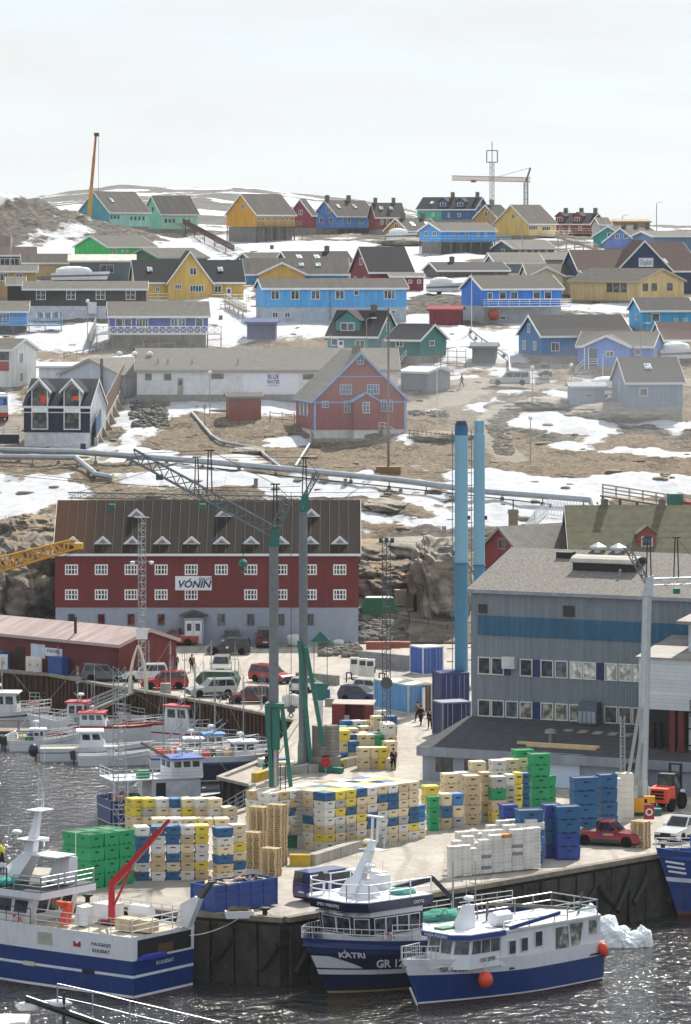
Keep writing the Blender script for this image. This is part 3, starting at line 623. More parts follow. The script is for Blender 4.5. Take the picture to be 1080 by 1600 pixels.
house('flat brown apartment block on the right skyline', 956,1016, 366,347,343.5, 4, 12, '#a58a68', '#a08868', trim='#98825f', wins=[(965,354,4,5),(978,354,4,5),(992,354,4,5),(1005,354,4,5)])
house('teal gabled house half hidden by the lavender one', 975,1000, 385,371,354, 62, 7, '#2f9690', 'g', gwins=[(.45,367,1.2,7)], L=12)
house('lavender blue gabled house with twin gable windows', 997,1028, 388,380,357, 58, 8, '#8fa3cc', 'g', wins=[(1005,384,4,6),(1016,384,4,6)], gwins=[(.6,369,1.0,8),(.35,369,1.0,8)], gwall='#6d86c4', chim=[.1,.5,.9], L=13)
house('low slate blue hall at the right edge below the street lamps', 1022,1110, 392,370,362, 14, 14, '#5f7f9c', 'l', oh=.5)
# --- middle rows, left
house('bright green house with a grey roof below the bare rock', 168,240, 406,387,369, 48, 9, '#2fae52', 'g', wins=[(178,393,5,9),(190,392,3,4),(197,392,3,4)], gwall='#2fb455', trim='#c9cfc9')
house('dark green gabled house behind the yellow cross gabled one', 248,322, 418,404,389, 42, 9, '#3f6a48', 'g', gwall='#3f6b46', trim='#9aa09a')
house('beige house with a low grey roof behind the wrapped boat', 36,109, 432,412,398, 6, 7, '#c2a77c', 'b', wk='boards')
house('dark slate house with a pale parapet behind the wrapped boat', 109,210, 440,409,399, 3, 10, '#4e5c60', '#b5b0a8', rk='roof', trim='#b9b2a8', wins=[(167,420,22,13,(1,0))])
house('dark teal house with a plum coloured roof at the left edge', -20,55, 424,400,387, 5, 7, '#4d6670', 'p', wins=[(15,411,30,14,(3,0))])
house('plum roofed building corner at the far left edge', -30,15, 412,388,371, 4, 7, '#4a5a66', 'p')
house('tan house with a pale grey roof at the left edge', -30,56, 465,425,416, 4, 8, '#b0905c', 'l', wins=[(6,433,13,12,(1,0)),(30,432,11,9)], fnd=4)
o, i = house('yellow house with a big middle gable and slate roof', 213,380, 470,443,408, 9, 9, '#cda650', 'k', rk='roof', wins=[(340,452,11,11,(1,0)),(246,452,6,8)], cross=(261,329,396,'#cfa955',1.2), Wx=[(300,424,11,12,(1,0)),(277,448,11,8,(2,0)),(306,451,22,11,(4,0))], sky=[(.14,.55),(.8,.55)], gwins=[(.5,436,1.3,8)], doors=[(357,8,20,'#e4e2da')])
deck(o, i, 229,261, 468, 1.6, '#ddd8c8', '#e2ded0')
deck(o, i, 328,385, 470, 2.2, '#d6d2c6', '#e2e0d8', stilt=2)
o, i = house('long black house with white windows on a pale base', 38,228, 478,453,441, 2, 7, '#33302f', 'l', rk='roof', wins=[(64,461,15,15,(1,1)),(111,461,15,15,(1,1)),(157,461,15,15,(1,1)),(204,461,15,15,(1,1))], fnd=20, fcol='#c4cad2', wk='boards')
mb = MB(); s = i['s']; mb.box(i['U'](137), i['U'](151), -.5, -.08, -(493-478)/s+.3, -(473-478)/s+.1); mb.build('meter_cabinet', M('#d2d6da'), o)
house('black gabled annex at the left end of the long black house', 12,38, 478,446,434, 5, 9, '#363332', 'l', wk='boards', fnd=14, fcol='#c4cad2')
o, i = house('sky blue house with a blue terrace and washing at the left edge', -30,42, 507,488,472, 3, 8, '#5c94c4', 'l', rk='roof', wins=[(7,498,16,16,(2,0))], fnd=10, stilts=0)
deck(o, i, -30,97, 507, 3, '#4f8bb8', '#5c98c4', stilt=3, rails=3)
d = MB(); mb = MB(); s = i['s']
for k in range(14): d.box(i['U'](56+k*2.9), i['U'](58.3+k*2.9), -1.5, -1.45, .9, 1.75+.1*(k % 3), k % 4)
ln = d.build('washing_on_line', [M('#d8d8dc'), M('#7a8a9c'), M('#9a4a44'), M('#3c5a74')]); ln.location = o.location; ln.rotation_euler = o.rotation_euler
tag(ln, 'washing in many colours hung along the blue terrace', 'washing')
o, i = house('royal blue house with a white cross braced terrace on stilts', 172,325, 517,496,473, 5, 8, '#3a4f9e', 'l', rk='roof', wins=[(186,504,12,13,(0,0)),(200,504,12,13,(0,0)),(222,505,19,15,(3,0)),(272,504,11,13,(1,0)),(284,504,11,13,(1,0)),(311,504,12,14,(0,0))], stilts=28, gwins=[(.35,506,.6,12),(.75,506,.6,12)])
dk = deck(o, i, 150,345, 521, 1.8, '#c6c8cc', None, stilt=3)
mb = MB(); s = i['s']; xa, xb = i['U'](150), i['U'](345); z0 = (517-521)/s; n = 18
for k in range(n+1): mb.box(xa+(xb-xa)*k/n-.05, xa+(xb-xa)*k/n+.05, -1.82, -1.74, z0, z0+1.05)
for k in range(n):
    a, b = xa+(xb-xa)*k/n, xa+(xb-xa)*(k+1)/n
    mb.beam((a, -1.78, z0+.1), (b, -1.78, z0+.98), .06, .07); mb.beam((a, -1.77, z0+.98), (b, -1.77, z0+.1), .06, .07)
mb.box(xa, xb, -1.83, -1.73, z0+.98, z0+1.08); mb.box(xa, xb, -1.83, -1.73, z0+.04, z0+.13); mb.build('cross_railing', WHITE, dk)
# --- middle
o, i = house('big light blue double house with white windows over a pale basement', 412,636, 480,452,437, 9, 9, '#55a5de', 'b', rk='metalroof', wins=[(430,461,13,14),(461,461,13,14),(493,461,14,14),(531,461,14,14),(557,458,8,8,(0,0)),(609,461,18,14,(2,0)),(430,492,9,9),(449,492,9,9),(615,488,8,5,(0,0))], fnd=25, fcol='#a9b3bd')
MB().cyl((i['U'](516), -.12, -2), (i['U'](516), -.12, i['h']+.6), .09, n=6).build('flue_pipe', GALV, o)
house('low dark roofed house with a brick chimney behind the double house', 453,552, 424,413,394, 20, 8, '#5e5148', 'd', rk='roof', chim=[.7], sky=[(.2,.5),(.48,.5)])
house('brown roofed house with a blue end left of the dark roof', 395,450, 420,409,396, 24, 8, '#3f86b8', 'b', rk='roof')
house('yellow gabled house with blue sides behind the double house', 380,545, 442,430,405, 5, 9, '#3f8fc4', 'g', rk='metalroof', cross=(404,476,413,'#cfa552',1.0), sky=[(.56,.55),(.72,.55)])
o, i = house('dark red gabled house with a dark roof above the double house', 578,645, 455,427,387, 20, 9.5, '#7e2028', 'd', rk='roof', wins=[(594,442,12,10,(1,0))], gwins=[(.45,409,1.4,11,(1,0)),(.25,437,1.2,9),(.75,437,1.2,9)])
house('low dark red extension with a pale roof and two windows', 612,662, 457,433,428, 5, 7, '#7e2028', 'l', rk='roof', wins=[(641,440,6,6),(655,440,6,6)])
house('long dark roofed house behind the vivid blue balcony house', 685,796, 434,424,411, 16, 9, '#57504b', 'd', rk='roof', chim=[.3])
house('low grey roofed store on the slope above the dark roofs', 770,905, 412,405,396, 6, 9, '#8e8478', 'l', rk='roof')
house('grey blue roofed shed peeping over the cream house', 775,850, 424,412,399, 12, 8, '#7c8894', 'l', rk='roof')
o, i = house('cream house with a front gable and a pale porch', 826,906, 460,432,414, 6, 9, '#dacb9e', 'g', rk='roof', cross=(826,880,419,'#dccda0',.6), Wx=[(868,441,5,10,(0,0))])
house('dark green house with a grey metal roof on the slope under the mast', 803,868, 400,389,376, 26, 9, '#4c5a58', 'l', wins=[(812,394,4,5),(822,394,4,5),(833,394,4,5),(843,394,4,5),(855,394,4,5)], gwins=[(.5,392,1.5,6)])
o, i = house('navy assembly hall with a red brown roof and a white sign', 905,1000, 462,424,392, 12, 11, '#22355a', 'r', rk='shingle', cross=(960,1046,379,'#22355a',2.0), gwins=())
s = i['s']; sb = MB().box(i['U'](994), i['U'](1017), -2.14, -2.04, (462-417)/s, (462-403)/s).build('sign_board', WHITE, o)
text('Oqaluk', 1.3, M('#2a6e6a'), sb, ((i['U'](994)+i['U'](1017))/2, -2.15, (462-410)/s), (1,0,0), (0,-1,0), width=2.1)
house('second navy hall with a red brown roof at the right edge', 1035,1100, 460,425,380, 34, 11, '#22355a', 'r', rk='shingle', sky=[(.2,.3)])
house('pale blue grey house at the right edge in front of the navy halls', 1040,1120, 450,414,398, 10, 9, '#a8b4c0', 'l', rk='roof', wins=[(1052,425,5,10)])
house('small dark shop with a white door beside the parked cars', 918,968, 465,440,424, 12, 7, '#2d5450', 'd', rk='roof', doors=[(928,10,22,'#e2e2e0')])
house('long yellow hall with square dark windows', 942,999, 470,441,421, -40, 12.5, '#c4aa78', 'b', rk='roof', wins=[(955,450,8,14,(0,0)),(965,450,8,14,(0,0)),(976,450,8,14,(0,0))], gwins=[(.13,449,1.4,12,(0,0)),(.33,449,1.4,12,(0,0)),(.68,449,1.4,12,(0,0))], gwall='#cdb27c', trim='#a99a7a', frame='#55504a', fnd=5, L=14)
o, i = house('vivid blue house with a white balcony over a grey basement', 755,880, 478,453,432, 20, 9, '#2f7dd8', 'b', rk='roof', wins=[(766,463,8,12,(0,0)),(786,462,11,12,(0,0)),(804,462,12,12,(0,0)),(840,462,12,12,(0,0)),(858,462,12,12,(0,0)),(786,497,10,6,(0,0))], fnd=28, fcol='#a9adb0', gwall='#2a72cc')
deck(o, i, 756,888, 478, 1.8, '#d8dadc', '#e4e4e4', rails=3)
tb = MB().ball((i['U'](767), -1.2, -(492-478)/i['s']), .9, .8, .85).build('oil_tank', M('#a8462e'), o)
# --- lower town
o, i = house('dark teal house with a slate roof and one dormer', 512,589, 549,528,487, -22, 8.5, '#3c7f80', 'd', rk='roof', wins=[(523,535,11,11,(0,0)),(563,539,14,15,(1,0))], gwins=[(.5,511,1.3,14),(.3,538,1.0,15)], dorm=[(.37,3.6,1.6,'#3c7f80')], chim=[.72], doors=[(533,9,16,'#e0e0de')], fnd=10)
o, i = house('smaller dark teal house with white stair rails', 606,656, 556,533,508, -34, 7, '#1f6a66', 'd', rk='roof', wins=[(625,537,12,11,(1,0))], gwins=[(.45,537,1.3,9,(1,0))], fnd=12, gwall='#237570')
s = i['s']; mb = MB()
for k in range(8): mb.box(-3.6+k*.0, -2.2, -.3-k*.3, -.0-k*.3, -.25-k*.22, -.15-k*.22)
st = mb.build('stair', M('#3a4448', 'wood'), o); railing(st, [(-3.6, -.1, -.2), (-3.6, -2.5, -1.9)], .95, WHITE); railing(st, [(-2.2, -.1, -.2), (-2.2, -2.5, -1.9)], .95, WHITE)
o, i = house('teal blue house with a long dark roof and white windows', 847,990, 555,527,494, 18, 9.5, '#2a6fa8', 'd', rk='roof', wins=[(868,542,13,14,(1,0)),(909,541,16,10,(1,0))], gwins=[(.3,541,1.2,14),(.75,541,1.2,14),(.55,514,1.1,14)], fnd=12)
o, i = house('periwinkle blue house with a white trimmed front gable and porch', 905,1019, 572,543,520, -14, 9, '#4f7ed2', 'g', rk='roof', wins=[(997,550,9,10,(0,0))], cross=(916,986,527,'#5585d8',1.0), Wx=[(956,553,13,9,(1,0))], gwins=[(.3,553,1.4,14,(1,0))], fnd=5)
s = i['s']; mb = MB(); mb.box(i['U'](922), i['U'](936), -1.06, -1.0, .02, 2.4); mb.build('porch_recess', M('#41536e'), o)
for q in (918, 924): MB().box(i['U'](q)-.06, i['U'](q)+.06, -1.5, -1.38, -.5, 2.6).build('porch_post', WHITE, o)
railing(o, [(i['U'](924), -1.4, 0), (i['U'](938), -1.4, 0)], 1.0, WHITE, rails=3); railing(o, [(i['U'](906), -2.2, -1.3), (i['U'](918), -1.4, 0)], 1.0, WHITE)
house('light blue cottage with a dark roof at the right edge', 1003,1085, 514,487,467, 10, 8, '#38a0d0', 'd', rk='roof', wins=[(1025,496,13,13,(0,0)),(1057,500,6,5),(1072,500,6,5)], gwins=[(.4,496,1.2,10)], fnd=6)
house('tan house with a red brown roof at the right edge', 1038,1110, 562,533,505, 8, 9, '#cbbd9e', 'r', rk='roof', wins=[(1046,544,8,12),(1062,543,9,11)])
o, i = house('blue grey house on a concrete base in drifting smoke', 980,1068, 635,600,560, 9, 9, '#6a8098', 'd', rk='roof', wins=[(1006,613,13,13,(0,0))], gwins=[(.5,607,.9,16)], fnd=22, fcol='#8d8a86', sky=[(.45,.6)], trim='#c9ccd0')
house('narrow blue grey shed on stilts in the smoke', 893,945, 633,606,604, 3, 5, '#6f8aa2', '#8d9094', rk='roof', wins=[(905,618,12,5,(0,0)),(921,618,14,5,(0,0))], stilts=9, name='shed', cat='shed', trim='#7f94a8')
o, i = house('white gabled building with red and glass panels at the left edge', -40,18, 605,548,531, -30, 6, '#e0e0dc', 'l', rk='roof', gwins=[(.4,560,.8,16),(.4,590,.8,14)], name='building', cat='building', L=14)
s = i['s']; mb = MB(); mb.box(i['U'](-20), i['U'](14), -.04, -.005, (605-580)/s, (605-565)/s); mb.build('red_panel', M('#a03038'), o)
mb = MB(); mb.box(i['U'](-20), i['U'](14), -.05, -.006, (605-563)/s, (605-550)/s); mb.build('glazing', GLASS, o)
# --- small sheds and boxes
def shed(label, pxl, pxr, base, eave, ridge, ang, W, wall, roof='g', name='shed', **k): return house(label, pxl, pxr, base, eave, ridge, ang, W, wall, roof, name=name, cat='shed', **k)
shed('small brick red hut on the brown grass before the long warehouse', 358,408, 659,622,615, 8, 3.6, '#8a4438', 'g', rk='roof', trim='#6f6a62')
shed('grey corrugated metal shed right of the red villa', 627,668, 612,583,575, -40, 5, '#7d8894', '#d2d2d0', wk='corr', trim='#c8cacc')
shed('dark red flat roofed box on the snow left of the vivid blue house', 671,719, 510,485,484, -8, 4, '#7a2530', '#8a3038', rk='roof', trim='#7a2a34')
shed('navy container shed in front of the double house basement', 386,430, 530,505,504, -4, 3, '#3d4a78', '#4a5684', rk='roof', trim='#4a5684', wk='corr')
shed('weathered grey plank shed beside the fish racks', 738,774, 567,543,542, -6, 4, '#5d6064', '#66696c', rk='roof', trim='#66696c')
o, i = house('tall navy dockside building with two glazed dormer bays', 36,141, 676,637,594, -9, 9.5, '#1b2740', '#191f2c', rk='roof', fnd=19, fcol='#c9cbd0', name='building', cat='building', gwall='#c2c6cc', oh=.15)
s = i['s']
for c in (62, 113):
    xa, xb = i['U'](c-13), i['U'](c+13); b = MB(); xm = (xa+xb)/2; z1 = (676-610)/s; z2 = (676-596)/s
    b.add([(xa,-.35,.35),(xb,-.35,.35),(xb,-.35,z1),(xm,-.35,z2),(xa,-.35,z1),(xa,3,.35),(xb,3,.35),(xb,3,z1),(xm,3,z2),(xa,3,z1)], [(0,1,2,3,4),(1,6,7,2),(0,4,9,5),(2,7,8,3),(3,8,9,4),(0,5,6,1)])
    bay = b.build('glazed_bay', M('#e2e4e6'), o)
    for (za, zb, tri) in ((.5, (676-645)/s, 0), ((676-638)/s, z1, 1)):
        p = [(xa+.14,-.36,za),(xb-.14,-.36,za),(xb-.14,-.36,zb)]+([(xm,-.36,z2-.2)] if tri else [])+[(xa+.14,-.36,zb)]
        MB().prism(p, (0,-.02,0)).build('pane', glass('#3a3836', .05), bay)
    r_ = MB()
    for sg in (-1, 1):
        xe = xm+sg*((xb-xa)/2+.5); ze = z1-.5
        
        for ya, yb, mi in ((-.78, -.5, 0), (-.5, 3.2, 1)):
            p = [(xm,ya,z2+.1),(xm,yb,z2+.1),(xe,yb,ze+.05),(xe,ya,ze+.05)]; r_.hexa(p+[(q[0],q[1],q[2]+.3-.04*mi) for q in p], mi)
    r_.build('bay_roof', [M('#d9dce2'), M('#191f2c', rough=.75)], bay)
    if c == 62: MB().box(xm+.15, xm+.85, -.39, -.37, (676-630)/s, (676-618)/s).build('red_poster', M('#e0402a'), bay)
    else: MB().box(xm+.1, xm+.9, -.39, -.37, (676-625)/s, (676-619)/s).build('red_poster', M('#e0402a'), bay)
t_ = MB(); t_.box(i['x0'], i['x1'], -.06, -.01, i['h']-.35, i['h']-.2); t_.box(i['x0'], i['x1'], -.05, -.005, (676-645)/s-.05, (676-645)/s+.08); t_.build('white_band', WHITE, o)
# ---------------------------------------------------------------- warehouses, factory, chimneys, pipes, cranes and masts
BT = '#7ea6d2'
# big red warehouse
def net_warehouse():
    Y = F/14.75; P = at(87, 1004, Y); s = F/Y; o = thing('red_warehouse', 'long dark red warehouse with white windows and triangular roof vents', 'warehouse', P)
    Ln = (560-87)/s; W = 13.; h = (1004-862)/s; rise = H-(784-YH)*(Y+W/2)/F-P.z-h
    hz = (1004-949)/s; red = M('#6a1e20', 'boards', var=.1); gry = M('#9aa2b0', 'concrete', var=.1, rough=.85, dirt=.15)
    MB().box(0, Ln, 0, W, -.5, hz).build('plinth_wall', gry, o)

    mb = MB(); pr = [(0, hz), (W, hz), (W, h), (W/2, h+rise), (0, h)]
    mb.add([(-.06, a-.06 if a == 0 else a, b) for a, b in pr]+[(Ln+.06, a-.06 if a == 0 else a, b) for a, b in pr], [(0,1,2,3,4), (5,9,8,7,6), (0,5,6,1), (1,6,7,2), (4,9,5,0), (2,7,8,3), (3,8,9,4)])
    mb.build('wall', red, o)
    k = rise/(W/2); rb = MB()
    for sg in (-1, 1):
        ye = W/2+sg*(W/2+.4); ze = h-.4*k; p = [(-.25, W/2, h+rise+.04), (Ln+.25, W/2, h+rise+.04), (Ln+.25, ye, ze+.04), (-.25, ye, ze+.04)]
        rb.hexa(p+[(a, b, c+.14) for a, b, c in p])
    rm = M('#271f1a', 'metalroof', rough=.75, var=.4, period=1.0, metal=.0); t = rm.node_tree; b = t.nodes['Principled BSDF']; src = b.inputs['Base Color'].links[0].from_socket
    n_ = noise(t, mapping(t, (.09, .2, .1)), 1, 5, .6); sx = t.nodes.new('ShaderNodeSeparateXYZ'); tc = t.nodes.new('ShaderNodeTexCoord'); t.links.new(tc.outputs['Object'], sx.inputs[0])
    fac = mrange(t, mth(t, 'ADD', sx.outputs[0], mth(t, 'MULTIPLY', n_, 6)), 3.2, 9.5, .6, 0); t.links.new(mixc(t, fac, src, lin('#5e330c')), b.inputs['Base Color'])
    rf = rb.build('roof', rm, o)
    tb = MB()
    for xx in (-.3, Ln+.25):
        for sg in (-1,):
            ye = W/2+sg*(W/2+.42); ze = h-.42*k
            tb.hexa([(xx, W/2, h+rise-.1), (xx+.06, W/2, h+rise-.1), (xx+.06, ye, ze-.1), (xx, ye, ze-.1), (xx, W/2, h+rise+.22), (xx+.06, W/2, h+rise+.22), (xx+.06, ye, ze+.22), (xx, ye, ze+.22)])
    tb.box(-.3, Ln+.3, -.47, -.42, h-.42*k-.12, h-.42*k+.14); tb.build('trim', WHITE, rf)
    sb = MB()
    for i in range(1, int(Ln)): 
        x = i*1.0; p0 = Vector((x, W/2, h+rise+.2)); p1 = Vector((x, -.4, h-.4*k+.2)); sb.beam(p0, p1, .05, .08)
    sb.build('seam', M('#4e443c', rough=.6), rf)
    def U(px): return (px-87)/s
    def Z(py): return (1004-py)/s
    for c in (112,158.5,205,252,299,346,392,439,485,531):
        window(o, (U(c), -.06, Z(890)), (1,0,0), (0,-1,0), 1.38, 1.12, '#e8e8e8', (3, 1), t=.13)
        if c != 346: window(o, (U(c), -.06, Z(929)), (1,0,0), (0,-1,0), 1.38, 1.12, '#e8e8e8', (3, 1), t=.13)
        if c not in (299, 531): window(o, (U(c), 0, Z(968)), (1,0,0), (0,-1,0), .78, 1.22, '#6b6e74', (1 if c > 300 else 0, 0), pane=glass('#4a1a1c') if c in (158.5, 205, 252) else None, t=.06)
    def vent(px, fz):
        x = U(px); zc = h+rise*fz; yc = W/2*fz; d = MB(); ww, hh, dp = .78, .72, 1.5
        d.add([(x-ww, yc, zc+.12), (x+ww, yc, zc+.12), (x, yc, zc+.12+hh), (x, yc+hh/k+.3, zc+.2+hh)], [(0,1,2), (0,2,3), (1,3,2)])
        v = d.build('roof_vent', M('#dfe1e4'), rf)
        e = MB()
        for sg in (-1, 1): e.beam((x+sg*(ww+.1), yc-.05, zc+.1), (x, yc-.05, zc+.16+hh), .12, .16)
        e.beam((x-ww-.1, yc-.05, zc+.12), (x+ww+.1, yc-.05, zc+.12), .1, .1); e.build('trim', WHITE, v) if False else None
        MB().prism([(x-ww*.6, yc-.02, zc+.2), (x+ww*.6, yc-.02, zc+.2), (x, yc-.02, zc+.2+hh*.6)], (0, -.02, 0)).build('louvre', M('#7c848c'), rf)
        e.build('vent_trim', WHITE, rf)
    for c in (113,160,206,253,299,346,392,439,485,531): vent(c, .13)
    for c in (210,348,486): vent(c, .68)
    sg_ = MB().box(U(274), U(331), -.22, -.1, Z(922), Z(900)).build('sign_board', WHITE, o)
    nv = M('#1d2f66'); text('VÓNIN', 1.05, nv, sg_, (U(303), -.23, Z(913)), (1,0,0), (0,-1,0), shear=.25, bold=.03, width=3.5)
    text('QALUT', .42, nv, sg_, (U(320), -.23, Z(904.5)), (1,0,0), (0,-1,0), shear=.25, bold=.02)
    por = MB(); por.box(U(288), U(319), -1.0, 0, -.3, Z(964)); pt = por.build('porch', gry, o)
    r_ = MB(); xm = U(303)
    for q in (-1, 1):
        xe = xm+q*1.5; p = [(xm, -1.4, Z(954)), (xm, 0, Z(954)), (xe, 0, Z(962)), (xe, -1.4, Z(962))]; r_.hexa(p+[(a, b, c+.12) for a, b, c in p])
    r_.build('porch_roof', M('#5c4636'), pt)
    for q in (-1, 1): door(pt, (xm+q*.46, -1.0, 0), (1,0,0), (0,-1,0), .86, 2.4)
    return o
net_warehouse()
# long pale warehouse
o, i = house('long pale warehouse with a grey roof and blue wall lettering', 214,622, 617,580,546, 1.5, 15, '#d3d4d6', 'l', rk='roof', wk='concrete', wins=[(232,589,11,11,(0,0)),(262,589,12,11,(0,0)),(482,589,18,9,(0,0)),(340,588,20,9,(0,0))], doors=[(282,9,26,'#9a948a')], fnd=12, fcol='#8d8a85', name='warehouse', cat='warehouse', trim='#8e8a84', gwall='#c9cace')
s = i['s']; pb = MB().box(i['U'](380), i['U'](467), -.05, -.005, .15, 2.95).build('painted_wall_panel', M('#dcdee4', 'plain', var=.05), o)
nv = M('#33467e'); text('BLUE', .82, nv, pb, (i['U'](427), -.06, (617-589)/s), (1,0,0), (0,-1,0), bold=.03, width=1.5); text('WATER', .72, nv, pb, (i['U'](427), -.06, (617-597)/s), (1,0,0), (0,-1,0), bold=.03, width=1.75); text('SHIPPING', .24, nv, pb, (i['U'](427), -.06, (617-602.5)/s), (1,0,0), (0,-1,0), width=1.4)
for px in (185, 209, 233): MB().ball((i['U'](px), 4.6, i['h']+2.1), .45, .45, .35, n=8, k=4).build('roof_fan', M('#d8d8d6'), o)
for px in (246, 262, 300, 372): MB().cyl((i['U'](px), 2, i['h']+.4), (i['U'](px), 2, i['h']+1.5), .12).build('roof_pipe', GALV, o)
o, i = house('white gabled warehouse wing with a tall black flue', 190,214, 621,588,562, 53, 11, '#d5d7dc', 'l', rk='roof', wk='boards', name='warehouse', cat='warehouse', gwall='#b9c1d0', trim='#8e8a84', L=16)
MB().cyl((-.4, 3.2, -.5), (-.4, 3.2, 5.2), .2).build('flue_pipe', M('#3c3c40', metal=.5, rough=.4), o)
shed('plain white storage box behind the navy dockside building', 61,123, 602,574,573.5, 3, 3, '#d6d9e0', '#d6d9e0', rk='roof', trim='#c8ccd4', fnd=4)
# red villa
o, i = house('red villa with light blue trim on a stone base', 464,490, 672,629,552, -78, 12.3, '#8a3232', '#625f58', rk='shingle', trim=BT, L=11.5, fnd=12, fcol='#c9c5bf', name='villa', cat='villa',
  gwins=[(.50,564,.95,12,(1,1)),(.345,609,1.6,16,(3,1)),(.64,609,1.6,16,(3,1)),(.125,632,.9,11,(1,1)),(.36,636,.85,19,(1,1)),(.785,635,1.55,19,(3,1))], wins=[(468,643,3,20,(0,0)),(474,643,3,20,(0,0)),(480,643,3,20,(0,0))], chim=(.72,.83), oh=.5, frame='#a9c3dc', wk='boards')
s = i['s']; W = i['W']; x1 = 0
mb = MB()
for z in ((672-589)/s, (672-629)/s): mb.box(x1+.005, x1+.06, .1, W-.1, z-.09, z+.09) if z < 5 else mb.box(x1+.005, x1+.06, 2.5, W-2.5, z-.06, z+.06)
for yy in (.02, W-.32): mb.box(x1+.005, x1+.07, yy, yy+.3, 0, i['h'])
mb.build('trim_band', M(BT), o)
ya, yb = .41*W, .67*W; zt, za = (672-626)/s, (672-616)/s; ym = (ya+yb)/2; c = MB(); d = 1.3
c.add([(0,ya,0),(0,yb,0),(0,yb,zt),(0,ym,za),(0,ya,zt),(d,ya,0),(d,yb,0),(d,yb,zt),(d,ym,za),(d,ya,zt)], [(0,4,3,2,1),(5,6,7,8,9),(0,5,9,4),(1,2,7,6),(3,8,7,2),(4,9,8,3)])
pc = c.build('entrance_porch', M('#8a3232', 'boards', var=.13), o); window(pc, (d, ym, (672-637)/s), (0,1,0), (1,0,0), .95, 1.45, '#dfe6ee', (1, 2))
r_ = MB()
for sg in (-1, 1):
    p = [(-.1, ym, za+.06), (d+.35, ym, za+.06), (d+.35, ym+sg*(yb-ya)*.62, zt-.25), (-.1, ym+sg*(yb-ya)*.62, zt-.25)]; r_.hexa(p+[(a, b, q+.2) for a, b, q in p])
r_.build('porch_roof', M(BT), pc); MB().box(.0, d-.02, ya+.02, yb-.02, -2.4, -.01).build('porch_base', M('#c9c5bf', 'concrete', dirt=.3), pc)
MB().box(-11, 2.2, -.6, W+2.0, -3.2, -1.05).build('stone_base', M('#8a857e', 'concrete', var=.35, scale=1.5), o)
st = MB()
for q in range(7): st.box(.05, 1.2, W*.72+.32*q, W*.72+.32*(q+1), -2.0, -.05-.22*q)
st_ = st.build('steps', CONC, o); railing(st_, [(1.2, W*.68, 0), (1.2, W*.74, 0), (1.2, W*.74+2.2, -1.6)], .95, WHITE)
house('red gabled house with a tall brick chimney behind the factory', 812,850, 905,866,825, 40, 6.3, '#852b30', '#6c6a64', rk='roof', gwins=[(.45,852,1.2,17)], name='house', L=9, trim='#8e8a84')
mb = MB(); P = gh(802, 880); mb.box(-.52, .52, -.5, .5, 2, 6.1); mb.box(-.6, .6, -.58, .58, 5.6, 6.0)
ch = thing('chimney_stack', 'tan brick chimney stack rising behind the red gabled house', 'chimney', P); mb.build('brickwork', M('#94866f', 'lap', period=.12, var=.2), ch); MB().cyl((0,0,6.1), (0,0,7.2), .07).build('flue', M('#333333'), ch)
o, i = house('large red house under a long weathered green grey roof', 893,1150, 912,872,792, 1, 13, '#7e3532', '#67644f', rk='shingle', chim=(.23,.585), dorm=((.465,2.1,1.5,'#8f4038'),), trim='#dcdcda')
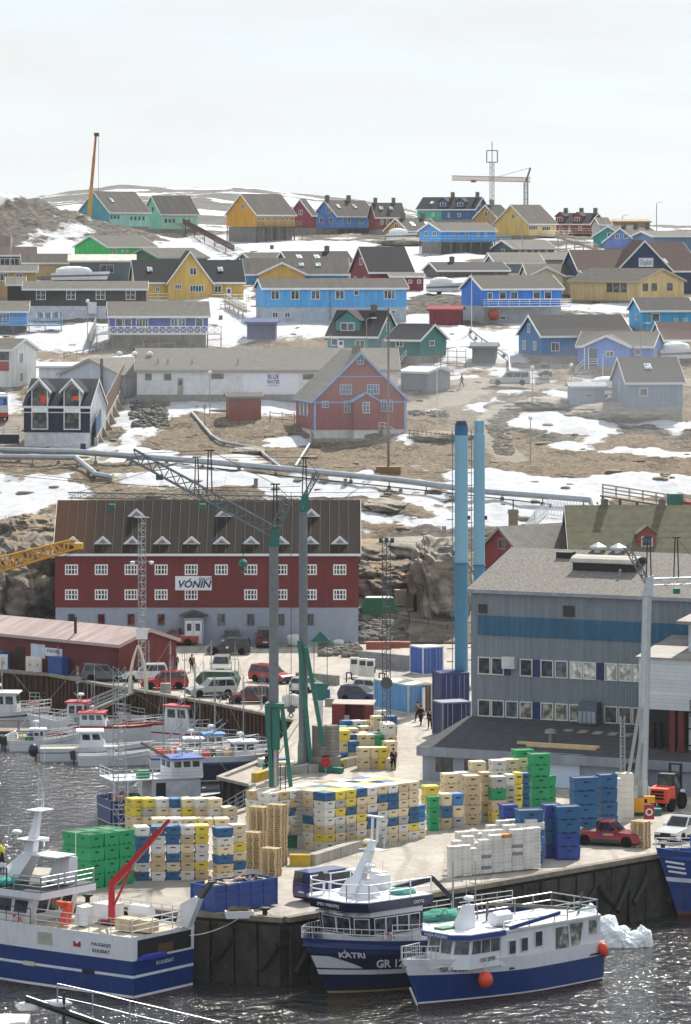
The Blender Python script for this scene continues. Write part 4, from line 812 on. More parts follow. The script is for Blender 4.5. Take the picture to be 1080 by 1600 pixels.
# fish factory
FA = R(-26); FP = Vector((10.3, 340, QZ)); FO = thing('fish_factory', 'large grey corrugated fish factory with a blue stripe and two window rows', 'factory', FP, FA)
def Uf(px): return ((px-540)*FP.y/F-FP.x)/(cos(FA)-sin(FA)*(px-540)/F)
def Zf(px, py, off=0): return H-(py-YH)*(FP.y+Uf(px)*sin(FA)+off)/F-FP.z
def factory():
    o = FO; Ln = 34; W = 17.6; h = Zf(735, 922); rise = 2.7; gm = M('#7e8791', 'corr', rough=.55, var=.12, metal=.15, period=.26, dirt=.12)
    wl, rf = gable_body(o, 0, Ln, W, h, rise, gm, M('#7b7771', 'roof', rough=.9, var=.55, scale=5, dirt=.25), M('#8c9097'), oh=.25, yo=.3)
    MB().box(Uf(747), 33, -.05, -.004, Zf(747, 992), Zf(747, 961)).build('blue_stripe', M('#2c5f7e', 'corr', rough=.5, period=.26), wl)
    foil = glass('#bdb9a2', .25); f2 = glass('#6a675c', .15)
    z1 = Zf(757, 1040); z2 = Zf(757, 1106)
    for px in (757,778,822.5,855,877.5,900.7,921.8,955.3,977.5,999,1022,1045): window(o, (Uf(px), 0, z1), (1,0,0), (0,-1,0), 1.12, 1.42, '#d5d5d2', (0,0), pane=foil if px > 890 else random.choice(PANES), t=.08)
    for px in (757,778,800,822.5,855,877.5,900,955,977,999): window(o, (Uf(px), 0, z2), (1,0,0), (0,-1,0), 1.12, 1.38, '#d5d5d2', (0,0), pane=f2 if 810 < px < 905 else None, t=.08)
    bl = M('#1b2a5c')
    for px, z in ((839.4, z1), (938.7, z1), (839.4, z2), (790, z1)): MB().box(Uf(px)-.5, Uf(px)+.5, -.04, -.003, z-.68, z+.68).build('blue_panel', bl, wl)
    MB().box(Uf(798)-.55, Uf(798)+.55, -.6, -.05, z1-.1, z1+.85).build('wall_unit', M('#c9cac8'), o)
    a = MB().box(Uf(925)-.75, Uf(925)+.85, -1.1, -.1, z2-.75, z2+1.0).build('air_conditioner', M('#5d6670', metal=.3), o); g = MB()
    for q in range(4): g.box(Uf(925)-.7+.38*q, Uf(925)-.4+.38*q, -1.13, -1.1, z2-.6, z2+.3)
    g.build('grille', M('#9aa2aa', metal=.4), a)
    for px, py, q in ((755,951,.4), (889,955,.5)): MB().box(Uf(px)-q, Uf(px)+q, -.06, -.002, Zf(px,py)-q*.9, Zf(px,py)+q*.9).build('vent_hatch', M('#2b2d30'), wl)
    # on the roof
    sk = MB(); k = rise/(W/2); y0, y1 = 4.4, 6.6; xa, xb = 7.1, 12.6
    sk.box(xa, xb, y0, y1, h+k*y0-.2, h+k*y1+.25, 0); s_ = sk.build('skylight', M('#1c1c1e'), rf)
    c = MB(); n = 6
    for q in range(n):
        t0, t1 = pi*q/n, pi*(q+1)/n; ym = (y0+y1)/2; rr = (y1-y0)/2+.25
        c.hexa([(xa-.15, ym-rr*cos(t0), h+k*y1+.2+.5*sin(t0)), (xb+.15, ym-rr*cos(t0), h+k*y1+.2+.5*sin(t0)), (xb+.15, ym-rr*cos(t1), h+k*y1+.2+.5*sin(t1)), (xa-.15, ym-rr*cos(t1), h+k*y1+.2+.5*sin(t1)),
                (xa-.15, ym-rr*cos(t0), h+k*y1+.28+.5*sin(t0)), (xb+.15, ym-rr*cos(t0), h+k*y1+.28+.5*sin(t0)), (xb+.15, ym-rr*cos(t1), h+k*y1+.28+.5*sin(t1)), (xa-.15, ym-rr*cos(t1), h+k*y1+.28+.5*sin(t1))])
    c.build('glazing', M('#b5ae9f', rough=.3), s_)
    MB().box(4.6, 5.9, 6.8, 7.9, h+k*7-.3, h+k*8+.35).build('roof_hatch', M('#141416'), rf)
    for x in (7.6, 9.4): MB().lathe([(.35, 0), (.35, .5), (.75, .5), (.7, .65), (.1, .95)], (x, 8.6, h+rise-.1), 10).build('roof_fan', M('#a9adb0', metal=.4, rough=.4), rf)
    MB().cyl((11.7, 3.4, h+k*3.4), (11.7, 3.4, h+k*3.4+.8), .12).build('vent_pipe', GALV, rf)
    # low annex in front
    an = MB(); za, zb = 2.5, 3.85; an.add([(0,-9.5,-.5),(26,-9.5,-.5),(26,0,-.5),(0,0,-.5),(0,-9.5,za),(26,-9.5,za),(26,-.02,zb),(0,-.02,zb)], [(0,1,5,4),(3,7,6,2),(0,4,7,3),(1,2,6,5)])
    ax = an.build('annex', M('#8a909c', 'boards', period=.9, var=.12, dirt=.25), o)
    r_ = MB(); p = [(-.3,-9.9,za-.02),(26,-9.9,za-.02),(26,-.06,zb),(-.3,-.06,zb)]; r_.hexa([(a_, b_, c_) for a_, b_, c_ in p]+[(a_, b_, c_+.22) for a_, b_, c_ in p]); r2 = r_.build('annex_roof', M('#48484a', 'roof', rough=.85, var=.35, scale=1.5), ax)
    MB().box(-.32, 26, -9.96, -9.9, za-.55, za+.2).build('fascia', M('#858b97', 'boards', period=1.1), ax)
    for x, w_, m_ in ((1.9, .75, GLASS), (4.4, .75, GLASS), (6.5, .75, M('#b59a7a', 'wood'))): MB().box(x-w_, x+w_, -9.53, -9.501, .7, 2.15).build('window', m_, ax)
    MB().box(10.6, 13.6, -9.6, -9.51, .05, 2.5).build('sliding_door', M('#b9c9e0', var=.05), ax); MB().box(9.2, 13.9, -9.66, -9.6, 2.5, 2.75).build('door_rail', M('#c5d2e2'), ax)
    for q in range(7): MB().obox((7+q*1.35, -2.6-.1*q, za+(zb-za)*.75+.16), (.35, 0, 0), (0, .45, .07), (0, 0, .02)).build('board', M('#8a8070' if q % 2 else '#7d8484', 'wood'), r2)
    pl = MB(); pl.box(7.5, 14.5, -7.9, -7.5, za+.55, za+.75); pl.box(8.5, 14.4, -8.3, -7.95, za+.45, za+.6); pl.build('plank_pile', PALW, r2)
    MB().lathe([(.18,0),(.18,1.0),(.5,1.0),(.45,1.25),(.1,1.35)], (9.8,-6.5,za+.4), 10).build('roof_fan', GALV, r2)
    return o
factory()
def white_block():
    P = gq(1000, 1240); o = thing('cold_store', 'white clad cold store raised on dark red steel posts', 'building', P, R(-26)); s = F/P.y; wm = M('#c2c8cf', 'lap', rough=.6, var=.08, period=.3)
    z = lambda py: (1240-py)/s*1.0
    MB().box(-.9, 9, 2, 10, z(1112), z(1032)).build('upper_wall', wm, o)
    r_ = MB(); r_.hexa([(-1.1,1.8,z(1032)),(9,1.8,z(1032)),(9,10,z(1010)),(-1.1,10,z(1010)),(-1.1,1.8,z(1030)),(9,1.8,z(1030)),(9,10,z(1008)),(-1.1,10,z(1008))]); r_.build('roof', M('#8b857e', 'roof', var=.3), o)
    MB().box(2.4, 9, 4.2, 9, z(1025), z(978)).build('top_wall', wm, o); MB().hexa([(1.6,3.6,z(980)),(9,3.6,z(980)),(9,9.5,z(968)),(1.6,9.5,z(968)),(1.6,3.6,z(975)),(9,3.6,z(975)),(9,9.5,z(963)),(1.6,9.5,z(963))]).build('top_roof', M('#7f7a74', 'roof', var=.3), o)
    rd = M('#5e1c1e', rough=.6)
    for x in (1.55, 2.25): MB().box(x, x+.45, 2.3, 2.7, -.2, z(1112)).build('steel_post', rd, o)
    MB().box(2.8, 9, 3.2, 3.4, 0, z(1118)).build('wall_panel', M('#c9ccd0', 'plain', var=.06), o)
    b = MB()
    for k in range(4): b.box(2.75, 9, 3.08, 3.18, .9+k*1.3, 1.0+k*1.3)
    b.build('girt', rd, o); MB().box(-.9, 1.5, 3.5, 9.8, -.2, z(1112)).build('dark_opening', M('#121315'), o)
    d = MB().box(3.9, 6.0, .6, 2.0, z(1118), z(1112)).build('landing', M('#5b5f66', metal=.3), o); railing(d, [(3.9, 2, z(1112)), (3.9, .7, z(1112)), (5.2, .7, z(1112))], 1.0, M('#5b5f66', metal=.3)); MB().box(5.3, 6.3, 1.93, 2.0, z(1112), z(1064)).build('door', M('#d4d8de'), o)
    for x in (-.2, .35): MB().cyl((x, 3.2, 0), (x, 3.2, z(1135)), .2).build('black_duct', M('#1a1b1d', metal=.3), o)
white_block()
o, i = house('low dark red quay shed with a faded pink roof', -70,186, 1063,1010,985, -43, 7.8, '#671a1e', '#a3918d', rk='metalroof', name='quay_shed', cat='shed', trim='#b8a09c', L=24, wk='boards', gwall='#6f1c1f')
s = i['s']; ca = cos(R(-43))
def us(px): # along the shed front
    Y0 = i['P'].y; return ((px-540)*Y0/F-i['P'].x)/(ca-sin(R(-43))*(px-540)/F)
MB().box(us(49), us(71), -.07, -.01, 1.35, 2.75).build('notice_board', M('#c9cfdc'), o); sgn = MB().box(us(72), us(98), -.08, -.01, 1.7, 2.5).build('notice_board', M('#dcdde2'), o)
text('BRUGSENI', .5, M('#23345f'), sgn, ((us(72)+us(98))/2, -.09, 2.1), (1,0,0), (0,-1,0), width=2.2) if False else text('DIESEL', .42, M('#23345f'), sgn, ((us(72)+us(98))/2, -.09, 2.2), (1,0,0), (0,-1,0), width=1.9)
MB().box(us(24), us(38), -.06, -.005, 0, 2.3).build('door', M('#2a1516'), o); MB().box(us(103)-.1, us(103)+.1, 1.2, 1.4, 3.8, 5.6).build('flue_pipe', M('#222224'), o)
for a_, b_, c_ in ((5,20,0), (90,112,0)): MB().box(us(a_), us(b_), -1.3, -.3, 0, 1.8).build('blue_locker', M('#244a8c', 'plain', rough=.5), o)
# chimneys
def big_chimney(px, row, r, top, brk, kind):
    P = gq(px, row); z = lambda py: H-(py-YH)*P.y/F-P.z; o = thing('power_plant_chimney', kind, 'chimney', P); lb = M('#7aa9c0', 'steel', rough=.45, var=.06, scale=.5); mb_ = M('#427c9a', 'steel', rough=.45, var=.1, scale=.5)
    MB().cyl((0,0,-.3), (0,0,z(brk)), r, n=24, m=0).build('lower_pipe', mb_, o, smooth=True); MB().cyl((0,0,z(brk)), (0,0,z(top+22)), r, n=24).build('upper_pipe', lb, o, smooth=True)
    MB().cyl((0,0,z(brk)-.06), (0,0,z(brk)+.06), r+.1, n=24).build('flange', M('#2f5f80'), o)
    if r > .58:
        MB().cyl((0,0,z(top+22)), (0,0,z(top+7)), r, n=24).build('cap_band', M('#2a6494'), o, smooth=True); MB().lathe([(r, z(top+7)), (r*.72, z(top)), (r*.72, z(top)-.4), (.3, z(top)-.5)], n=24).build('cap', M('#1c3c5c'), o, smooth=True)
    else:
        MB().cyl((0,0,z(top+22)), (0,0,z(top+20)), r, r*.9, n=20).build('cap', lb, o)
        for k in range(3):
            a = 2*pi*k/3+.5; MB().cyl((r*.5*cos(a), r*.5*sin(a), z(top+21)), (r*.5*cos(a), r*.5*sin(a), z(top)), r*.42, n=10).build('flue', lb, o, smooth=True)
    ld = MB(); x = -r-.22
    for yy in (-.2, .2): ld.cyl((x, yy, 0), (x, yy, z(top+15)), .03, n=4)
    k = .5
    while k < z(top+15): ld.cyl((x, -.2, k), (x, .2, k), .018, n=4, caps=False); k += .45
    k = 2.5
    while k < z(top+15): ld.torus((x-.2, 0, k), .36, .025, n=8, k=4); k += 1.2
    ld.build('ladder', M('#56788c', metal=.3), o)
    for py in (810,): MB().box(r-.05, r+.22, -.12, .12, z(py)-.12, z(py)+.25).build('lamp', M('#222222'), o)
    return o
big_chimney(721, 1096, .61, 658, 880, 'tall light blue steel chimney with a dark blue top, left of two'); big_chimney(749, 1072, .54, 657, 883, 'tall light blue steel chimney with three small flues on top, right of two')
# district heating pipes
def pipe(label, pts, r, lift, sup=4, col='#9aa0a6', name='heating_pipe'):
    P = []
    for px, py in pts:
        s = s_of(py+lift); Y = F/s; P.append(at(px, py, Y))
    o = thing(name, label, 'pipe', P[0]); mb = MB(); pts3 = [p-P[0] for p in P]; mt = M(col, 'steel', rough=.4, metal=.5, var=.15)
    mb.tube(pts3, r, 10); 
    for p in pts3: mb.ball(p, r, n=10, k=6)
    mb.build('pipe', mt, o, smooth=True)
    L_ = sum((b-a).length for a, b in zip(pts3, pts3[1:])); n = max(1, int(L_/sup)); 
    for q in range(n+1):
        t = L_*q/n; 
        for a, b in zip(pts3, pts3[1:]):
            if t <= (b-a).length+1e-4: p = a+(b-a)*(t/(b-a).length); break
            t -= (b-a).length
        g = TZ(P[0].x+p.x, P[0].y+p.y)-P[0].z
        if p.z-g > r+.05:
            m_ = MB(); m_.box(p.x-.07, p.x+.07, p.y-.07, p.y+.07, g-.4, p.z-r*.7); m_.box(p.x-.22, p.x+.22, p.y-.2, p.y+.2, g-.4, g+.35); m_.build('support', M('#77787a', 'concrete'), o)
    return o
pipe('thick steel heating pipe crossing the whole slope below the villa', [(-30,702),(120,706),(330,722),(480,736),(620,750),(760,768),(925,781),(930,795)], .38, 13, 5)
pipe('short second steel pipe bending down below the navy building', [(-30,713),(118,715),(150,741),(172,745)], .34, 9, 6)
pipe('thin steel pipe stepping down the brown slope left of the villa', [(300,645),(330,680),(345,690),(400,700),(437,729)], .2, 5, 4)
pipe('thin steel pipe leaving the red villa downhill', [(487,665),(486,690),(462,728)], .2, 5, 4)
pipe('steel pipe climbing from the road to the vivid blue house', [(735,514),(752,528),(795,556),(797,580)], .16, 6, 5)
pipe('low black cable pipe lying on the snow under the thick pipe', [(200,716),(420,741),(700,770),(860,788)], .07, 4, 9, '#2b2b2d')
# ---------------------------------------------------------------- cranes and masts
GST = M('#74797d', 'steel', rough=.5, metal=.4, var=.25, scale=3); TG = M('#15665a', rough=.5, var=.2)
def octo(mb, c, r, z0, z1, n=8, m=0, rot=pi/8): mb.lathe([(r, z0), (r, z1)], c, n, m); return mb
def dock_crane(label, px, row, top, wd, jib, jsec, short, rail=None, low=None, col=GST, base=True, tilt=0):
    P = gq(px, row); s = F/P.y; z = lambda py: H-(py-YH)*P.y/F-P.z; x = lambda q: (q-px)/s
    o = thing('dock_crane', label, 'crane', P); zt = z(top)
    c = MB(); c.lathe([(wd*.62, 0), (wd*.62, 2), (wd*.5, 2.6), (wd*.46, zt)], (0,0,0), 8)
    if tilt: c.v = [(a+tilt*b_/zt, b2, b_) for a, b2, b_ in c.v]
    c.build('column', col, o)
    h = MB(); h.hexa([(-.4+tilt,-.35,zt-.5),(.4+tilt,-.35,zt-.5),(.4+tilt,.35,zt-.5),(-.4+tilt,.35,zt-.5),(-.1+tilt,-.25,zt+.9),(.45+tilt,-.25,zt+1.0),(.45+tilt,.25,zt+1.0),(-.1+tilt,.25,zt+.9)]); h.build('slewing_head', TG if col is GST else col, o)
    p1 = Vector((x(jib[0]), jib[2] if len(jib) > 2 else 0, z(jib[1]))); p0 = Vector((tilt, 0, zt+.5))
    jb = lattice(MB(), p0, p1, jsec, max(8, int((p1-p0).length/.9)), (.085*jsec), (.05*jsec)).build('jib', M('#6c7174' if col is GST else '#a9afb2', 'steel', metal=.3, rough=.5), o)
    p2 = Vector((x(short[0]), 0, z(short[1]))); lattice(MB(), p0, p2, jsec*.8, 5, .05, .03).build('back_boom', M('#6f767a', metal=.4), o)
    pd = MB(); nn = (p1-p0)
    posts = [p0+nn*.45+Vector((0,0,.3)), p0+Vector((.1,0,.4))]
    tops = []
    for q in posts:
        t_ = q+Vector((0, 0, 3.0)); tops.append(t_)
        pd = MB()
        for e in (-.18, .18): pd.cyl(q+Vector((e, 0, 0)), t_+Vector((e*.5, 0, 0)), .05, n=5)
        pd.beam(t_-Vector((.35,0,0)), t_+Vector((.35,0,0)), .1, .1)
        pd.build('pendant_post', M('#26282a'), jb)
    wr = MB(); wr.cyl(p1, tops[0], .02, n=4); wr.cyl(tops[0], tops[1], .02, n=4); wr.cyl(tops[1], p2, .02, n=4); wr.build('stay_cable', M('#2a2a2c'), jb)
    for f in (.42, .8): MB().box(p0.x+nn.x*f-.25, p0.x+nn.x*f+.25, -.3, .3, p0.z+nn.z*f-.75, p0.z+nn.z*f-.35).build('trolley', TG, jb)
    return o, x, z, P, zt
o, x, z, P, zt = dock_crane('nearer of two grey dock cranes, on a banded concrete ballast drum', 428, 1318, 842, .72, (205,709), .75, (452,778))
# hydraulic raising struts on the column
for a, b in (((417,1102),(426,1235)), ((441,1102),(456,1240))): MB().beam((x(a[0]), -.5, z(a[1])), (x(b[0]), -.5, z(b[1])), .22, .3).build('strut', TG, o)
MB().cyl((.15, -.55, z(1170)), (.15, -.55, z(1105)), .3, n=10).build('hydraulic_cylinder', TG, o); MB().cyl((.1, -.55, z(1240)), (.1, -.55, z(1170)), .13, n=8).build('piston_rod', STEEL, o); MB().box(-.6, .75, -.75, .4, z(1104), z(1098)).build('bracket', TG, o)
d = MB(); xd = x(452)
for k in range(11):
    z0 = .95+k*.285; d.lathe([(1.62, z0), (1.66, z0+.03), (1.66, z0+.25), (1.62, z0+.28)], (xd, -1.0, 0), 8)
d.build('ballast_drum', M('#97928b', 'concrete', rough=.9, var=.2, dirt=.15), o)
fr = MB(); fr.box(xd-1.3, xd+1.0, -2.0, -.2, 0, .95); fr.build('undercarriage', TG, o); MB().box(xd+.6, xd+1.4, -2.4, -1.2, 0, .94).build('ballast_block', CONC, o)
ld = MB()
for e in (-.18, .18): ld.cyl((x(443)+e, -2.55, 3.9), (x(443)+e, -2.55, 6.0), .04, n=5)
ld.build('hook_cable', M('#333333'), o)
def kerb(label, pts, h=.55, w_=.55, ycol=None):
    q = [gq(*p) for p in pts]; o = thing('concrete_kerb', label, 'kerb', q[0]); n = 0
    for a, b in zip(q, q[1:]):
        d = b-a; m = max(1, int(d.length/1.5))
        for k in range(m):
            n += 1
            MB().beam(a-q[0]+d*(k+.02)/m+Vector((0,0,h/2)), a-q[0]+d*(k+.98)/m+Vector((0,0,h/2)), w_, h).build('block', M('#b79a3c', 'concrete', rough=.9) if ycol and n % ycol == 1 else CONC, o)
kerb('ring of concrete kerb blocks round the nearer crane foot', [(452,1352),(486,1352),(545,1334),(590,1319),(560,1302),(500,1296)], .75, .7, 5)
kerb('ring of concrete kerb blocks round the farther crane foot', [(398,1222),(430,1212),(478,1208),(520,1204),(566,1192),(558,1178)], .7, .6, 4)
o, x, z, P, zt = dock_crane('farther of two grey dock cranes, beside tall stacked concrete slabs', 474, 1205, 790, .74, (100,781,6), .45, (497,739))
for a, b in (((468,1000),(486,1190)), ((478,1010),(506,1165))): MB().beam((x(a[0]), -.6, z(a[1])), (x(b[0]), -.6, z(b[1])), .3, .35).build('strut', TG, o)
MB().box(-1.2, 1.6, -.8, .8, .0, .7).build('undercarriage', TG, o)
for a in (-1, 1): MB().beam((0, 0, .4), (a*3.2, -1.4, .25), .5, .4, 0).build('outrigger', TG, o); MB().beam((0, 0, .4), (a*3.2, 1.4, .25), .5, .4, 0).build('outrigger', TG, o)
for cx, h_ in ((x(500), 9), (x(518), 9)):
    b = MB()
    for k in range(h_): b.lathe([(.62, 1.25+k*.27), (.65, 1.28+k*.27), (.65, 1.49+k*.27), (.62, 1.51+k*.27)], (cx, .4, 0), 8)
    b.box(cx-.75, cx+.75, -.4, 1.1, .0, 1.24); b.build('ballast_stack', M('#8a867f', 'concrete', var=.2, rough=.9), o)
mb = MB(); mb.torus((0,-.12,.0), .34, .1, (0,1,0)); lr = mb.build('life_ring_cabinet', [RED], None, smooth=True, loc=gq(509,1208)+Vector((0,-.4,.95))); tag(lr, 'red round life ring holder on the kerb by the farther crane', 'life ring')
MB().cyl((0,0,-.95), (0,0,-.2), .05).build('post', STEEL, lr); MB().cyl((0,-.05,0), (0,-.01,0), .42, n=16).build('backing', M('#b23030'), lr)
o, x, z, P, zt = dock_crane('pale galvanised dock crane in front of the grey factory', 1003, 1272, 920, .75, (1120,915,5), .5, (978,853), col=M('#b4bbbf', 'steel', rough=.4, metal=.45, var=.15, scale=2), tilt=.42)
for a, b in (((999,1105),(972,1262)), ((1000,1160),(985,1262))): MB().beam((x(a[0]), -.5, z(a[1])), (x(b[0]), -.8, z(b[1])), .18, .22).build('strut', STEEL, o)
lattice(MB(), (x(972), -.7, 0), (x(972), -.7, z(1118)), .3, 10, .05, .03).build('ladder', STEEL, o)
hk = MB(); hk.cyl((x(1029)+5, 0, z(1000)), (x(1029)+5, 0, z(1085)), .03, n=4)
yb = MB(); yb.box(-1.0, .3, -1.3, -.7, .3, 1.3); yb.box(.1, .9, -1.3, -.9, 1.0, 1.5); yb.build('yellow_cover', M('#d99a1e'), o); MB().box(-1.4, 1.4, -.9, .9, .0, .5).build('base_frame', TG, o)
lb = MB().box(-.38, .38, -.06, .06, -.5, .6).build('life_ring_box', RED, None, loc=gq(1014,1285)+Vector((0,-.2,.75))); tag(lb, 'red life ring box beside the pale crane foot', 'life ring'); MB().torus((0,-.1,.05), .22, .06, (0,1,0)).build('ring', WHITE, lb)
# hanging hooks
def hook(label, px, py, top, Y, col):
    P = at(px, py, Y); s = F/Y; o = thing('crane_hook', label, 'hook', P); MB().cyl((0,0,.3), (0,0,(py-top)/s), .025, n=4).build('cable', M('#2b2b2d'), o); MB().lathe([(.08,.5),(.3,.3),(.34,0),(.1,-.15)], (0,0,0), 8).build('block', col, o); MB().torus((0,0,-.35), .16, .045, (0,1,0), n=10).build('hook', M('#55401e'), o)
hook('green hook block hanging before the red warehouse', 380, 884, 830, 298, TG); hook('grey bell shaped hook block under the farther crane jib', 455, 1111, 770, 335, M('#4d5052'))
def spreader(px, py, top, Y):
    P = at(px, py, Y); s = F/Y; o = thing('lifting_frame', 'green lifting frame hanging on two cables right of the crane column', 'lifting gear', P); m = MB()
    m.prism([(-.75,0,.0),(.75,0,0),(.2,0,-1.4),(-.2,0,-1.4)], (0,.12,0)); m.build('yoke', TG, o); MB().box(-.2,.2,-.1,.25,-5.8,-1.4).build('shank', M('#c9cfd0', metal=.3), o)
    for e in (-.55, .55): MB().cyl((e,.05,0), (e,.05,(py-top)/s), .03, n=4).build('cable', M('#2b6a58'), o)
    MB().prism([(-.9,0,(py-top)/s),(.9,0,(py-top)/s),(0,0,(py-top)/s+.9)], (0,.2,0)).build('head_plate', TG, o)
spreader(501, 1068, 1003, 345)
# yellow lattice jib entering from the left
def yellow_jib():
    Y = 385; a = at(-120, 905, Y); b = at(128, 850, Y-4); o = thing('yellow_crane_jib', 'yellow lattice crane jib reaching in from the left edge', 'crane', b); m = M('#d9a32c', rough=.45, var=.1)
    p0 = a-b; p1 = Vector((-.6, 0, 0)); lattice(MB(), p0+Vector((0,0,-.6)), p1, 1.75, 17, .09, .06, w1=.9).build('lattice', m, o); MB().box(-.7, .1, -.5, .5, -.45, .1).build('head_sheave', m, o)
    MB().cyl(p0+Vector((0,0,-2.6)), (-1, 0, -.9), .03, n=4).build('cable', M('#3a3a3a'), o)
yellow_jib()
def lattice_mast(label, px, row, top, wd, n, col='#8b9194', base_z=None, name='lattice_mast', r=.035, Y=None, lamps=True):
    P = gq(px, row) if Y is None else at(px, row, Y); z = H-(top-YH)*P.y/F-P.z; o = thing(name, label, 'mast', P); lattice(MB(), (0,0,0), (0,0,z), wd, n, r, r*.65, sides=3).build('lattice', M(col, 'steel', metal=.4, rough=.5), o)
    if lamps: 
        h = MB(); h.box(-wd*.9, wd*.9, -.2, .2, z, z+.08)
        for e in (-.7, 0, .7): h.box(wd*e-.16, wd*e+.16, -.35, -.1, z-.1, z+.3)
        h.build('floodlight', M('#3a3d40'), o)
    return o, z
o, z = lattice_mast('slender lattice mast standing before the red warehouse', 222, 1073, 808, .72, 26, '#a9adae', lamps=False)
MB().box(-.55,.55,-.45,-.4,4.6,5.6).build('notice', WHITE, o); MB().box(-.7,.7,-.25,.25,z-.05,z).build('head_frame', STEEL, o)
for e in (-1, 1): MB().lathe([(.05,0),(.22,.1),(.25,.3),(.05,.35)], (e*.9,0,z*.72), 8).build('floodlight', WHITE, o); MB().beam((0,0,z*.74), (e*.9,0,z*.74), .06, .06).build('arm', STEEL, o)
o, z = lattice_mast('dark lattice floodlight mast on a red base near the light blue container', 604, 1176, 846, .68, 26, '#5d6164'); MB().box(-.75,.85,-.5,.5,0,1.35).build('base_block', M('#a02a30'), o); MB().cyl((0,-.8,z*.08+4.5), (0,-.7,z*.08+4.5), .5, n=14).build('reflector_dish', M('#4a4d50'), o)
lattice_mast('thin lattice mast rising behind the green tubs', 186, 1330, 1042, .85, 20, '#9aa0a3', lamps=False, r=.028)
P = gh(136, 372); o = thing('mobile_crane_boom', 'tall yellow telescopic crane boom against the sky', 'crane', P)
tp = at(150, 211, P.y)-P; MB().cyl((0,0,-1), tp*.5, .55, .5, 6).build('boom_base', M('#c99a3a'), o); MB().cyl(tp*.5, tp*.8, .4, .38, 6).build('boom_section', M('#b5762c'), o); MB().cyl(tp*.8, tp, .3, .28, 6).build('boom_tip', M('#a5622a'), o); MB().box(tp.x-.4, tp.x+.7, -.3, .3, tp.z-.3, tp.z+.5).build('head', M('#4d3a28'), o); MB().cyl(tp+Vector((.6,0,0)), tp+Vector((.6,0,-14)), .04, n=4).build('cable', M('#555555'), o)
o, z = lattice_mast('tall telecom mast with a square antenna cage on the skyline', 769, 388, 252, .9, 28, '#8f8a86', Y=gh(769, 388).y, lamps=False, r=.06)
cg = MB()
for zz in (-.2, 2.2):
    for a, b in (((-1.1,-1.1),(1.1,-1.1)), ((1.1,-1.1),(1.1,1.1)), ((1.1,1.1),(-1.1,1.1)), ((-1.1,1.1),(-1.1,-1.1))): cg.beam((*a, z+zz), (*b, z+zz), .14, .14)
for a in ((-1.1,-1.1),(1.1,-1.1),(1.1,1.1),(-1.1,1.1)): cg.beam((*a, z-.2), (*a, z+2.2), .14, .14)
cg.build('antenna_cage', M('#6e6a68'), o); MB().cyl((0,0,z), (0,0,z+4), .09, n=5).build('aerial', M('#6e6a68'), o)
P = gh(822, 362); o = thing('tower_crane', 'distant tower crane with a level jib on the skyline', 'crane', P); zz = lambda py: H-(py-YH)*P.y/F-P.z; xx = lambda q: (q-822)*P.y/F
lattice(MB(), (0,0,0), (0,0,zz(284)), .9, 14, .1, .06).build('tower', M('#4f4c4a'), o); jj = lattice(MB(), (xx(829),0,zz(281)), (xx(706),0,zz(278)), 1.0, 30, .08, .05).build('jib', M('#a06a5a'), o); MB().beam((0,0,zz(284)), (xx(829),0,zz(262)), .4, .4).build('apex', M('#5c504a'), o); MB().cyl((xx(829),0,zz(262)), (xx(775),0,zz(277)), .05, n=4).build('stay_cable', M('#6c6260'), o); MB().box(xx(740)-.6, xx(740)+.6, -.5, .5, zz(281)-.6, zz(281)).build('trolley', M('#6c5a50'), o)
# ---------------------------------------------------------------- fish tubs, pallets, containers
_tub = {}
TC = {'cream': '#d8c6a4', 'white': '#d3d0ca', 'tan': '#c0a985', 'yellow': '#d6c04a', 'blue': '#1f5a86', 'green': '#12945c', 'navy blue': '#23408f', 'grey': '#a3a19b', 'light blue': '#3f78b4'}
def tub_mesh(col, a, b, h, top):
    k = (col, a, b, h, top)
    if k in _tub: return _tub[k]
    m = MB(); t = .04; A, B = a/2-.015, b/2-.015
    bot = [(-A+t, -B+t), (A-t, -B+t), (A-t, B-t), (-A+t, B-t)]; tp = [(-A, -B), (A, -B), (A, B), (-A, B)]
    m.hexa([(x, y, .09) for x, y in bot]+[(x, y, h-.07) for x, y in tp], 0)
    r = .025; m.box(-A-r*.4, A+r*.4, -B-r*.4, B+r*.4, h-.09, h-.012 if top != 'open' else h-.06, 0)
    for x in (-A+t+.02, -.13, A-t-.28):
        m.box(x, x+.26, -B+t+.01, B-t-.01, 0, .1, 0)
    m.box(-A+.07, A-.07, -B+.07, B-.07, .02, .085, 1)
    m.box(-.16, .16, -B-.003, -B+.02, h*.62, h*.74, 1); m.box(-A-.003, -A+.02, -.12, .12, h*.62, h*.72, 1)
    if top == 'lid': m.box(-A+.03, A-.03, -B+.03, B-.03, h-.012, h+.02, 2)
    if top == 'open':
        for x0, x1, y0, y1 in ((-A,A,-B,-B+.06), (-A,A,B-.06,B), (-A,-A+.06,-B+.06,B-.06), (A-.06,A,-B+.06,B-.06)): m.box(x0, x1, y0, y1, h-.06, h, 2)
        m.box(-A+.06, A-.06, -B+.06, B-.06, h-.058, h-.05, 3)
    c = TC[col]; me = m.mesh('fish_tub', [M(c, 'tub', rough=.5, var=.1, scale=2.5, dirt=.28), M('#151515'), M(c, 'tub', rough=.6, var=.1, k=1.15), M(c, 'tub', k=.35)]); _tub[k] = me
    return me
def pick(): 
    return random.choices(['cream','white','tan','yellow','blue','grey'], [34,26,16,11,16,3])[0]
def tub(col, p, rot, a, b, h, top, label, group, name='fish_tub'):
    o = bpy.data.objects.new(name, tub_mesh(col, a, b, h, top)); C.objects.link(o); o.location = p; o.rotation_euler.z = rot; tag(o, label, 'fish tub', group); return o
TIER = lambda t, n: 'topmost' if t == n-1 else 'bottom' if t == 0 else ORD[t]+' up'
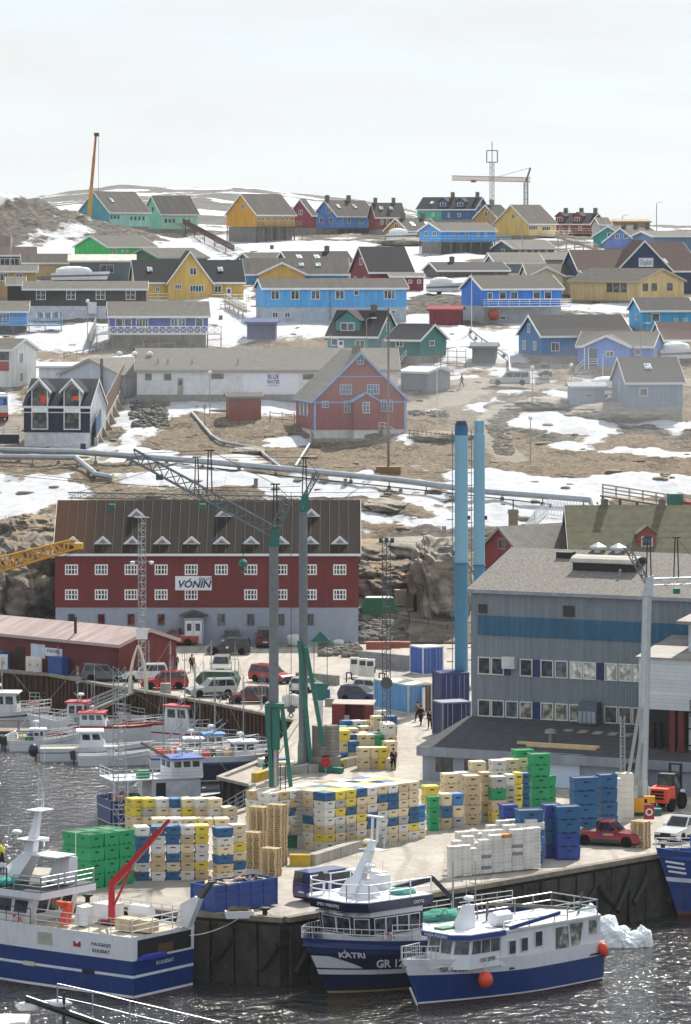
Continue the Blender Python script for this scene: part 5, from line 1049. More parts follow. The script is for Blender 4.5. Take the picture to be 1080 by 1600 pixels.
def stack(px, row, n, cols, rot, a, b, h, where, group, lo=0, open_=False, name='fish_tub', P=None):
    """one column of tubs; px,row = its nearest bottom corner"""
    c = gq(px, row) if P is None else P; r = R(rot)
    for t in range(lo, n):
        col = cols[t] if t < len(cols) else pick(); top = ('open' if open_ else 'lid') if t == n-1 else 'none'
        if cols and t == n-1 and cols[-1] == 'green': top = 'open'
        q = c+Matrix.Rotation(r, 3, 'Z') @ Vector((a/2+random.uniform(-.02,.02), b/2+random.uniform(-.02,.02), 0)); q.z = c.z+t*h
        tub(col, q, r+random.uniform(-.012,.012), a, b, h, top, f'{col} fish tub, {TIER(t, n)} in the {where}', group, name)
# the largest block
G1 = 'tubs in the largest block on the quay'; N0 = gq(508, 1331); rA = R(43); uA = Vector((cos(rA), sin(rA), 0)); uB = Vector((-sin(rA), cos(rA), 0)); a_, b_, h_ = 1.03, 1.25, .587
def cell(ia, ib): return N0+uA*(ia*a_)+uB*(ib*b_)
first = {0: ['white','yellow','tan','white','white','white','blue']}
for ia in range(9): stack(0, 0, 7, first.get(ia, []), 43, a_, b_, h_, f'{ORD[ia]} front column of the largest tub block', G1, P=cell(ia, 0))
stack(0, 0, 7, [], 43, a_, b_, h_, 'end column behind the drum', G1, P=cell(0, 1))
for ia in (-3, -2, -1): stack(0, 0, 7, [], 43, a_, b_, h_, f'{ORD[ia+3]} column left of the banded drum', G1, P=cell(ia, 2), lo=2 if ia > -3 else 0)
stack(0, 0, 7, [], 43, a_, b_, h_, 'far left back corner of the largest block', G1, P=cell(-3, 3))
for ib in (1, 2, 3):
    for ia in range(1 if ib == 1 else 0 if ib == 2 else -2, 9):
        stack(0, 0, 7, [], 43, a_, b_, h_, f'{["","second","third","fourth"][ib]} row of the largest block, {ORD[ia+2]} place', G1, P=cell(ia, ib), lo=6, open_=random.random() < .25)
stack(0, 0, 4, ['cream','white','light blue','light blue'], 43, .8, b_, h_, 'short column right of the largest block', G1, P=cell(9, .1))
# the block behind the red boat crane
G2 = 'tubs beside the green bins'; xs = [212.5, 236.5, 259.5, 282, 304.5]
cols = [['blue','white','blue','blue','blue','white'], ['white','tan','tan','white','white','blue'], ['blue','cream','blue','white','blue','blue'], ['white','tan','tan','cream','tan','white'], ['tan','yellow','white','white','yellow','yellow']]
for i_, px in enumerate(xs): stack(px, 1377-i_*.6, 6, cols[i_], 6 if i_ else 14, .97, 1.25, .6, f'{ORD[i_]} column right of the green bins', G2)
stack(340, 1379, 6, ['cream','tan','blue','cream','white','blue'], 24, 1.2, 1.03, .6, 'sixth column right of the green bins', G2); stack(364, 1373.5, 6, ['white','blue','cream','yellow','cream','cream'], 24, 1.0, 1.03, .6, 'seventh column right of the green bins', G2)
G3 = 'tubs in the rear row behind the green bins'
rr = [(207,['yellow','yellow']), (225,['grey','yellow']), (246,['cream','white']), (270,['white','blue']), (286,['yellow','cream']), (306,['tan','white']), (328,['white','cream']), (352,['cream'])]
for i_, (px, cc) in enumerate(rr):
    n = 7 if i_ < 7 else 6; stack(px, 1344, n, [pick() for _ in range(n-len(cc))]+cc, 30, 1.03, 1.2, .6, f'{ORD[i_]} rear column behind the green bins', G3, lo=0 if i_ in (0, 7) else n-3)
for i_, px in enumerate((238, 262, 286, 310, 336)): stack(px, 1363, 6, [], 8, 1.03, 1.2, .6, f'{ORD[i_]} column between the two left rows', G3, lo=5)
# green bins
G4 = 'green bins in the left block'; g0 = gq(140, 1390)
for ib in (0, 1):
    for ia in range(3):
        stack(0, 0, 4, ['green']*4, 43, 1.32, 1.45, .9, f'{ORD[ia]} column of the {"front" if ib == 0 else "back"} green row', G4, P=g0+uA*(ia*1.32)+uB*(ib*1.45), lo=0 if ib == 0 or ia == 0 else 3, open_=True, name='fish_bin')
# the row before the factory annex
G5 = 'tubs in the row before the factory annex'
row = [(671,1299,['green']*3,.8,.9,.83), (690,1297,['tan','blue','cream'],.85,1.0,.86), (707,1295,['grey','cream','light blue'],.9,1.0,.84), (727,1290,['tan','tan','tan','tan','tan'],1.2,1.2,.72), (752,1284,['grey','tan','cream','cream','tan'],.8,1.0,.72), (769,1287,['yellow','tan','green','grey'],1.15,1.1,.85), (793,1283,['grey','grey','grey','white'],.6,1.0,.85), (806,1280,['yellow','yellow','yellow','yellow'],.55,1.0,.85), (817,1276,['blue','blue','blue','blue'],.6,1.0,.8)]
for i_, (px, r_, cc, a1, b1, h1) in enumerate(row): stack(px, r_, len(cc), cc, 16, a1, b1, h1, f'{ORD[i_]} column before the factory annex', G5)
for i_, (px, r_, n, c_) in enumerate([(664,1276,3,'yellow'),(694,1272,4,'cream'),(716,1270,4,'white'),(738,1268,5,'cream'),(770,1266,5,'white'),(790,1264,5,'cream'),(808,1262,5,'cream')]): stack(px, r_, n, [c_]*n, 16, 1.15, 1.1, .74, f'{ORD[i_]} back column before the factory annex', G5, lo=n-2)
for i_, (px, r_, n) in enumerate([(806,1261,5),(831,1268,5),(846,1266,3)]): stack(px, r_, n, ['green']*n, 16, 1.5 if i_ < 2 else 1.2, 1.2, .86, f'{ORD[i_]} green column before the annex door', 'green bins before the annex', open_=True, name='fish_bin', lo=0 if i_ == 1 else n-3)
G6 = 'blue bins near the quay edge'
for i_, (px, r_, n, cc, a1) in enumerate([(786,1342,4,['blue','blue','blue','navy blue'],1.1), (812,1351,4,['blue','light blue','blue','blue'],1.75), (852,1342,4,['navy blue','blue','blue','navy blue'],1.3), (871,1345,4,['navy blue','navy blue','blue','blue'],1.7), (897,1302,4,['blue']*4,1.85), (939,1297,4,['blue']*4,1.3)]):
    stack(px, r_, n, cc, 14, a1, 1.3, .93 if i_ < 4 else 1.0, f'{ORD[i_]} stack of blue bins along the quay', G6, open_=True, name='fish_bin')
# loose tubs round the farther crane
G7 = 'loose tubs behind the farther crane'; rows7 = [(1203, [(563,['cream','cream']), (581,['tan','cream']), (592,['yellow','yellow']), (603,['cream'])]), (1193, [(531,['light blue','cream','yellow']), (546,['cream','blue']), (606,['white','cream'])]), (1182, [(541,['cream','blue']), (560,['white','cream']), (574,['cream','cream']), (588,['green','green']), (603,['yellow','cream','white'])]),
 (1172, [(531,['blue','yellow']), (546,['yellow','cream']), (562,['blue']), (578,['cream']), (594,['cream'])]), (1162, [(531,['blue']), (548,['cream']), (563,['cream']), (578,['blue']), (600,['grey','white'])]), (1152, [(530,['light blue']), (546,['green']), (566,['cream']), (584,['cream','cream']), (606,['tan','blue'])]), (1143, [(536,['blue']), (553,['white']), (572,['cream']), (590,['cream','white'])])]
for k_, (r_, L_) in enumerate(rows7):
    for i_, (px, cc) in enumerate(L_): stack(px, r_, len(cc), cc, 20+4*(i_ % 3), .95, 1.0, .88, f'{ORD[i_]} stack, row {k_+1}, behind the farther crane', G7)
# pallets
_pm = None
def pallet_mesh():
    m = MB()
    for y in (-.6, -.35, -.1, .15, .42): m.box(-.4, .4, y, y+.16, .122, .144)
    for x in (-.4, -.05, .3):
        m.box(x, x+.1, -.6, .6, .1, .122); m.box(x, x+.1, -.6, .6, 0, .022)
        for y in (-.6, -.07, .46): m.box(x, x+.1, y, y+.14, .022, .1)
    return m.mesh('pallet', PALW)
PMESH = pallet_mesh()
def pallets(px, row, n, rot, where, group, lo=0, z=0):
    c = gq(px, row)
    for t in range(lo, n):
        o = bpy.data.objects.new('pallet', PMESH); C.objects.link(o); o.location = c+Vector((random.uniform(-.03,.03), random.uniform(-.03,.03), .145*t+z)); o.rotation_euler.z = R(rot)+random.uniform(-.03,.03)
        tag(o, f'wooden pallet, {TIER(t, n)} in the {where}', 'pallet', group)
GP = 'stacked wooden pallets'
pallets(433, 1352, 29, 60, 'tallest pallet stack beside the banded drum', GP); pallets(405, 1345, 26, 60, 'pallet stack behind and left of the tallest', GP, 8); pallets(424, 1368, 13, 60, 'low pallet stack in front of the tallest', GP); pallets(400, 1356, 17, 60, 'leftmost pallet stack beside the cream tubs', GP); pallets(1001, 1324, 13, 52, 'pallet stack by the red pickup', GP)
# white fish boxes
_wb = {}
def box_mesh(c):
    if c not in _wb:
        m = MB(); m.hexa([(-.37,-.27,0),(.37,-.27,0),(.37,.27,0),(-.37,.27,0),(-.4,-.3,.24),(.4,-.3,.24),(.4,.3,.24),(-.4,.3,.24)], 0); m.box(-.41,.41,-.31,.31,.215,.25,0); m.box(-.33,.33,-.23,.23,.245,.252,1)
        for x in (-.2, .2): m.box(x-.06, x+.06, -.297, -.27, .06, .16, 1)
        _wb[c] = m.mesh('fish_box', [M(c, 'tub', rough=.5, var=.06), M(c, 'tub', k=.72)])
    return _wb[c]
def boxes(px, row, n, where, spec=None, lo=0, rot=20):
    c = gq(px, row)
    for t in range(lo, n):
        col = (spec or {}).get(t, 'white'); o = bpy.data.objects.new('fish_box', box_mesh({'white': '#d8d4cf', 'grey': '#85888c', 'orange': '#c98a2c'}[col])); C.objects.link(o)
        o.location = c+Vector((random.uniform(-.015,.015), 0, .25*t+.12)); o.rotation_euler.z = R(rot); tag(o, f'{col} fish box, {TIER(t, n)} in the {where}', 'fish box', 'white fish boxes stacked near the quay edge')
for i_, (px, n, sp) in enumerate([(709,8,None),(725,8,None),(741,7,None),(757,9,{1:'grey',4:'grey'}),(773,10,None),(789,10,{9:'orange'}),(806,11,{4:'grey',6:'grey'}),(823,11,None),(834,11,None)]):
    boxes(px, 1371-i_*1.6, n, f'{ORD[i_]} front stack of fish boxes', sp)
    boxes(px+6, 1362-i_*1.6, n+(i_ % 2), f'{ORD[i_]} middle stack of fish boxes', None, n-2); boxes(px+12, 1353-i_*1.6, n+1, f'{ORD[i_]} back stack of fish boxes', None, n-1)
# white styrofoam blocks by the pale crane
for i_, (px, r_, n, w_) in enumerate([(958,1285,7,1.0),(976,1276,7,1.1),(1003,1268,4,1.0)]):
    c = gq(px, r_)
    for t in range(n): tag(MB().box(-w_/2, w_/2, -.5, .5, 0, .46).build('wrapped_bale', M('#d6d2c8', 'concrete', var=.1), None, loc=c+Vector((random.uniform(-.02,.02), 0, t*.47)), rot=R(18)), f'white wrapped bale, {TIER(t, n)} in the {ORD[i_]} bale stack by the pale crane', 'bale', 'white bales stacked by the pale crane')
# containers and skips
def container(label, px, row, a, b, h, rot, col, door='a', z=QZ, Y=None, name='shipping_container', top=None):
    P = gq(px, row) if Y is None else at(px, row, Y); o = thing(name, label, 'container', P, R(rot)); m = M(col, 'corr', rough=.5, var=.12, dirt=.2, period=.3); tm = M(top or col, rough=.5, k=.8)
    MB().box(0, a, 0, b, .12, h-.12).build('body', m, o); f = MB()
    for x in (0, a):
        for y in (0, b): f.box(x-.06 if x == 0 else x-.08, x+.08 if x == 0 else x+.06, y-.06 if y == 0 else y-.08, y+.08 if y == 0 else y+.06, 0, h)
    for z_ in (0, h-.13):
        f.box(0, a, -.05, .07, z_, z_+.13); f.box(0, a, b-.07, b+.05, z_, z_+.13); f.box(-.05, .07, 0, b, z_, z_+.13); f.box(a-.07, a+.05, 0, b, z_, z_+.13)
    f.build('frame', tm, o); MB().box(.02, a-.02, .02, b-.02, h-.1, h-.02).build('roof', M(top or '#b8b6b2', rough=.7), o)
    for e in (.02, .51):
        q = MB(); q.box(a*e, a*(e+.47), -.045, -.005, .14, h-.15); d = q.build('door', M(col, rough=.5, k=.9), o); lb = MB()
        for x in (.15, .32): lb.cyl((a*(e+x), -.08, .2), (a*(e+x), -.08, h-.2), .025, n=5)
        lb.build('lock_bar', STEEL, d)
    return o
c = container('light blue shipping container with an open end by the factory', 638, 1116, 2.44, 6.06, 2.65, 30, '#4f8fc4', top='#c8c4ba'); MB().box(1.5, 2.35, -.06, -.05, .15, 2.5).build('dark_opening', M('#4a3428'), c); MB().box(1.2, 1.5, -.5, -.46, .15, 2.4).build('open_door_leaf', M('#d4d4d0'), c)
container('royal blue container with a pale roof on the upper yard', 661, 1055, 2.3, 2.4, 2.75, 30, '#2a56a8', top='#cdd2d8')
container('navy blue container behind the left chimney foot', 690, 1101, 2.6, 3, 2.9, 14, '#1b2a66', top='#2a3a70'); container('dark navy container standing close to the factory corner', 692, 1152, 2.6, 2.2, 3.0, 22, '#1d2c5e', top='#8a90a0')
container('rust red container below the rock face', 628, 935, 2.6, 6, 2.55, 4, '#8a4238', Y=gh(640, 937).y, top='#a8685c')
o = thing('red_booth', 'dark red three sided booth open to the front', 'booth', gq(524, 1136), R(-6)); rb_ = M('#6d1418', rough=.55, var=.15); 
for nm, q in (('side_wall', (-.25,.85,-.1,.02,0,2.0)), ('side_wall', (2.6,3.4,-.1,.02,0,1.95)), ('back_wall', (0,3.2,2.0,2.1,0,2.1))): MB().box(*q).build(nm, rb_, o)
MB().box(-.3,.0,0,2,0,2.0).build('side_wall', rb_, o); MB().hexa([(-.3,.1,2.0),(3.4,.1,1.95),(3.4,2.2,2.1),(-.3,2.2,2.1),(-.3,.1,2.06),(3.4,.1,2.01),(3.4,2.2,2.2),(-.3,2.2,2.2)]).build('roof', M('#9a8e86'), o)
tag(MB().box(0,.45,0,.4,0,1.1).build('grey_cabinet', M('#8d8f8c'), None, loc=gq(538, 1138)), 'small grey cabinet standing before the red booth', 'cabinet')
def skip(label, px, row, L_, W_, hh, rot, col, Y=None, ramp=.8, lidded=False):
    o = thing('waste_skip', label, 'skip', gq(px, row) if Y is None else at(px, row, Y), R(rot)); p = [(0,0,.1),(L_,0,.1),(L_+ramp*.3,0,hh*.55),(L_-ramp*.2,0,hh),(-ramp*.1,0,hh),(-ramp,0,hh*.5)]
    m = M(col, 'plain', rough=.5, var=.15, dirt=.25); MB().prism(p, (0, W_, 0)).build('body', m, o); r = MB()
    for k in range(3): r.box(L_*(.2+.3*k), L_*(.2+.3*k)+.08, -.05, 0, .1, hh)
    r.build('rib', m, o); MB().box(.1, L_*.9, .08, W_-.08, hh-.05, hh+.04).build('lid' if lidded else 'load', M('#c5cfca' if lidded else '#6b6a60'), o); return o
skip('dark green waste skip with a white lid on the upper yard', 572, 965, 3.1, 2.2, 2.1, 2, '#17664a', Y=gh(590, 967).y, ramp=.5, lidded=True); skip('dark green slant ended skip parked behind the silver car', 316, 1076, 3.2, 1.8, 1.6, -10, '#1d4632')
def dumpster():
    o = thing('waste_container', 'long dark blue open waste container heaped with scrap', 'container', gq(335, 1430), R(43.5)); m = M('#1c3f86', 'plain', rough=.5, var=.15, dirt=.25); b = MB(); L_, W_, hh = 5.4, 2.2, 1.85
    for q in ((0,L_,0,.06), (0,L_,W_-.06,W_), (0,.06,.06,W_-.06), (L_-.06,L_,.06,W_-.06)): b.box(*q, .12, hh)
    b.box(.06, L_-.06, .06, W_-.06, .12, 1.25); b.build('body', m, o); f = MB()
    for k in range(6): x = L_*k/5; f.box(x-.05, x+.05, -.06, 0, .1, hh)
    for z_ in (.12, .75, 1.25, hh-.1): f.box(-.05, L_+.05, -.075, -.06, z_, z_+.1)
    for k in range(3): f.box(-.06, 0, W_*k/2-.05, W_*k/2+.05, .1, hh)
    f.box(-.08, -.06, 0, W_, hh-.1, hh); f.build('rib', M('#24498f', rough=.5), o); t = MB()
    for k in range(46):
        c = Vector((random.uniform(.4, L_-.4), random.uniform(.3, W_-.3), 1.3+random.uniform(0, .7))); v = Vector((random.uniform(-1,1), random.uniform(-1,1), random.uniform(-.3,.3))).normalized()
        t.obox(c, v*random.uniform(.15,.6), v.cross(Vector((0,0,1)))*random.uniform(.05,.3), Vector((0,0,random.uniform(.02,.1))), k % 4)
    ob = t.build('scrap_heap', [M('#b8a080', 'wood'), M('#cdc8c0'), M('#5a4338', 'wood'), M('#8f8478', 'wood')], o); ob['kind'] = 'stuff'
dumpster()
pb = MB(); pb.hexa([(-.85,-.35,0),(.85,-.35,0),(.85,.35,0),(-.85,.35,0),(-.9,-.4,.45),(.9,-.4,.45),(.9,.4,.45),(-.9,.4,.45)]); pl = pb.build('planter', WHITE, None, loc=gq(374, 1434), rot=R(8)); tag(pl, 'white planter box on the quay edge by the blue waste container', 'planter'); s_ = MB(); s_.box(-.82,.82,-.33,.33,.44,.47,1)
for k in range(60): s_.tube([(random.uniform(-.75,.75), random.uniform(-.3,.3), .46), (random.uniform(-.8,.8), random.uniform(-.35,.35), random.uniform(.55,.75))], .015, 4, 0)
s_.build('plant', [M('#6b5a3a'), M('#3a2e24')], pl)
def bollard(px, row, label):
    o = MB().lathe([(.3,0),(.3,.06),(.16,.1),(.16,.42),(.34,.5),(.34,.62),(.1,.66)], n=12).build('bollard', M('#222224', metal=.3, rough=.6), None, smooth=True, loc=gq(px, row)); tag(o, label, 'bollard')
bollard(414, 1433, 'black mooring bollard at the corner of the quay'); bollard(137, 1412, 'black mooring bollard beside the green bins'); bollard(1036, 1328, 'black mooring bollard by the pallet stack')
# fuel pumps and yard clutter
for i_, (px, row_) in enumerate([(554,1058),(567,1060),(579,1061)]):
    m = MB(); m.box(-.42,.42,-.25,.25,.2,1.95); o = m.build('fuel_pump', M('#d9d8d4', rough=.45), None, loc=gq(px, row_), rot=R(-8)); tag(o, f'white fuel pump, {["left","middle","right"][i_]} of three on the yard', 'fuel pump', 'fuel pumps on the yard'); MB().box(-.3,.3,-.27,-.25,1.3,1.75).build('display', M('#3b4046'), o); MB().torus((.46,-.1,.9), .3, .03, (1,0,0), 12, 5).build('hose', RUB, o)
o = thing('pump_guard', 'black low steel frame guarding the three white fuel pumps', 'guard', gq(567, 1066), R(-8)); MB().tube([(-1.6,0,0),(-1.6,0,.9),(-1.1,0,.9),(-1.1,0,.25),(1.6,0,.25),(1.6,0,.9),(2.1,0,.9),(2.1,0,0)], .07, 6).build('frame', M('#222326'), o)
for i_, (px, row_) in enumerate([(47,1051),(59,1052),(6,1048)]):
    o = MB().box(-.4,.4,-.3,.3,.15,1.6).build('fuel_pump', M('#dcdad4', rough=.45), None, loc=gq(px, row_)); tag(o, f'white fuel pump by the red shed, {["second","third","first"][i_]} from the left', 'fuel pump', 'fuel pumps by the red shed'); MB().box(-.12,.12,-.32,-.3,.7,.95).build('label_plate', M('#d5a92c'), o); MB().box(-.45,.45,-.35,.35,0,.14).build('base', RED, o)
def wallrun(label, pts, h, t, col, name='concrete_wall', cat='wall', kind='concrete', z=QZ):
    q = [gq(*p) for p in pts]; o = thing(name, label, cat, q[0])
    for a, b in zip(q, q[1:]): MB().beam(a-q[0]+Vector((0,0,h/2)), b-q[0]+Vector((0,0,h/2)), t, h).build('panel', M(col, kind, rough=.9, var=.25, dirt=.2), o)
wallrun('low grey concrete barrier left of the fuel pumps', [(462,1066),(482,1066),(528,1071)], .95, .5, '#8b8983'); wallrun('long grey concrete wall behind the fuel pumps', [(562,1040),(640,1048)], 1.5, .4, '#85868a', z=QZ); wallrun('low grey concrete barrier behind the red booth', [(510,1103),(545,1106)], .7, .4, '#85837d')
for i_, (px, row_, a, h) in enumerate([(592,1030,1.3,.8),(612,1028,.9,.7),(628,1027,.9,.6)]): tag(MB().box(-a,a,-.5,.5,0,h).build('rust_tank', M('#8a4a3c', dirt=.3), None, loc=gq(px,row_)+Vector((0,1,.9))), f'rusty brown tank, {ORD[i_]} from the left behind the pumps', 'tank', 'rusty tanks behind the pumps')
def bag(px, row, r, label, col='#c9c9c6'):
    tag(blob((0,0,r*.7), r, r*.8, r*.75, int(px), n=20, k=12, pw=.7, amp=.12).build('bulk_bag', M(col, rough=.8), None, smooth=True, loc=gq(px,row)), label, 'bag', 'white bulk bags on the yard')
bag(455, 1105, .85, 'white bulk bag on the yard left of the farther crane'); bag(529, 1012, .6, 'small white bulk bag beside the rubble bank'); bag(461, 1010, .9, 'big pale bulk bag in front of the red warehouse'); bag(508, 1008, .55, 'small white bag beside the blue rubbish box')
tag(MB().box(-.95,.95,-.5,.5,0,.9).build('rubbish_box', M('#2f76c4'), None, loc=gq(528,1003)), 'bright blue rubbish box against the red warehouse', 'box')
for i_, (px, row_) in enumerate([(444,1003),(575,947)]): pass
def wrapped(px, row, a, h, col, label): 
    o = MB().box(-a,a,-.5,.5,.14,h).build('wrapped_load', M(col, 'wood', var=.35, scale=3), None, loc=gh(px,row)+Vector((0,0,.1))); tag(o, label, 'pallet load'); MB().box(-a,a,-.5,.5,0,.13).build('pallet', PALW, o)
wrapped(626, 947, .65, 1.7, '#9c8a78', 'brown shrink wrapped pallet load before the rust red container'); wrapped(643, 954, .6, 1.7, '#5e4a3a', 'dark firewood stack on a pallet before the container'); wrapped(657, 954, .75, 1.85, '#7a6148', 'wide firewood stack on a pallet beside the rock face')
for i_, (px, row_) in enumerate([(246,1078),(271,1077)]):
    o = MB().lathe([(.16,.04),(.03,.62)], n=10).build('traffic_cone', ORANGE, None, loc=gq(px,row_)); MB().box(-.2,.2,-.2,.2,0,.04).build('base', M('#222222'), o); MB().lathe([(.122,.2),(.088,.36)], n=10).build('band', WHITE, o); tag(o, f'orange traffic cone {["left","right"][i_]} of the round drum by the whalebone arch', 'traffic cone', 'traffic cones by the arch')
tag(MB().lathe([(.5,0),(.52,.5),(.5,1.0)], n=14).build('drum', M('#8f8d85'), None, loc=gq(259,1084), smooth=True), 'grey drum between two traffic cones', 'drum')
def wharf_clutter():
    for i_, (px, row_, w_, d_, h_, c_, l_) in enumerate([(447,1207,.6,.6,.9,'#d8c8a0','cream tub'),(437,1200,.5,.6,.8,'#2d5f9a','blue tub'),(420,1196,.8,.5,.6,'#c8c4bc','white tub'),(503,1092,.6,.5,.9,'#2d5f8a','blue tub on a cream one'),(1056,1262,.5,.5,1.4,'#d3d6d8','white cabinet'),(845,1262,.4,.3,.5,'#803030','red can')]):
        tag(MB().box(-w_,w_,-d_,d_,0,h_).build('fish_tub', M(c_,'tub',dirt=.2), None, loc=gq(px,row_), rot=R(10*i_)), f'single {l_} standing alone beside {["the nearer crane","the jetty corner","the jetty rail","the farther crane","the forklift","the green bins"][i_]}', 'tub')
wharf_clutter()
# ---------------------------------------------------------------- boats
NAVY = M('#101c40', 'plain', rough=.3, var=.12, dirt=.1); BLUE = M('#0b3272', 'plain', rough=.3, var=.15, dirt=.2); BWHITE = M('#d9dbe0', 'plain', rough=.4, var=.06, dirt=.25); BOOT = M('#5c1f1c', 'plain', rough=.7, var=.3); DECK = M('#b9b09c', 'concrete', rough=.9, var=.2); BRED = M('#9c2024', 'plain', rough=.35, var=.1, dirt=.1)
def hull(par, L_, B, top, rake, levels, mats, bul=.7, fine=2.0, ns=22, stern=.92, start=.5, name='hull', deckm=None, wlf=.86, bowlift=0, tumble=0):
    """levels: heights above the waterline between which the bands of paint run; the last is the gunwale at midship"""
    def hb(t, u):
        t0 = start-(1-u)*.12; p = fine-(1-u)*.45
        base = 1 if t < t0 else max(0., 1-((t-t0)/(1-t0))**p)
        k = stern+(1-stern)*min(1, t/.25)
        return max(B/2*base*k*(wlf+(1-wlf)*u), .03)
    def zt(t, z): 
        f = max(z, 0)/levels[-1]; return z+top(t)*f
    def pt_(t, z, side):
        u = min(1, max(z, 0)/levels[-1]); y = hb(t, u); x = L_*t+rake*(u)*max(0, (t-.55)/.45)**2
        if z < 0: y *= max(.25, 1+z*.35)
        return (x, side*y, zt(t, z))
    ts = [1-(1-i/(ns-1))**1.5 for i in range(ns)]; mb = MB(); n = len(levels)
    for side in (-1, 1):
        vs = [pt_(t, z, side) for t in ts for z in levels]; fs = []; ms = []
        for i in range(ns-1):
            for j in range(n-1): fs.append((i*n+j, (i+1)*n+j, (i+1)*n+j+1, i*n+j+1)); ms.append(j)
        o = len(mb.v); mb.v += vs; mb.f += [tuple(q+o for q in f) for f in fs]; mb.m += ms
    for j in range(n-1): mb.add([pt_(0, levels[j], -1), pt_(0, levels[j], 1), pt_(0, levels[j+1], 1), pt_(0, levels[j+1], -1)], [(0,1,2,3)], j); mb.add([pt_(1, levels[j], -1), pt_(1, levels[j], 1), pt_(1, levels[j+1], 1), pt_(1, levels[j+1], -1)], [(0,1,2,3)], j)
    m = len(mats); w = .1; T = levels[-1]
    for side in (-1, 1):   # gunwale cap and inside of the bulwark
        vs = []
        for t in ts:
            a = pt_(t, T, side); yi = side*max(abs(a[1])-w, .01); vs += [a, (a[0]-(.1 if t > .97 else 0), yi, a[2]), (a[0]-(.1 if t > .97 else 0), yi, a[2]-bul)]
        mb.add(vs, [f for i in range(ns-1) for f in ((i*3, i*3+3, i*3+4, i*3+1), (i*3+1, i*3+4, i*3+5, i*3+2))], m-1)
    h = mb.build(name, mats, par, smooth=True)
    vs = []; 
    for t in ts:
        a = pt_(t, T, 1); yi = max(abs(a[1])-w*.5, .01); vs += [(a[0], -yi, a[2]-bul), (a[0], yi, a[2]-bul)]
    MB().add(vs, [(i*2, i*2+2, i*2+3, i*2+1) for i in range(ns-1)]).build('deck', deckm or DECK, par)
    return h, pt_
def cabin(par, name, bot, topp, z0, z1, mat):
    n = len(bot); mb = MB(); mb.add([(x, y, z0) for x, y in bot]+[(x, y, z1) for x, y in topp], [(i, (i+1) % n, n+(i+1) % n, n+i) for i in range(n)]+[tuple(range(n)), tuple(range(2*n-1, n-1, -1))]); return mb.build(name, mat, par)
def panes(par, bot, topp, z0, z1, i, n, v0, v1, gap=.12, side=.08, m=None, fm=None, name='window'):
    """n windows set into face i of a cabin"""
    k = len(bot); A = Vector((*bot[i], z0)); B_ = Vector((*bot[(i+1) % k], z0)); D = Vector((*topp[i], z1)); E = Vector((*topp[(i+1) % k], z1))
    q = lambda u, v: (A*(1-u)+B_*u)*(1-v)+(D*(1-u)+E*u)*v
    nn = (B_-A).cross(D-A).normalized(); ctr = Vector((sum(p[0] for p in bot)/k, sum(p[1] for p in bot)/k, (z0+z1)/2))
    if nn.dot((A+E)/2-ctr) < 0: nn = -nn
    for j in range(n):
        u0 = side+(1-2*side)*(j+gap/2)/n; u1 = side+(1-2*side)*(j+1-gap/2)/n
        P = [q(u0, v0), q(u1, v0), q(u1, v1), q(u0, v1)]
        if fm:
            c = sum(P, Vector())/4; O = [c+(p-c)*1.14+nn*.008 for p in P]; f = MB().hexa(O+[p+nn*.02 for p in O]).build(name, fm, par); MB().hexa([p+nn*.03 for p in P]+[p+nn*.04 for p in P]).build('pane', m or GLASS, f)
        else: MB().hexa([p+nn*.004 for p in P]+[p+nn*.025 for p in P]).build(name, m or GLASS, par)
def mast(par, x, y, z0, z1, r=.07, arms=(), name='mast', stay=None):
    m = MB(); m.cyl((x, y, z0), (x, y, z1), r, r*.55, 6)
    for z, w in arms: m.beam((x, y-w, z), (x, y+w, z), .06, .06); m.cyl((x, y-w, z), (x, y-w, z+.7), .02, n=4); m.cyl((x, y+w, z), (x, y+w, z+.9), .02, n=4)
    if stay: m.cyl((x, y, z1), stay, .015, n=4)
    return m.build(name, STEEL, par)
def radar(par, x, y, z, w=.8): 
    b = MB(); b.cyl((x, y, z-.35), (x, y, z), .06, n=6); b.lathe([(.05,0),(.32,.02),(.34,.16),(.22,.26)], (x, y, z), 10); b.build('radar', WHITE, par)
def edge(par, pt_, T, z_up, t0, t1, n, side, rails=2, mat=None, inset=.08, name='railing'):
    P = []
    for i in range(n+1):
        a = pt_(t0+(t1-t0)*i/n, T, side); P.append((a[0]-(.05 if t0 > .9 else 0), a[1]-side*inset, a[2]))
    return railing(par, P, z_up, mat or WHITE, name, rails=rails, post=1.1, r=.027)
def ring(par, c, ax=(1,0,0), r=.33): MB().torus(c, r, .08, ax, 16, 6, (0, 1)).build('life_ring', [ORANGE, WHITE], par, smooth=True)
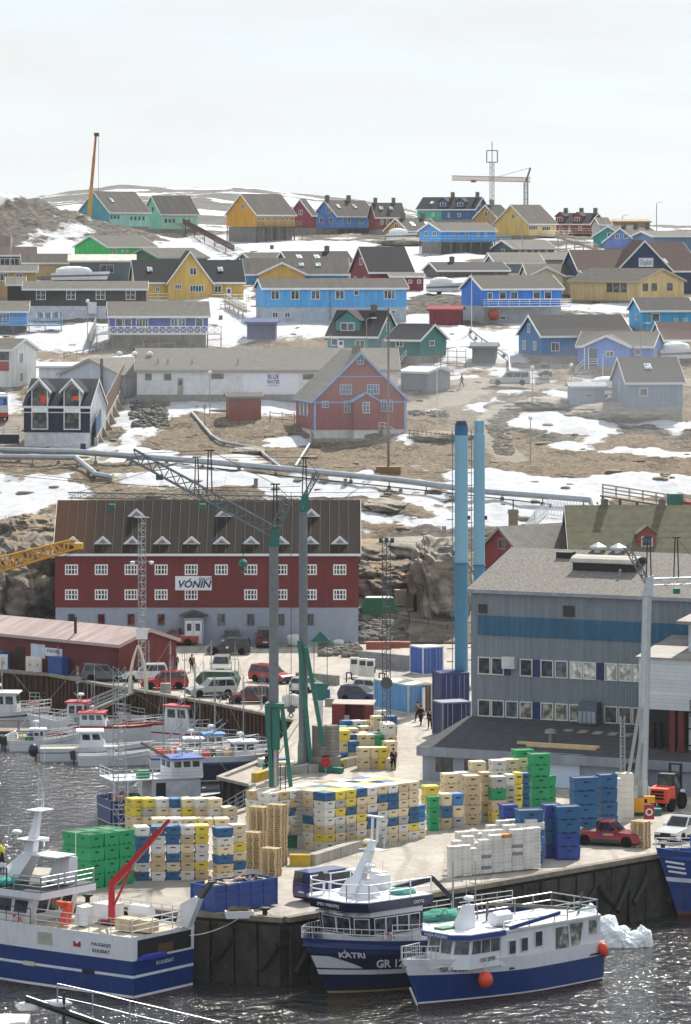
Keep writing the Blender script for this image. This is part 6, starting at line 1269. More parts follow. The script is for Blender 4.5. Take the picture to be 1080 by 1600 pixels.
# --- the navy boat at the middle of the quay
def katri():
    L_ = 20; hd = R(223); st = Vector((-1.1, 261.2, 0))-Vector((cos(hd), sin(hd), 0))*L_; o = thing('fishing_boat', 'navy fishing boat with white forward wheelhouse moored bow first at the quay corner', 'fishing boat', st, hd)
    h, P = hull(o, L_, 6.9, lambda t: .25+.75*max(0, (t-.5)/.5)**2, 2.2, [-1.2, .02, .12, .95, 1.2, 2.0, 2.75], [BOOT, M('#a08a4a'), NAVY, BWHITE, NAVY, M('#24376e', 'plain', rough=.4), M('#24376e', 'plain', rough=.4)], bul=.5, fine=3.4, start=.6)
    # white swoosh on the bow
    for side in (1, -1):
        v = []; n = 16
        for i in range(n+1):
            t = .90+.1*i/n; u = i/n; za = 1.28; zb = 1.28+.6*max(0, min(1, u*1.5))**.8; a = P(t, za, side); b = P(t, zb, side); v += [(a[0], a[1]+side*.02, a[2]), (b[0], b[1]+side*.02, b[2])]
        MB().add(v, [(i*2, i*2+2, i*2+3, i*2+1) for i in range(n)]).build('bow_stripe', BWHITE, h)
    def side_text(body, t, z, size, w):
        a = Vector(P(t, z, 1)); b = Vector(P(t-.03, z, 1)); c = Vector(P(t, z+.4, 1)); u = (b-a).normalized(); v = (c-a).normalized(); n = u.cross(v).normalized(); n = n if n.y > 0 else -n
        text(body, size, WHITE, h, a+n*.1, u, n, vdir=v, bold=.03, width=w)
    side_text('KATRI', .92, 2.0, .55, 1.7); side_text('GR 12-42', .81, 1.55, .75, 3.0)
    # whaleback and wheelhouse
    bot = [(19.0, -1.4), (19.0, 1.4), (18.3, 2.25), (14.2, 2.5), (14.2, -2.5), (18.3, -2.25)]; tp = [(19.35, -1.5), (19.35, 1.5), (18.6, 2.4), (14.2, 2.55), (14.2, -2.55), (18.6, -2.4)]
    cb = cabin(o, 'wheelhouse', bot, tp, 2.5, 5.25, BWHITE)
    bb = [(x+.02*(1 if x > 16 else 0), y*1.012) for x, y in bot]; 
    f = lambda k: [(b[0]+(t_[0]-b[0])*k, b[1]+(t_[1]-b[1])*k) for b, t_ in zip(bot, tp)]
    band = cabin(cb, 'window_band', [(x*1+(.03 if x > 15 else 0), y*1.012) for x, y in f(.42)], [(x+(.03 if x > 15 else 0), y*1.012) for x, y in f(.86)], 3.66, 4.86, M('#0e1014', rough=.3))
    B0, B1 = [(x+(.04 if x > 15 else 0), y*1.016) for x, y in f(.42)], [(x+(.04 if x > 15 else 0), y*1.016) for x, y in f(.86)]
    gl = glass('#2a2f33', .05)
    for i, n in ((0, 2), (1, 1), (2, 4), (4, 3), (5, 1)): panes(cb, B0, B1, 3.66, 4.86, i, n, .12, .9, .14, .06, gl, BWHITE)
    rp = [(19.9, -1.7), (19.9, 1.7), (19.0, 2.75), (13.6, 2.85), (13.6, -2.85), (19.0, -2.75)]
    rf = cabin(o, 'wheelhouse_roof', rp, [(x+.25*(x > 15), y*1.03) for x, y in rp], 5.25, 5.85, NAVY); cabin(rf, 'roof_deck', [(x*1+.1*(x > 15), y*1.0) for x, y in rp], [(x+.1*(x > 15), y) for x, y in rp], 5.85, 5.9, M('#c9cbcf'))
    text('IMO 9985992', .3, WHITE, rf, (20.07, .1, 5.55), (0, 1, 0), (1, 0, 0), width=2.0); text('OXYG', .3, WHITE, rf, (14.9, 2.93, 5.55), (-1, 0, 0), (0, 1, 0), width=.9)
    for x, y in ((19.6, -.9), (19.6, .8), (18.9, 2.0)): MB().box(x-.08, x+.28, y-.4, y+.4, 4.98, 5.12).build('floodlight', M('#b9bcc0'), rf)
    railing(rf, [(13.7, -2.8, 5.9), (19.0, -2.7, 5.9), (19.9, -1.6, 5.9), (19.9, 1.6, 5.9), (19.0, 2.7, 5.9), (13.7, 2.8, 5.9)], 1.05, WHITE, rails=2, post=1.4)
    m = MB(); m.hexa([(17.6,-.5,5.9),(18.3,-.5,5.9),(18.3,.5,5.9),(17.6,.5,5.9),(15.9,-.2,9.2),(16.2,-.2,9.2),(16.2,.2,9.2),(15.9,.2,9.2)]); m.hexa([(16.6,-1.3,5.9),(18.0,-1.3,5.9),(18.0,1.3,5.9),(16.6,1.3,5.9),(16.9,-.8,6.9),(17.6,-.8,6.9),(17.6,.8,6.9),(16.9,.8,6.9)])
    ms = m.build('mast', BWHITE, o); a = MB(); a.box(16.0,17.3,-1.3,1.3,7.3,7.38); a.box(15.6,16.6,-.8,.8,8.6,8.66); a.cyl((16.0,-.25,9.1),(15.9,-.25,10.6),.09,n=6); a.cyl((16.0,.25,9.1),(15.9,.25,10.7),.09,n=6); a.beam((15.9,-.7,10.7),(15.9,.7,10.7),.28,.1)
    for q in ((16.4,-1.2,7.4,8.3),(16.4,1.2,7.4,8.1),(15.8,.7,8.6,9.6)): a.cyl((q[0],q[1],q[2]),(q[0],q[1],q[3]),.03,n=4)
    a.build('mast_platform', WHITE, ms); radar(ms, 17.2, .9, 7.7); radar(ms, 16.0, -.6, 8.95); MB().lathe([(.1,-.25),(.34,-.2),(.34,.2),(.1,.25)], (18.6,-1.9,7.0), 10, axis='x').build('searchlight', M('#3a3a3c'), rf); MB().cyl((18.6,-1.9,5.9),(18.6,-1.9,6.8),.08,n=6).build('searchlight_post', WHITE, rf)
    blob((15.0, 1.6, 6.05), .9, .6, .25, 5, n=16, k=8).build('net_heap', M('#4f8f86', rough=.9), rf); MB().box(14.2,14.9,-1.6,-.4,5.9,6.8).build('deck_locker', BWHITE, rf)
    edge(o, P, 2.75, .7, .84, 1.0, 9, 1, 2); edge(o, P, 2.75, .7, .84, 1.0, 9, -1, 2); edge(o, P, 2.75, 1.0, .02, .82, 14, 1, 3); edge(o, P, 2.75, 1.0, .02, .7, 10, -1, 3)
    ring(cb, (17.2, 2.62, 3.4), (0, 1, 0), .36)
    # working deck
    MB().box(8.5, 13.8, -1.8, 1.6, 2.3, 3.6).build('deck_house', BWHITE, o); MB().box(3, 6.5, -1.6, 1.4, 2.2, 3.1).build('hatch', M('#8f959c'), o); nh = blob((10.5, .4, 3.8), 1.6, 1.1, .45, 9, n=20, k=10).build('net_heap', M('#4f8f80', rough=.9), o)
    for x, y, c in ((7.4, 1.9, '#b23a2a'), (6.2, 1.9, '#c9b48c'), (5.2, -1.5, '#a58c68'), (2.0, 1.2, '#2d6fa8')): MB().box(x-.5, x+.5, y-.4, y+.4, 2.2, 2.95).build('fish_tub', M(c, 'tub'), o)
    cr = MB(); cr.cyl((12.9,-2.2,2.3),(12.9,-2.2,5.4),.18,n=8); cr.beam((12.9,-2.2,5.4),(9.6,-1.3,6.0),.3,.35); cr.beam((9.6,-1.3,6.0),(8.0,-.6,4.2),.24,.26); cr.build('deck_crane', M('#1b2034', rough=.5), o); mast(o, 9.2, .2, 2.3, 7.2, .09, ((6.0,.9),)); an = MB()
    an.prism([(19.6,1.95,2.15),(19.95,1.55,2.15),(19.8,1.75,1.4)], (.1,.1,0)); 
    P0 = Vector(P(.93, 1.9, 1)); MB().box(P0.x-.3, P0.x+.3, P0.y, P0.y+.05, P0.z+.2, P0.z+.75).build('hawse_plate', M('#c8cacd', metal=.4), h)
    return o
katri()
def passenger():
    L_ = 14.7; hd = R(224); st = Vector((4.55, 257.3, 0))-Vector((cos(hd), sin(hd), 0))*L_; o = thing('fishing_boat', 'white and blue longliner rafted outside the navy boat, orange buoy on its side', 'fishing boat', st, hd)
    h, P = hull(o, L_, 4.7, lambda t: .1+.5*max(0, (t-.4)/.6)**2, 1.5, [-1.0, .05, .14, 1.55, 2.4], [BOOT, BWHITE, BLUE, BWHITE, BWHITE], bul=.3, fine=2.0, start=.5, wlf=.9)
    MB().beam(P(.02, 1.68, 1), P(.6, 1.68, 1), .12, .14).build('rubbing_strake', M('#0b2f68'), h); MB().beam((L_+.02, .0, -.3), (L_+.8, 0, 1.15), .1, .1).build('stem_band', BWHITE, h)
    def txt(body, t, z, size, w):
        a = Vector(P(t, z, 1)); b = Vector(P(t-.03, z, 1)); c = Vector(P(t, z+.3, 1)); u = (b-a).normalized(); v = (c-a).normalized(); n = u.cross(v).normalized(); n = n if n.y > 0 else -n
        text(body, size, BLACK, h, a+n*.1, u, n, vdir=v, bold=.01, width=w)
    txt('GR 12 323', .84, 1.85, .42, 1.9)
    # long shelter deck flush with the side
    b = [(9.6,-2.12),(9.6,2.12),(.4,2.12),(.4,-2.12)]; sc_ = cabin(o, 'shelter_deck', b, [(x, y*.985) for x, y in b], 2.0, 4.1, BWHITE); k = cabin(o, 'shelter_roof', [(9.7,-2.2),(9.7,2.2),(.4,2.2),(.4,-2.2)], [(9.7,-2.15),(9.7,2.15),(.4,2.15),(.4,-2.15)], 4.1, 4.22, M('#b8babb'))
    gl = glass('#6b6e68', .15)
    for x, w, z0, z1 in ((8.6,.55,2.7,3.5),(7.5,.55,2.75,3.55),(6.2,.6,2.9,3.8)): f = MB().box(x-w/2-.06,x+w/2+.06,2.12,2.16,z0-.06,z1+.06).build('window', BWHITE, sc_); MB().box(x-w/2,x+w/2,2.15,2.18,z0,z1).build('pane', GLASS, f)
    for p in ([(4.6,2.4),(3.4,2.4),(3.5,3.85),(4.6,3.85)], [(3.1,2.45),(2.4,2.5),(2.1,3.95),(3.3,3.95)], [(1.5,3.1),(.8,3.1),(.8,3.95),(1.5,3.95)]): MB().prism([(x,2.13,z) for x,z in p], (0,.03,0)).build('shelter_window', gl, sc_)
    bot = [(13.1,-1.1),(13.1,1.1),(12.3,1.95),(9.5,2.1),(9.5,-2.1),(12.3,-1.95)]; tp = [(12.7,-1.1),(12.7,1.1),(12.0,1.9),(9.5,2.0),(9.5,-2.0),(12.0,-1.9)]
    cb = cabin(o, 'wheelhouse', bot, tp, 2.1, 3.95, BWHITE)
    for i, n in ((0, 2), (1, 1), (2, 3), (4, 3), (5, 1)): panes(cb, bot, tp, 2.1, 3.95, i, n, .5, .93, .12, .04, glass('#2a2f35', .05))
    r = [(13.2,-1.3),(13.2,1.3),(12.4,2.15),(9.3,2.3),(9.3,-2.3),(12.4,-2.15)]; rf = cabin(o, 'wheelhouse_roof', r, [(x, y) for x, y in r], 3.95, 4.25, M('#1c3f80', rough=.4)); cabin(rf, 'roof_top', [(x-.1, y*.95) for x, y in r], [(x-.1, y*.95) for x, y in r], 4.25, 4.29, BWHITE)
    text('AQQA-AQQALU', .26, WHITE, rf, (13.22, .0, 4.1), (0,1,0), (1,0,0), width=2.0)
    text('OX 2970', .36, BLACK, cb, (10.75, 2.09, 2.6), (-1,0,0), (0,1,0), width=1.3)
    m = MB(); m.hexa([(10.2,-.5,4.25),(11.4,-.5,4.25),(11.4,.5,4.25),(10.2,.5,4.25),(10.0,-.2,5.7),(10.7,-.2,5.7),(10.7,.2,5.7),(10.0,.2,5.7)]); ms = m.build('mast', BWHITE, o); radar(ms, 10.3, 0, 6.0); mast(ms, 9.9, .2, 5.6, 8.4, .05, ((7.0,.5),)); mast(ms, 9.9, -.6, 4.3, 7.6, .03)
    MB().lathe([(.1,-.75),(.45,-.7),(.48,0),(.45,.7),(.1,.75)], (8.4,.9,4.75), 12, axis='x').build('life_raft', WHITE, k); MB().box(11.2,12.4,-1.0,-.2,4.29,4.42).build('green_mat', M('#2f7a4a'), rf)
    bl = MB(); bl.beam((7.4,-1.2,5.3),(1.8,.7,4.6),.16,.2); bl.cyl((7.4,-1.2,4.2),(7.4,-1.2,5.3),.1,n=6); bl.build('boom', M('#6d675c'), k); MB().cyl((1.2,.9,4.2),(.8,.9,5.6),.07,n=6).build('davit', M('#55585a'), k)
    railing(k, [(9.2,2.0,4.22),(4.6,2.0,4.22)], .5, WHITE, rails=1); railing(k, [(9.2,-2.0,4.22),(.6,-2.0,4.22),(.6,2.0,4.22),(3.4,2.0,4.22)], .95, STEEL); MB().beam((8.8,2.1,4.3),(4.2,2.1,4.75),.12,.22).build('blue_fairing', M('#1c3f80'), k)
    edge(o, P, 2.4, .8, .88, 1.0, 8, 1, 2); edge(o, P, 2.4, .8, .88, 1.0, 8, -1, 2); a = MB(); 
    for q in range(5): a.box(13.3, 15.0-.1*q, -1.1+q*.5, -1.02+q*.5, 2.31+.0, 2.36)
    a.build('deck_grating', WHITE, o); MB().cyl((15.3,-.1,2.5),(16.1,0,2.5),.1,n=8).build('bow_roller', M('#9a958a', metal=.4), o)
    for i_, (t, z, y) in enumerate(((.03,2.05,.25),(.015,1.8,.3),(.05,2.2,.2))): c = Vector(P(max(t,0), 1.6, 1)); MB().ball((c.x-.2*i_, c.y+.2-.3*i_, z), .34, .34, .42, 12, 8).build('fender', ORANGE, o, smooth=True)
    for i_ in range(5): MB().ball((.2, -1.6+.7*i_, 1.9), .3, .3, .36, 10, 7).build('fender', ORANGE, o, smooth=True)
    c = Vector(P(.735, 1.5, 1)); b = thing('mooring_buoy', 'round orange buoy hanging on the white and blue boat', 'buoy', o.matrix_basis @ Vector((c.x, c.y+.5, 1.35)), 0); MB().ball((0,0,0), .48, .48, .52, 16, 10).build('ball', ORANGE, b, smooth=True); MB().cyl((0,0,.5),(0,0,1.0),.03,n=5).build('rope', M('#d8d4c8'), b)
    return o
bpy.context.view_layer.update(); passenger()
def maligiaq():
    L_ = 22; hd = R(143); st = Vector((-11.44, 261.5, 0)); o = thing('fishing_boat', 'large blue and white fishing boat with a red deck crane at the left', 'fishing boat', st, hd); B = 6.4
    h, P = hull(o, L_, B, lambda t: .5*max(0, (t-.3)/.7)**2, 2.0, [-1.0, .04, .2, 1.28, 1.45, 2.35, 3.85], [BOOT, BWHITE, BLUE, BWHITE, BLUE, BWHITE, BWHITE], bul=.12, fine=2.2, start=.55, stern=.96, wlf=.95)
    dk = MB().box(-.035, -.005, -2.7, 2.55, 2.5, 3.6).build('stern_opening', M('#0d0e10'), h); MB().box(-.05,-.036,-.9,.6,2.52,3.1).build('brown_box', M('#5a3a22'), dk); blob((-.12,1.2,2.45), .1, 1.5, .22, 4, n=14, k=8).build('blue_tarpaulin', M('#2a3aa0', rough=.5), h)
    text('ILULISSAT', .3, WHITE, h, (-.03, -.1, 1.95), (0,-1,0), (-1,0,0), width=1.7)
    def txt(body, x, z, size, w): text(body, size, M('#2a2c40'), h, (x, B/2*.985+.02, z), (-1,0,0), (0,1,0), width=w)
    yy = lambda x: P(x/L_, 3.0, 1)[1]
    for body, z, w in (("MALIGIAQ'S", 3.15, 1.55), ('ILULISSAT', 2.75, 1.4)): text(body, .3, M('#2a2c40'), h, (2.5, yy(2.5)+.02, z), (-1,0.0,0), (0,1,0), width=w)
    c = MB(); c.box(4.15,4.75,yy(4.4)+.005,yy(4.4)+.02,2.85,3.2,0); c.box(4.15,4.75,yy(4.4)+.005,yy(4.4)+.02,3.2,3.45,1); c.cyl((4.45,yy(4.4)+.02,3.2),(4.45,yy(4.4)+.035,3.2),.15,n=12,m=1); c.build('crest', [M('#a02026'), WHITE], h)
    MB().box(6.5,7.7,yy(7)+.0,yy(7)+.04,2.75,3.5).build('side_hatch', M('#a9ad9c'), h); MB().box(8.0,8.9,P(.38,1.4,1)[1]-.05,P(.38,1.4,1)[1]+.12,1.25,1.5).build('discharge_chute', M('#c9c2a4'), h)
    for x in (3.6, ): MB().box(x-.5,x+.5,P(.16,1.3,1)[1]-.02,P(.16,1.3,1)[1]+.03,1.2,1.5).build('scupper', M('#11131a'), h)
    bot = [(13.6,-2.2),(13.6,2.2),(8.3,2.35),(8.3,-2.0)]; tp = [(14.0,-2.2),(14.0,2.2),(7.6,2.35),(7.6,-2.0)]
    cb = cabin(o, 'wheelhouse', bot, tp, 3.7, 6.0, BWHITE); gl = glass('#20252a', .05)
    panes(cb, bot, tp, 3.7, 6.0, 1, 4, .55, .9, .2, .04, gl, BWHITE); panes(cb, bot, tp, 3.7, 6.0, 2, 3, .55, .9, .3, .1, gl, M('#1a1a1c'))
    r = [(14.4,-2.6),(14.4,2.75),(6.6,2.85),(6.6,-2.5)]; rf = cabin(o, 'wheelhouse_roof', r, [(x, y) for x, y in r], 6.0, 6.45, BWHITE); MB().box(6.62,14.35,-2.55,2.8,6.45,6.5).build('roof_edge', M('#1d1f22'), rf)
    railing(rf, [(14.2,2.7,6.5),(9.6,2.75,6.5),(9.6,2.75,6.9)], .9, M('#2a2c2e'), rails=1); railing(rf, [(9.0,2.75,6.5),(6.7,2.75,6.5),(6.7,-2.4,6.5)], .9, STEEL, rails=3)
    m = MB(); m.hexa([(12.6,-.6,6.5),(10.6,-.6,6.5),(10.6,.9,6.5),(12.6,.9,6.5),(10.4,-.35,8.4),(9.4,-.35,8.4),(9.4,.45,8.4),(10.4,.45,8.4)]); m.hexa([(10.3,-.25,8.4),(9.6,-.25,8.4),(9.6,.35,8.4),(10.3,.35,8.4),(9.4,-.1,11.2),(9.1,-.1,11.2),(9.1,.15,11.2),(9.4,.15,11.2)]); ms = m.build('mast', BWHITE, o)
    MB().hexa([(9.2,-1.6,6.5),(7.4,-1.6,6.5),(7.4,-.6,6.5),(9.2,-.6,6.5),(8.4,-1.5,8.2),(7.3,-1.5,8.2),(7.3,-.7,8.2),(8.4,-.7,8.2)]).build('funnel', BWHITE, o); a = MB(); a.box(7.3,9.8,-1.4,.5,8.3,8.38); a.box(9.1,10.5,-.8,.9,9.3,9.36); a.box(8.6,9.8,-.7,.7,11.2,11.26)
    for q in ((8.8,.6,11.2,13.2),(9.4,-.6,11.2,12.2),(10.8,1.2,9.3,10.5),(7.2,-1.2,8.4,9.8)): a.cyl((q[0],q[1],q[2]),(q[0],q[1],q[3]),.035,n=4)
    a.cyl((8.9,.2,11.2),(8.6,.2,15.3),.025,n=4); a.build('mast_platform', WHITE, ms); radar(ms, 10.3, 1.0, 9.7); radar(ms, 9.9, -1.2, 9.0)
    blob((10.4,1.7,6.7), .5, 1.0, .28, 3, n=16, k=8).build('net_heap', M('#3f8f86', rough=.9), rf); bd = MB().box(11.2,12.9,.95,1.0,6.6,7.7).build('name_board', WHITE, rf); text('OWMT', .75, BLACK, bd, (12.05,1.02,7.15), (-1,0,0), (0,1,0), width=1.5)
    ring(cb, (8.9, 2.62, 4.45), (0,1,0), .38); s_ = MB(); s_.hexa([(6.3,1.6,3.85),(7.0,1.6,3.85),(7.0,2.0,3.85),(6.3,2.0,3.85),(6.1,1.6,5.3),(6.5,1.6,5.3),(6.5,2.0,5.3),(6.1,2.0,5.3)]); s_.box(6.4,7.2,1.7,2.0,5.0,5.3); s_.build('survival_suit_rack', M('#e2502c'), o); MB().hexa([(5.3,.6,3.85),(6.1,.6,3.85),(6.1,1.6,3.85),(5.3,1.6,3.85),(5.3,.6,5.0),(5.8,.6,5.1),(5.8,1.6,5.1),(5.3,1.6,5.0)]).build('companionway', BWHITE, o)
    edge(o, P, 3.85, 1.05, .0, .36, 9, 1, 3, WHITE); edge(o, P, 3.85, 1.05, .0, .36, 9, -1, 3, WHITE); edge(o, P, 3.85, 1.0, .38, .66, 6, 1, 2, M('#2a2c2e')); q = P(0, 3.85, 1)[1]-.1; railing(o, [(.08,-q,3.85),(.08,q,3.85)], 1.05, WHITE, rails=3)
    cr = MB(); cr.cyl((4.6,-.4,3.85),(4.6,-.4,6.4),.24,.2,8); cr.beam((4.6,-.4,6.3),(3.3,-.6,7.6),.36,.42); cr.beam((3.3,-.6,7.6),(1.1,-1.0,10.0),.28,.32); cr.beam((1.1,-1.0,10.0),(.4,-1.1,10.7),.18,.2); cr.beam((4.4,-.4,5.0),(3.2,-.6,7.3),.12,.12); crn = cr.build('deck_crane', M('#b3202a', rough=.4, var=.08), o); MB().cyl((3.0,-.6,7.7),(1.6,-.9,9.3),.07,n=6).build('ram', STEEL, crn); MB().box(2.55,2.85,-.8,-.5,6.9,7.3).build('grab_motor', M('#3a3434'), crn); MB().box(4.1,5.3,-.9,.1,3.85,4.05).build('crane_base', M('#8f1d24'), crn)
    MB().box(4.6,6.1,-1.6,-.3,3.85,5.0).build('winch_house', BWHITE, o); MB().lathe([(.1,-.8),(.48,-.75),(.52,0),(.48,.75),(.1,.8)], (2.3,-.6,4.75), 12, axis='x').build('life_raft', WHITE, o)
    for x, y in ((2.2,.9),(.9,.6)): MB().box(x-.6,x+.6,y-.5,y+.5,3.85,4.6).build('fish_tub', M('#cdb18c','tub',dirt=.2), o)
    g = MB(); g.prism([(.6,-2.4,3.85),(-.4,-2.4,3.85),(-1.3,-2.4,5.7),(-1.0,-2.4,5.9),(.2,-2.4,5.3)], (0,.5,0)); g.build('stern_gantry', BWHITE, o); MB().prism([(-.3,-2.5,5.3),(-1.0,-2.5,5.4),(-2.2,-2.5,6.9),(-1.9,-2.5,6.9),(-1.4,-2.5,6.3)], (0,.4,0)).build('gantry_head', M('#55504a'), o)
maligiaq()
for q in sc.objects['fishing_boat.002'].children:
    if q.name.split('.')[0] in ('wheelhouse', 'wheelhouse_roof', 'mast', 'funnel'): q.location.z -= .6; q.location.x += 1.1
# --- smaller boats in the inner basin
def small_boat(label, px, row, hd, L_, B, free, bands, mats, cab=None, cabm=None, roofm=None, mastz=0, rail=True, sheer=.5, bul=.35, cat='boat', gear=0, name='fishing_boat', stripe=None, win=True, rake=.9, awn=None, motor=False):
    """px,row = middle of the hull at the waterline"""
    h_ = R(hd); c = gq(px, row, 0); st = c-Vector((cos(h_), sin(h_), 0))*L_/2; o = thing(name, label, cat, st, h_)
    h, P = hull(o, L_, B, lambda t: sheer*max(0, (t-.4)/.6)**2, rake, bands, mats, bul=bul, fine=2.0)
    if rail: edge(o, P, bands[-1], .7, .55, 1.0, 7, 1, 2); edge(o, P, bands[-1], .7, .55, 1.0, 7, -1, 2); edge(o, P, bands[-1], .75, .02, .5, 5, 1, 2); edge(o, P, bands[-1], .75, .02, .5, 5, -1, 2)
    for i_, (x0, x1, w, z0, z1, sl) in enumerate(cab or ()):
        bot = [(x1, -w), (x1, w), (x0, w), (x0, -w)]; tp = [(x1-sl, -w*.93), (x1-sl, w*.93), (x0, w*.93), (x0, -w*.93)]
        k = cabin(o, 'cabin', bot, tp, z0, z1, cabm or BWHITE)
        if win and z1-z0 > .9:
            for f, n in ((0, 3), (1, max(2, int((x1-x0)/1.1))), (2, 2), (3, max(2, int((x1-x0)/1.1)))): panes(k, bot, tp, z0, z1, f, n, .52, .88, .25, .06, glass('#23292d', .06))
        cabin(k, 'roof', [(x1-sl+.3, -w-.1), (x1-sl+.3, w+.1), (x0-.3, w+.1), (x0-.3, -w-.1)], [(x1-sl+.25, -w-.05), (x1-sl+.25, w+.05), (x0-.3, w+.05), (x0-.3, -w-.05)], z1, z1+.12, roofm or BWHITE)
    if mastz:
        x, z0 = (cab[0][0]+cab[0][1])/2 if cab else L_*.4, cab[0][4] if cab else bands[-1]
        m = mast(o, x, 0, z0, mastz, .06, ((z0+(mastz-z0)*.55, .6), (z0+(mastz-z0)*.8, .4)), stay=(L_*.95, 0, bands[-1]+.8)); radar(m, x-.3, 0, z0+.6); mast(o, L_*.16, 0, bands[-1], mastz*.8, .05, stay=(0.2, .6, bands[-1])); MB().beam((L_*.16, 0, bands[-1]+1), (L_*.4, .5, bands[-1]+2.6), .1, .1).build('boom', STEEL, o)
    for g in range(gear):
        x = random.uniform(.08, .42)*L_; y = random.uniform(-.3, .3)*B; cc = random.choice(['#b5382c', '#2d5f9a', '#c8b48c', '#1f7a52', '#d8d8d4', '#8a8f93', '#d95a2c']); z = bands[-1]-bul
        if g % 3: MB().box(x-.35, x+.35, y-.3, y+.3, z, z+.7).build('fish_tub', M(cc, 'tub'), o)
        else: MB().ball((x, y, z+.5), .38, .38, .42, 10, 7).build('buoy', M(cc, rough=.5), o, smooth=True)
    if motor:
        q = MB(); q.hexa([(-.65,-.25,.5),(-.15,-.25,.5),(-.15,.25,.5),(-.65,.25,.5),(-.75,-.2,1.25),(-.25,-.2,1.35),(-.25,.2,1.35),(-.75,.2,1.25)]); q.box(-.45,-.3,-.08,.08,-.5,.5); q.build('outboard_motor', M('#1c1e22', rough=.35), o)
    return o, P, h
LV = [-.7, .05, .12, .9, 1.05, 1.5]
o, P, h = small_boat('blue hulled working boat with a white railed shelter deck, half behind tubs', 300, 1277, 20, 15, 5.6, 2, [-1.0,.05,.15,1.5,1.6,2.4], [BOOT, BWHITE, BLUE, BWHITE, BLUE, BLUE], [(6.6,10,1.9,4.4,6.2,.1)], BWHITE, M('#1f4f9a'), 10.5, rail=False, bul=.4, gear=6)
text('DAASHINA', .6, WHITE, h, (3.0, -P(.2, 2.0, -1)[1]*-1-.03, 2.0), (1,0,0), (0,-1,0), width=2.6)
o.scale = (.8,.8,.8); cb = cabin(o, 'shelter_wall', [(9.6,-2.2),(9.6,2.2),(4.4,2.4),(4.4,-2.4)], [(9.6,-2.2),(9.6,2.2),(4.4,2.4),(4.4,-2.4)], 2.0, 4.3, M('#c2c5c8')); MB().box(4.8,5.8,-2.45,-2.4,2.1,4.0).build('door_opening', M('#15171a'), cb); cabin(o, 'shelter_deck', [(9.8,-2.4),(9.8,2.4),(.2,2.5),(.2,-2.5)], [(9.8,-2.4),(9.8,2.4),(.2,2.5),(.2,-2.5)], 4.3, 4.42, BWHITE); railing(o, [(4.4,-2.4,4.4),(.3,-2.4,4.4),(.3,2.4,4.4)], 1.05, WHITE, rails=3); railing(o, [(9.7,-2.3,4.4),(4.5,-2.35,4.4)], 1.0, WHITE, rails=3)
for x in (.4, 1.8, 3.2): MB().box(x-.07,x+.07,-2.45,-2.3,2.3,4.3).build('shelter_post', WHITE, o)
MB().box(3.2,4.4,-1.6,-.6,4.42,5.2).build('fish_tub', M('#1f8a52','tub'), o); MB().beam((7.6,-1.6,5.6),(3.6,-1.0,8.0),.22,.26).build('boom', M('#7a7468'), o); text('OXAG', .7, M('#8a8f98'), o, (10.04, .2, 5.2), (0,1,0), (1,0,0), width=2.4)
small_boat('white boat with a dark side and blue gunwale line beside the jetty', 372, 1216, 14, 10, 4.2, 1.5, [-.8,.05,.15,1.5,1.7,2.2], [BOOT, BWHITE, M('#1d2638'), M('#2a4f94'), BWHITE, BWHITE], [(4.5,6.5,1.0,1.9,3.2,.1)], BWHITE, None, 9.0, gear=8)
o, P, h = small_boat('big white fishing boat with a red gunwale in the inner basin', 238, 1163, -4, 15.5, 5, 2, [-.8,.05,.15,1.9,2.2,2.5], [BOOT, BWHITE, BWHITE, BWHITE, BRED, BRED], [(1.6,5.4,1.7,2.3,4.0,.5)], BWHITE, M('#b02a30'), 10, gear=5, sheer=.9); o.scale = (.66,.7,.74)
small_boat('white boat with a red trimmed wheelhouse roof behind the big white one', 305, 1166, -30, 9.5, 3.8, 1.5, [-.8,.05,.15,1.2,1.35,1.9], [BOOT, BWHITE, BWHITE, BRED, BWHITE, BWHITE], [(2.2,5.0,1.3,1.6,3.7,.4)], BWHITE, M('#a83036'), 9, gear=7)
small_boat('low grey working boat heaped with gear below the sheet pile wall', 385, 1178, -28, 9.5, 3.6, 1.2, [-.8,.05,.15,1.0,1.15,1.6], [BOOT, BWHITE, M('#8a3a34'), BWHITE, M('#9aa0a4'), BWHITE], [(5.6,7.2,1.0,1.3,2.9,.2)], M('#b8bcc0'), None, 7.5, gear=11)
small_boat('small red hulled boat with a white wheelhouse and tyre fender', 108, 1158, 168, 6.4, 2.8, 1.2, [-.8,.05,.12,1.0,1.5,2.0], [BOOT, BRED, BRED, BWHITE, BWHITE, BWHITE], [(1.5,3.2,1.0,1.5,3.7,.1)], BWHITE, M('#a83036'), 7, gear=4)
o, P, h = small_boat('white cabin cruiser with dark windows lying behind an open boat', 142, 1187, 4, 9.2, 3.0, 1.2, [-.6,.05,.1,.75,.85,1.2], [BWHITE, BWHITE, BWHITE, M('#6a7078'), BWHITE, BWHITE], [(3.6,6.0,1.15,1.2,2.6,.5)], BWHITE, None, 0, bul=.15, cat='motor boat', name='motor_boat', motor=True, rail=False, rake=1.3); MB().ball((-.6,.0,.9), .45, .5, .6, 10, 8).build('motor_cover', M('#1b1d3a', rough=.5), o, smooth=True)
small_boat('open white boat with a grey outboard in front of the cabin cruiser', 176, 1195, 3, 6.2, 2.1, .8, [-.4,.05,.1,.55,.65,.95], [BWHITE, BWHITE, BWHITE, M('#c8ccd2'), BWHITE, BWHITE], [(2.6,3.4,.5,.7,1.6,.2)], BWHITE, None, 0, bul=.4, cat='motor boat', name='motor_boat', win=False, rail=False, rake=1.0, motor=True)
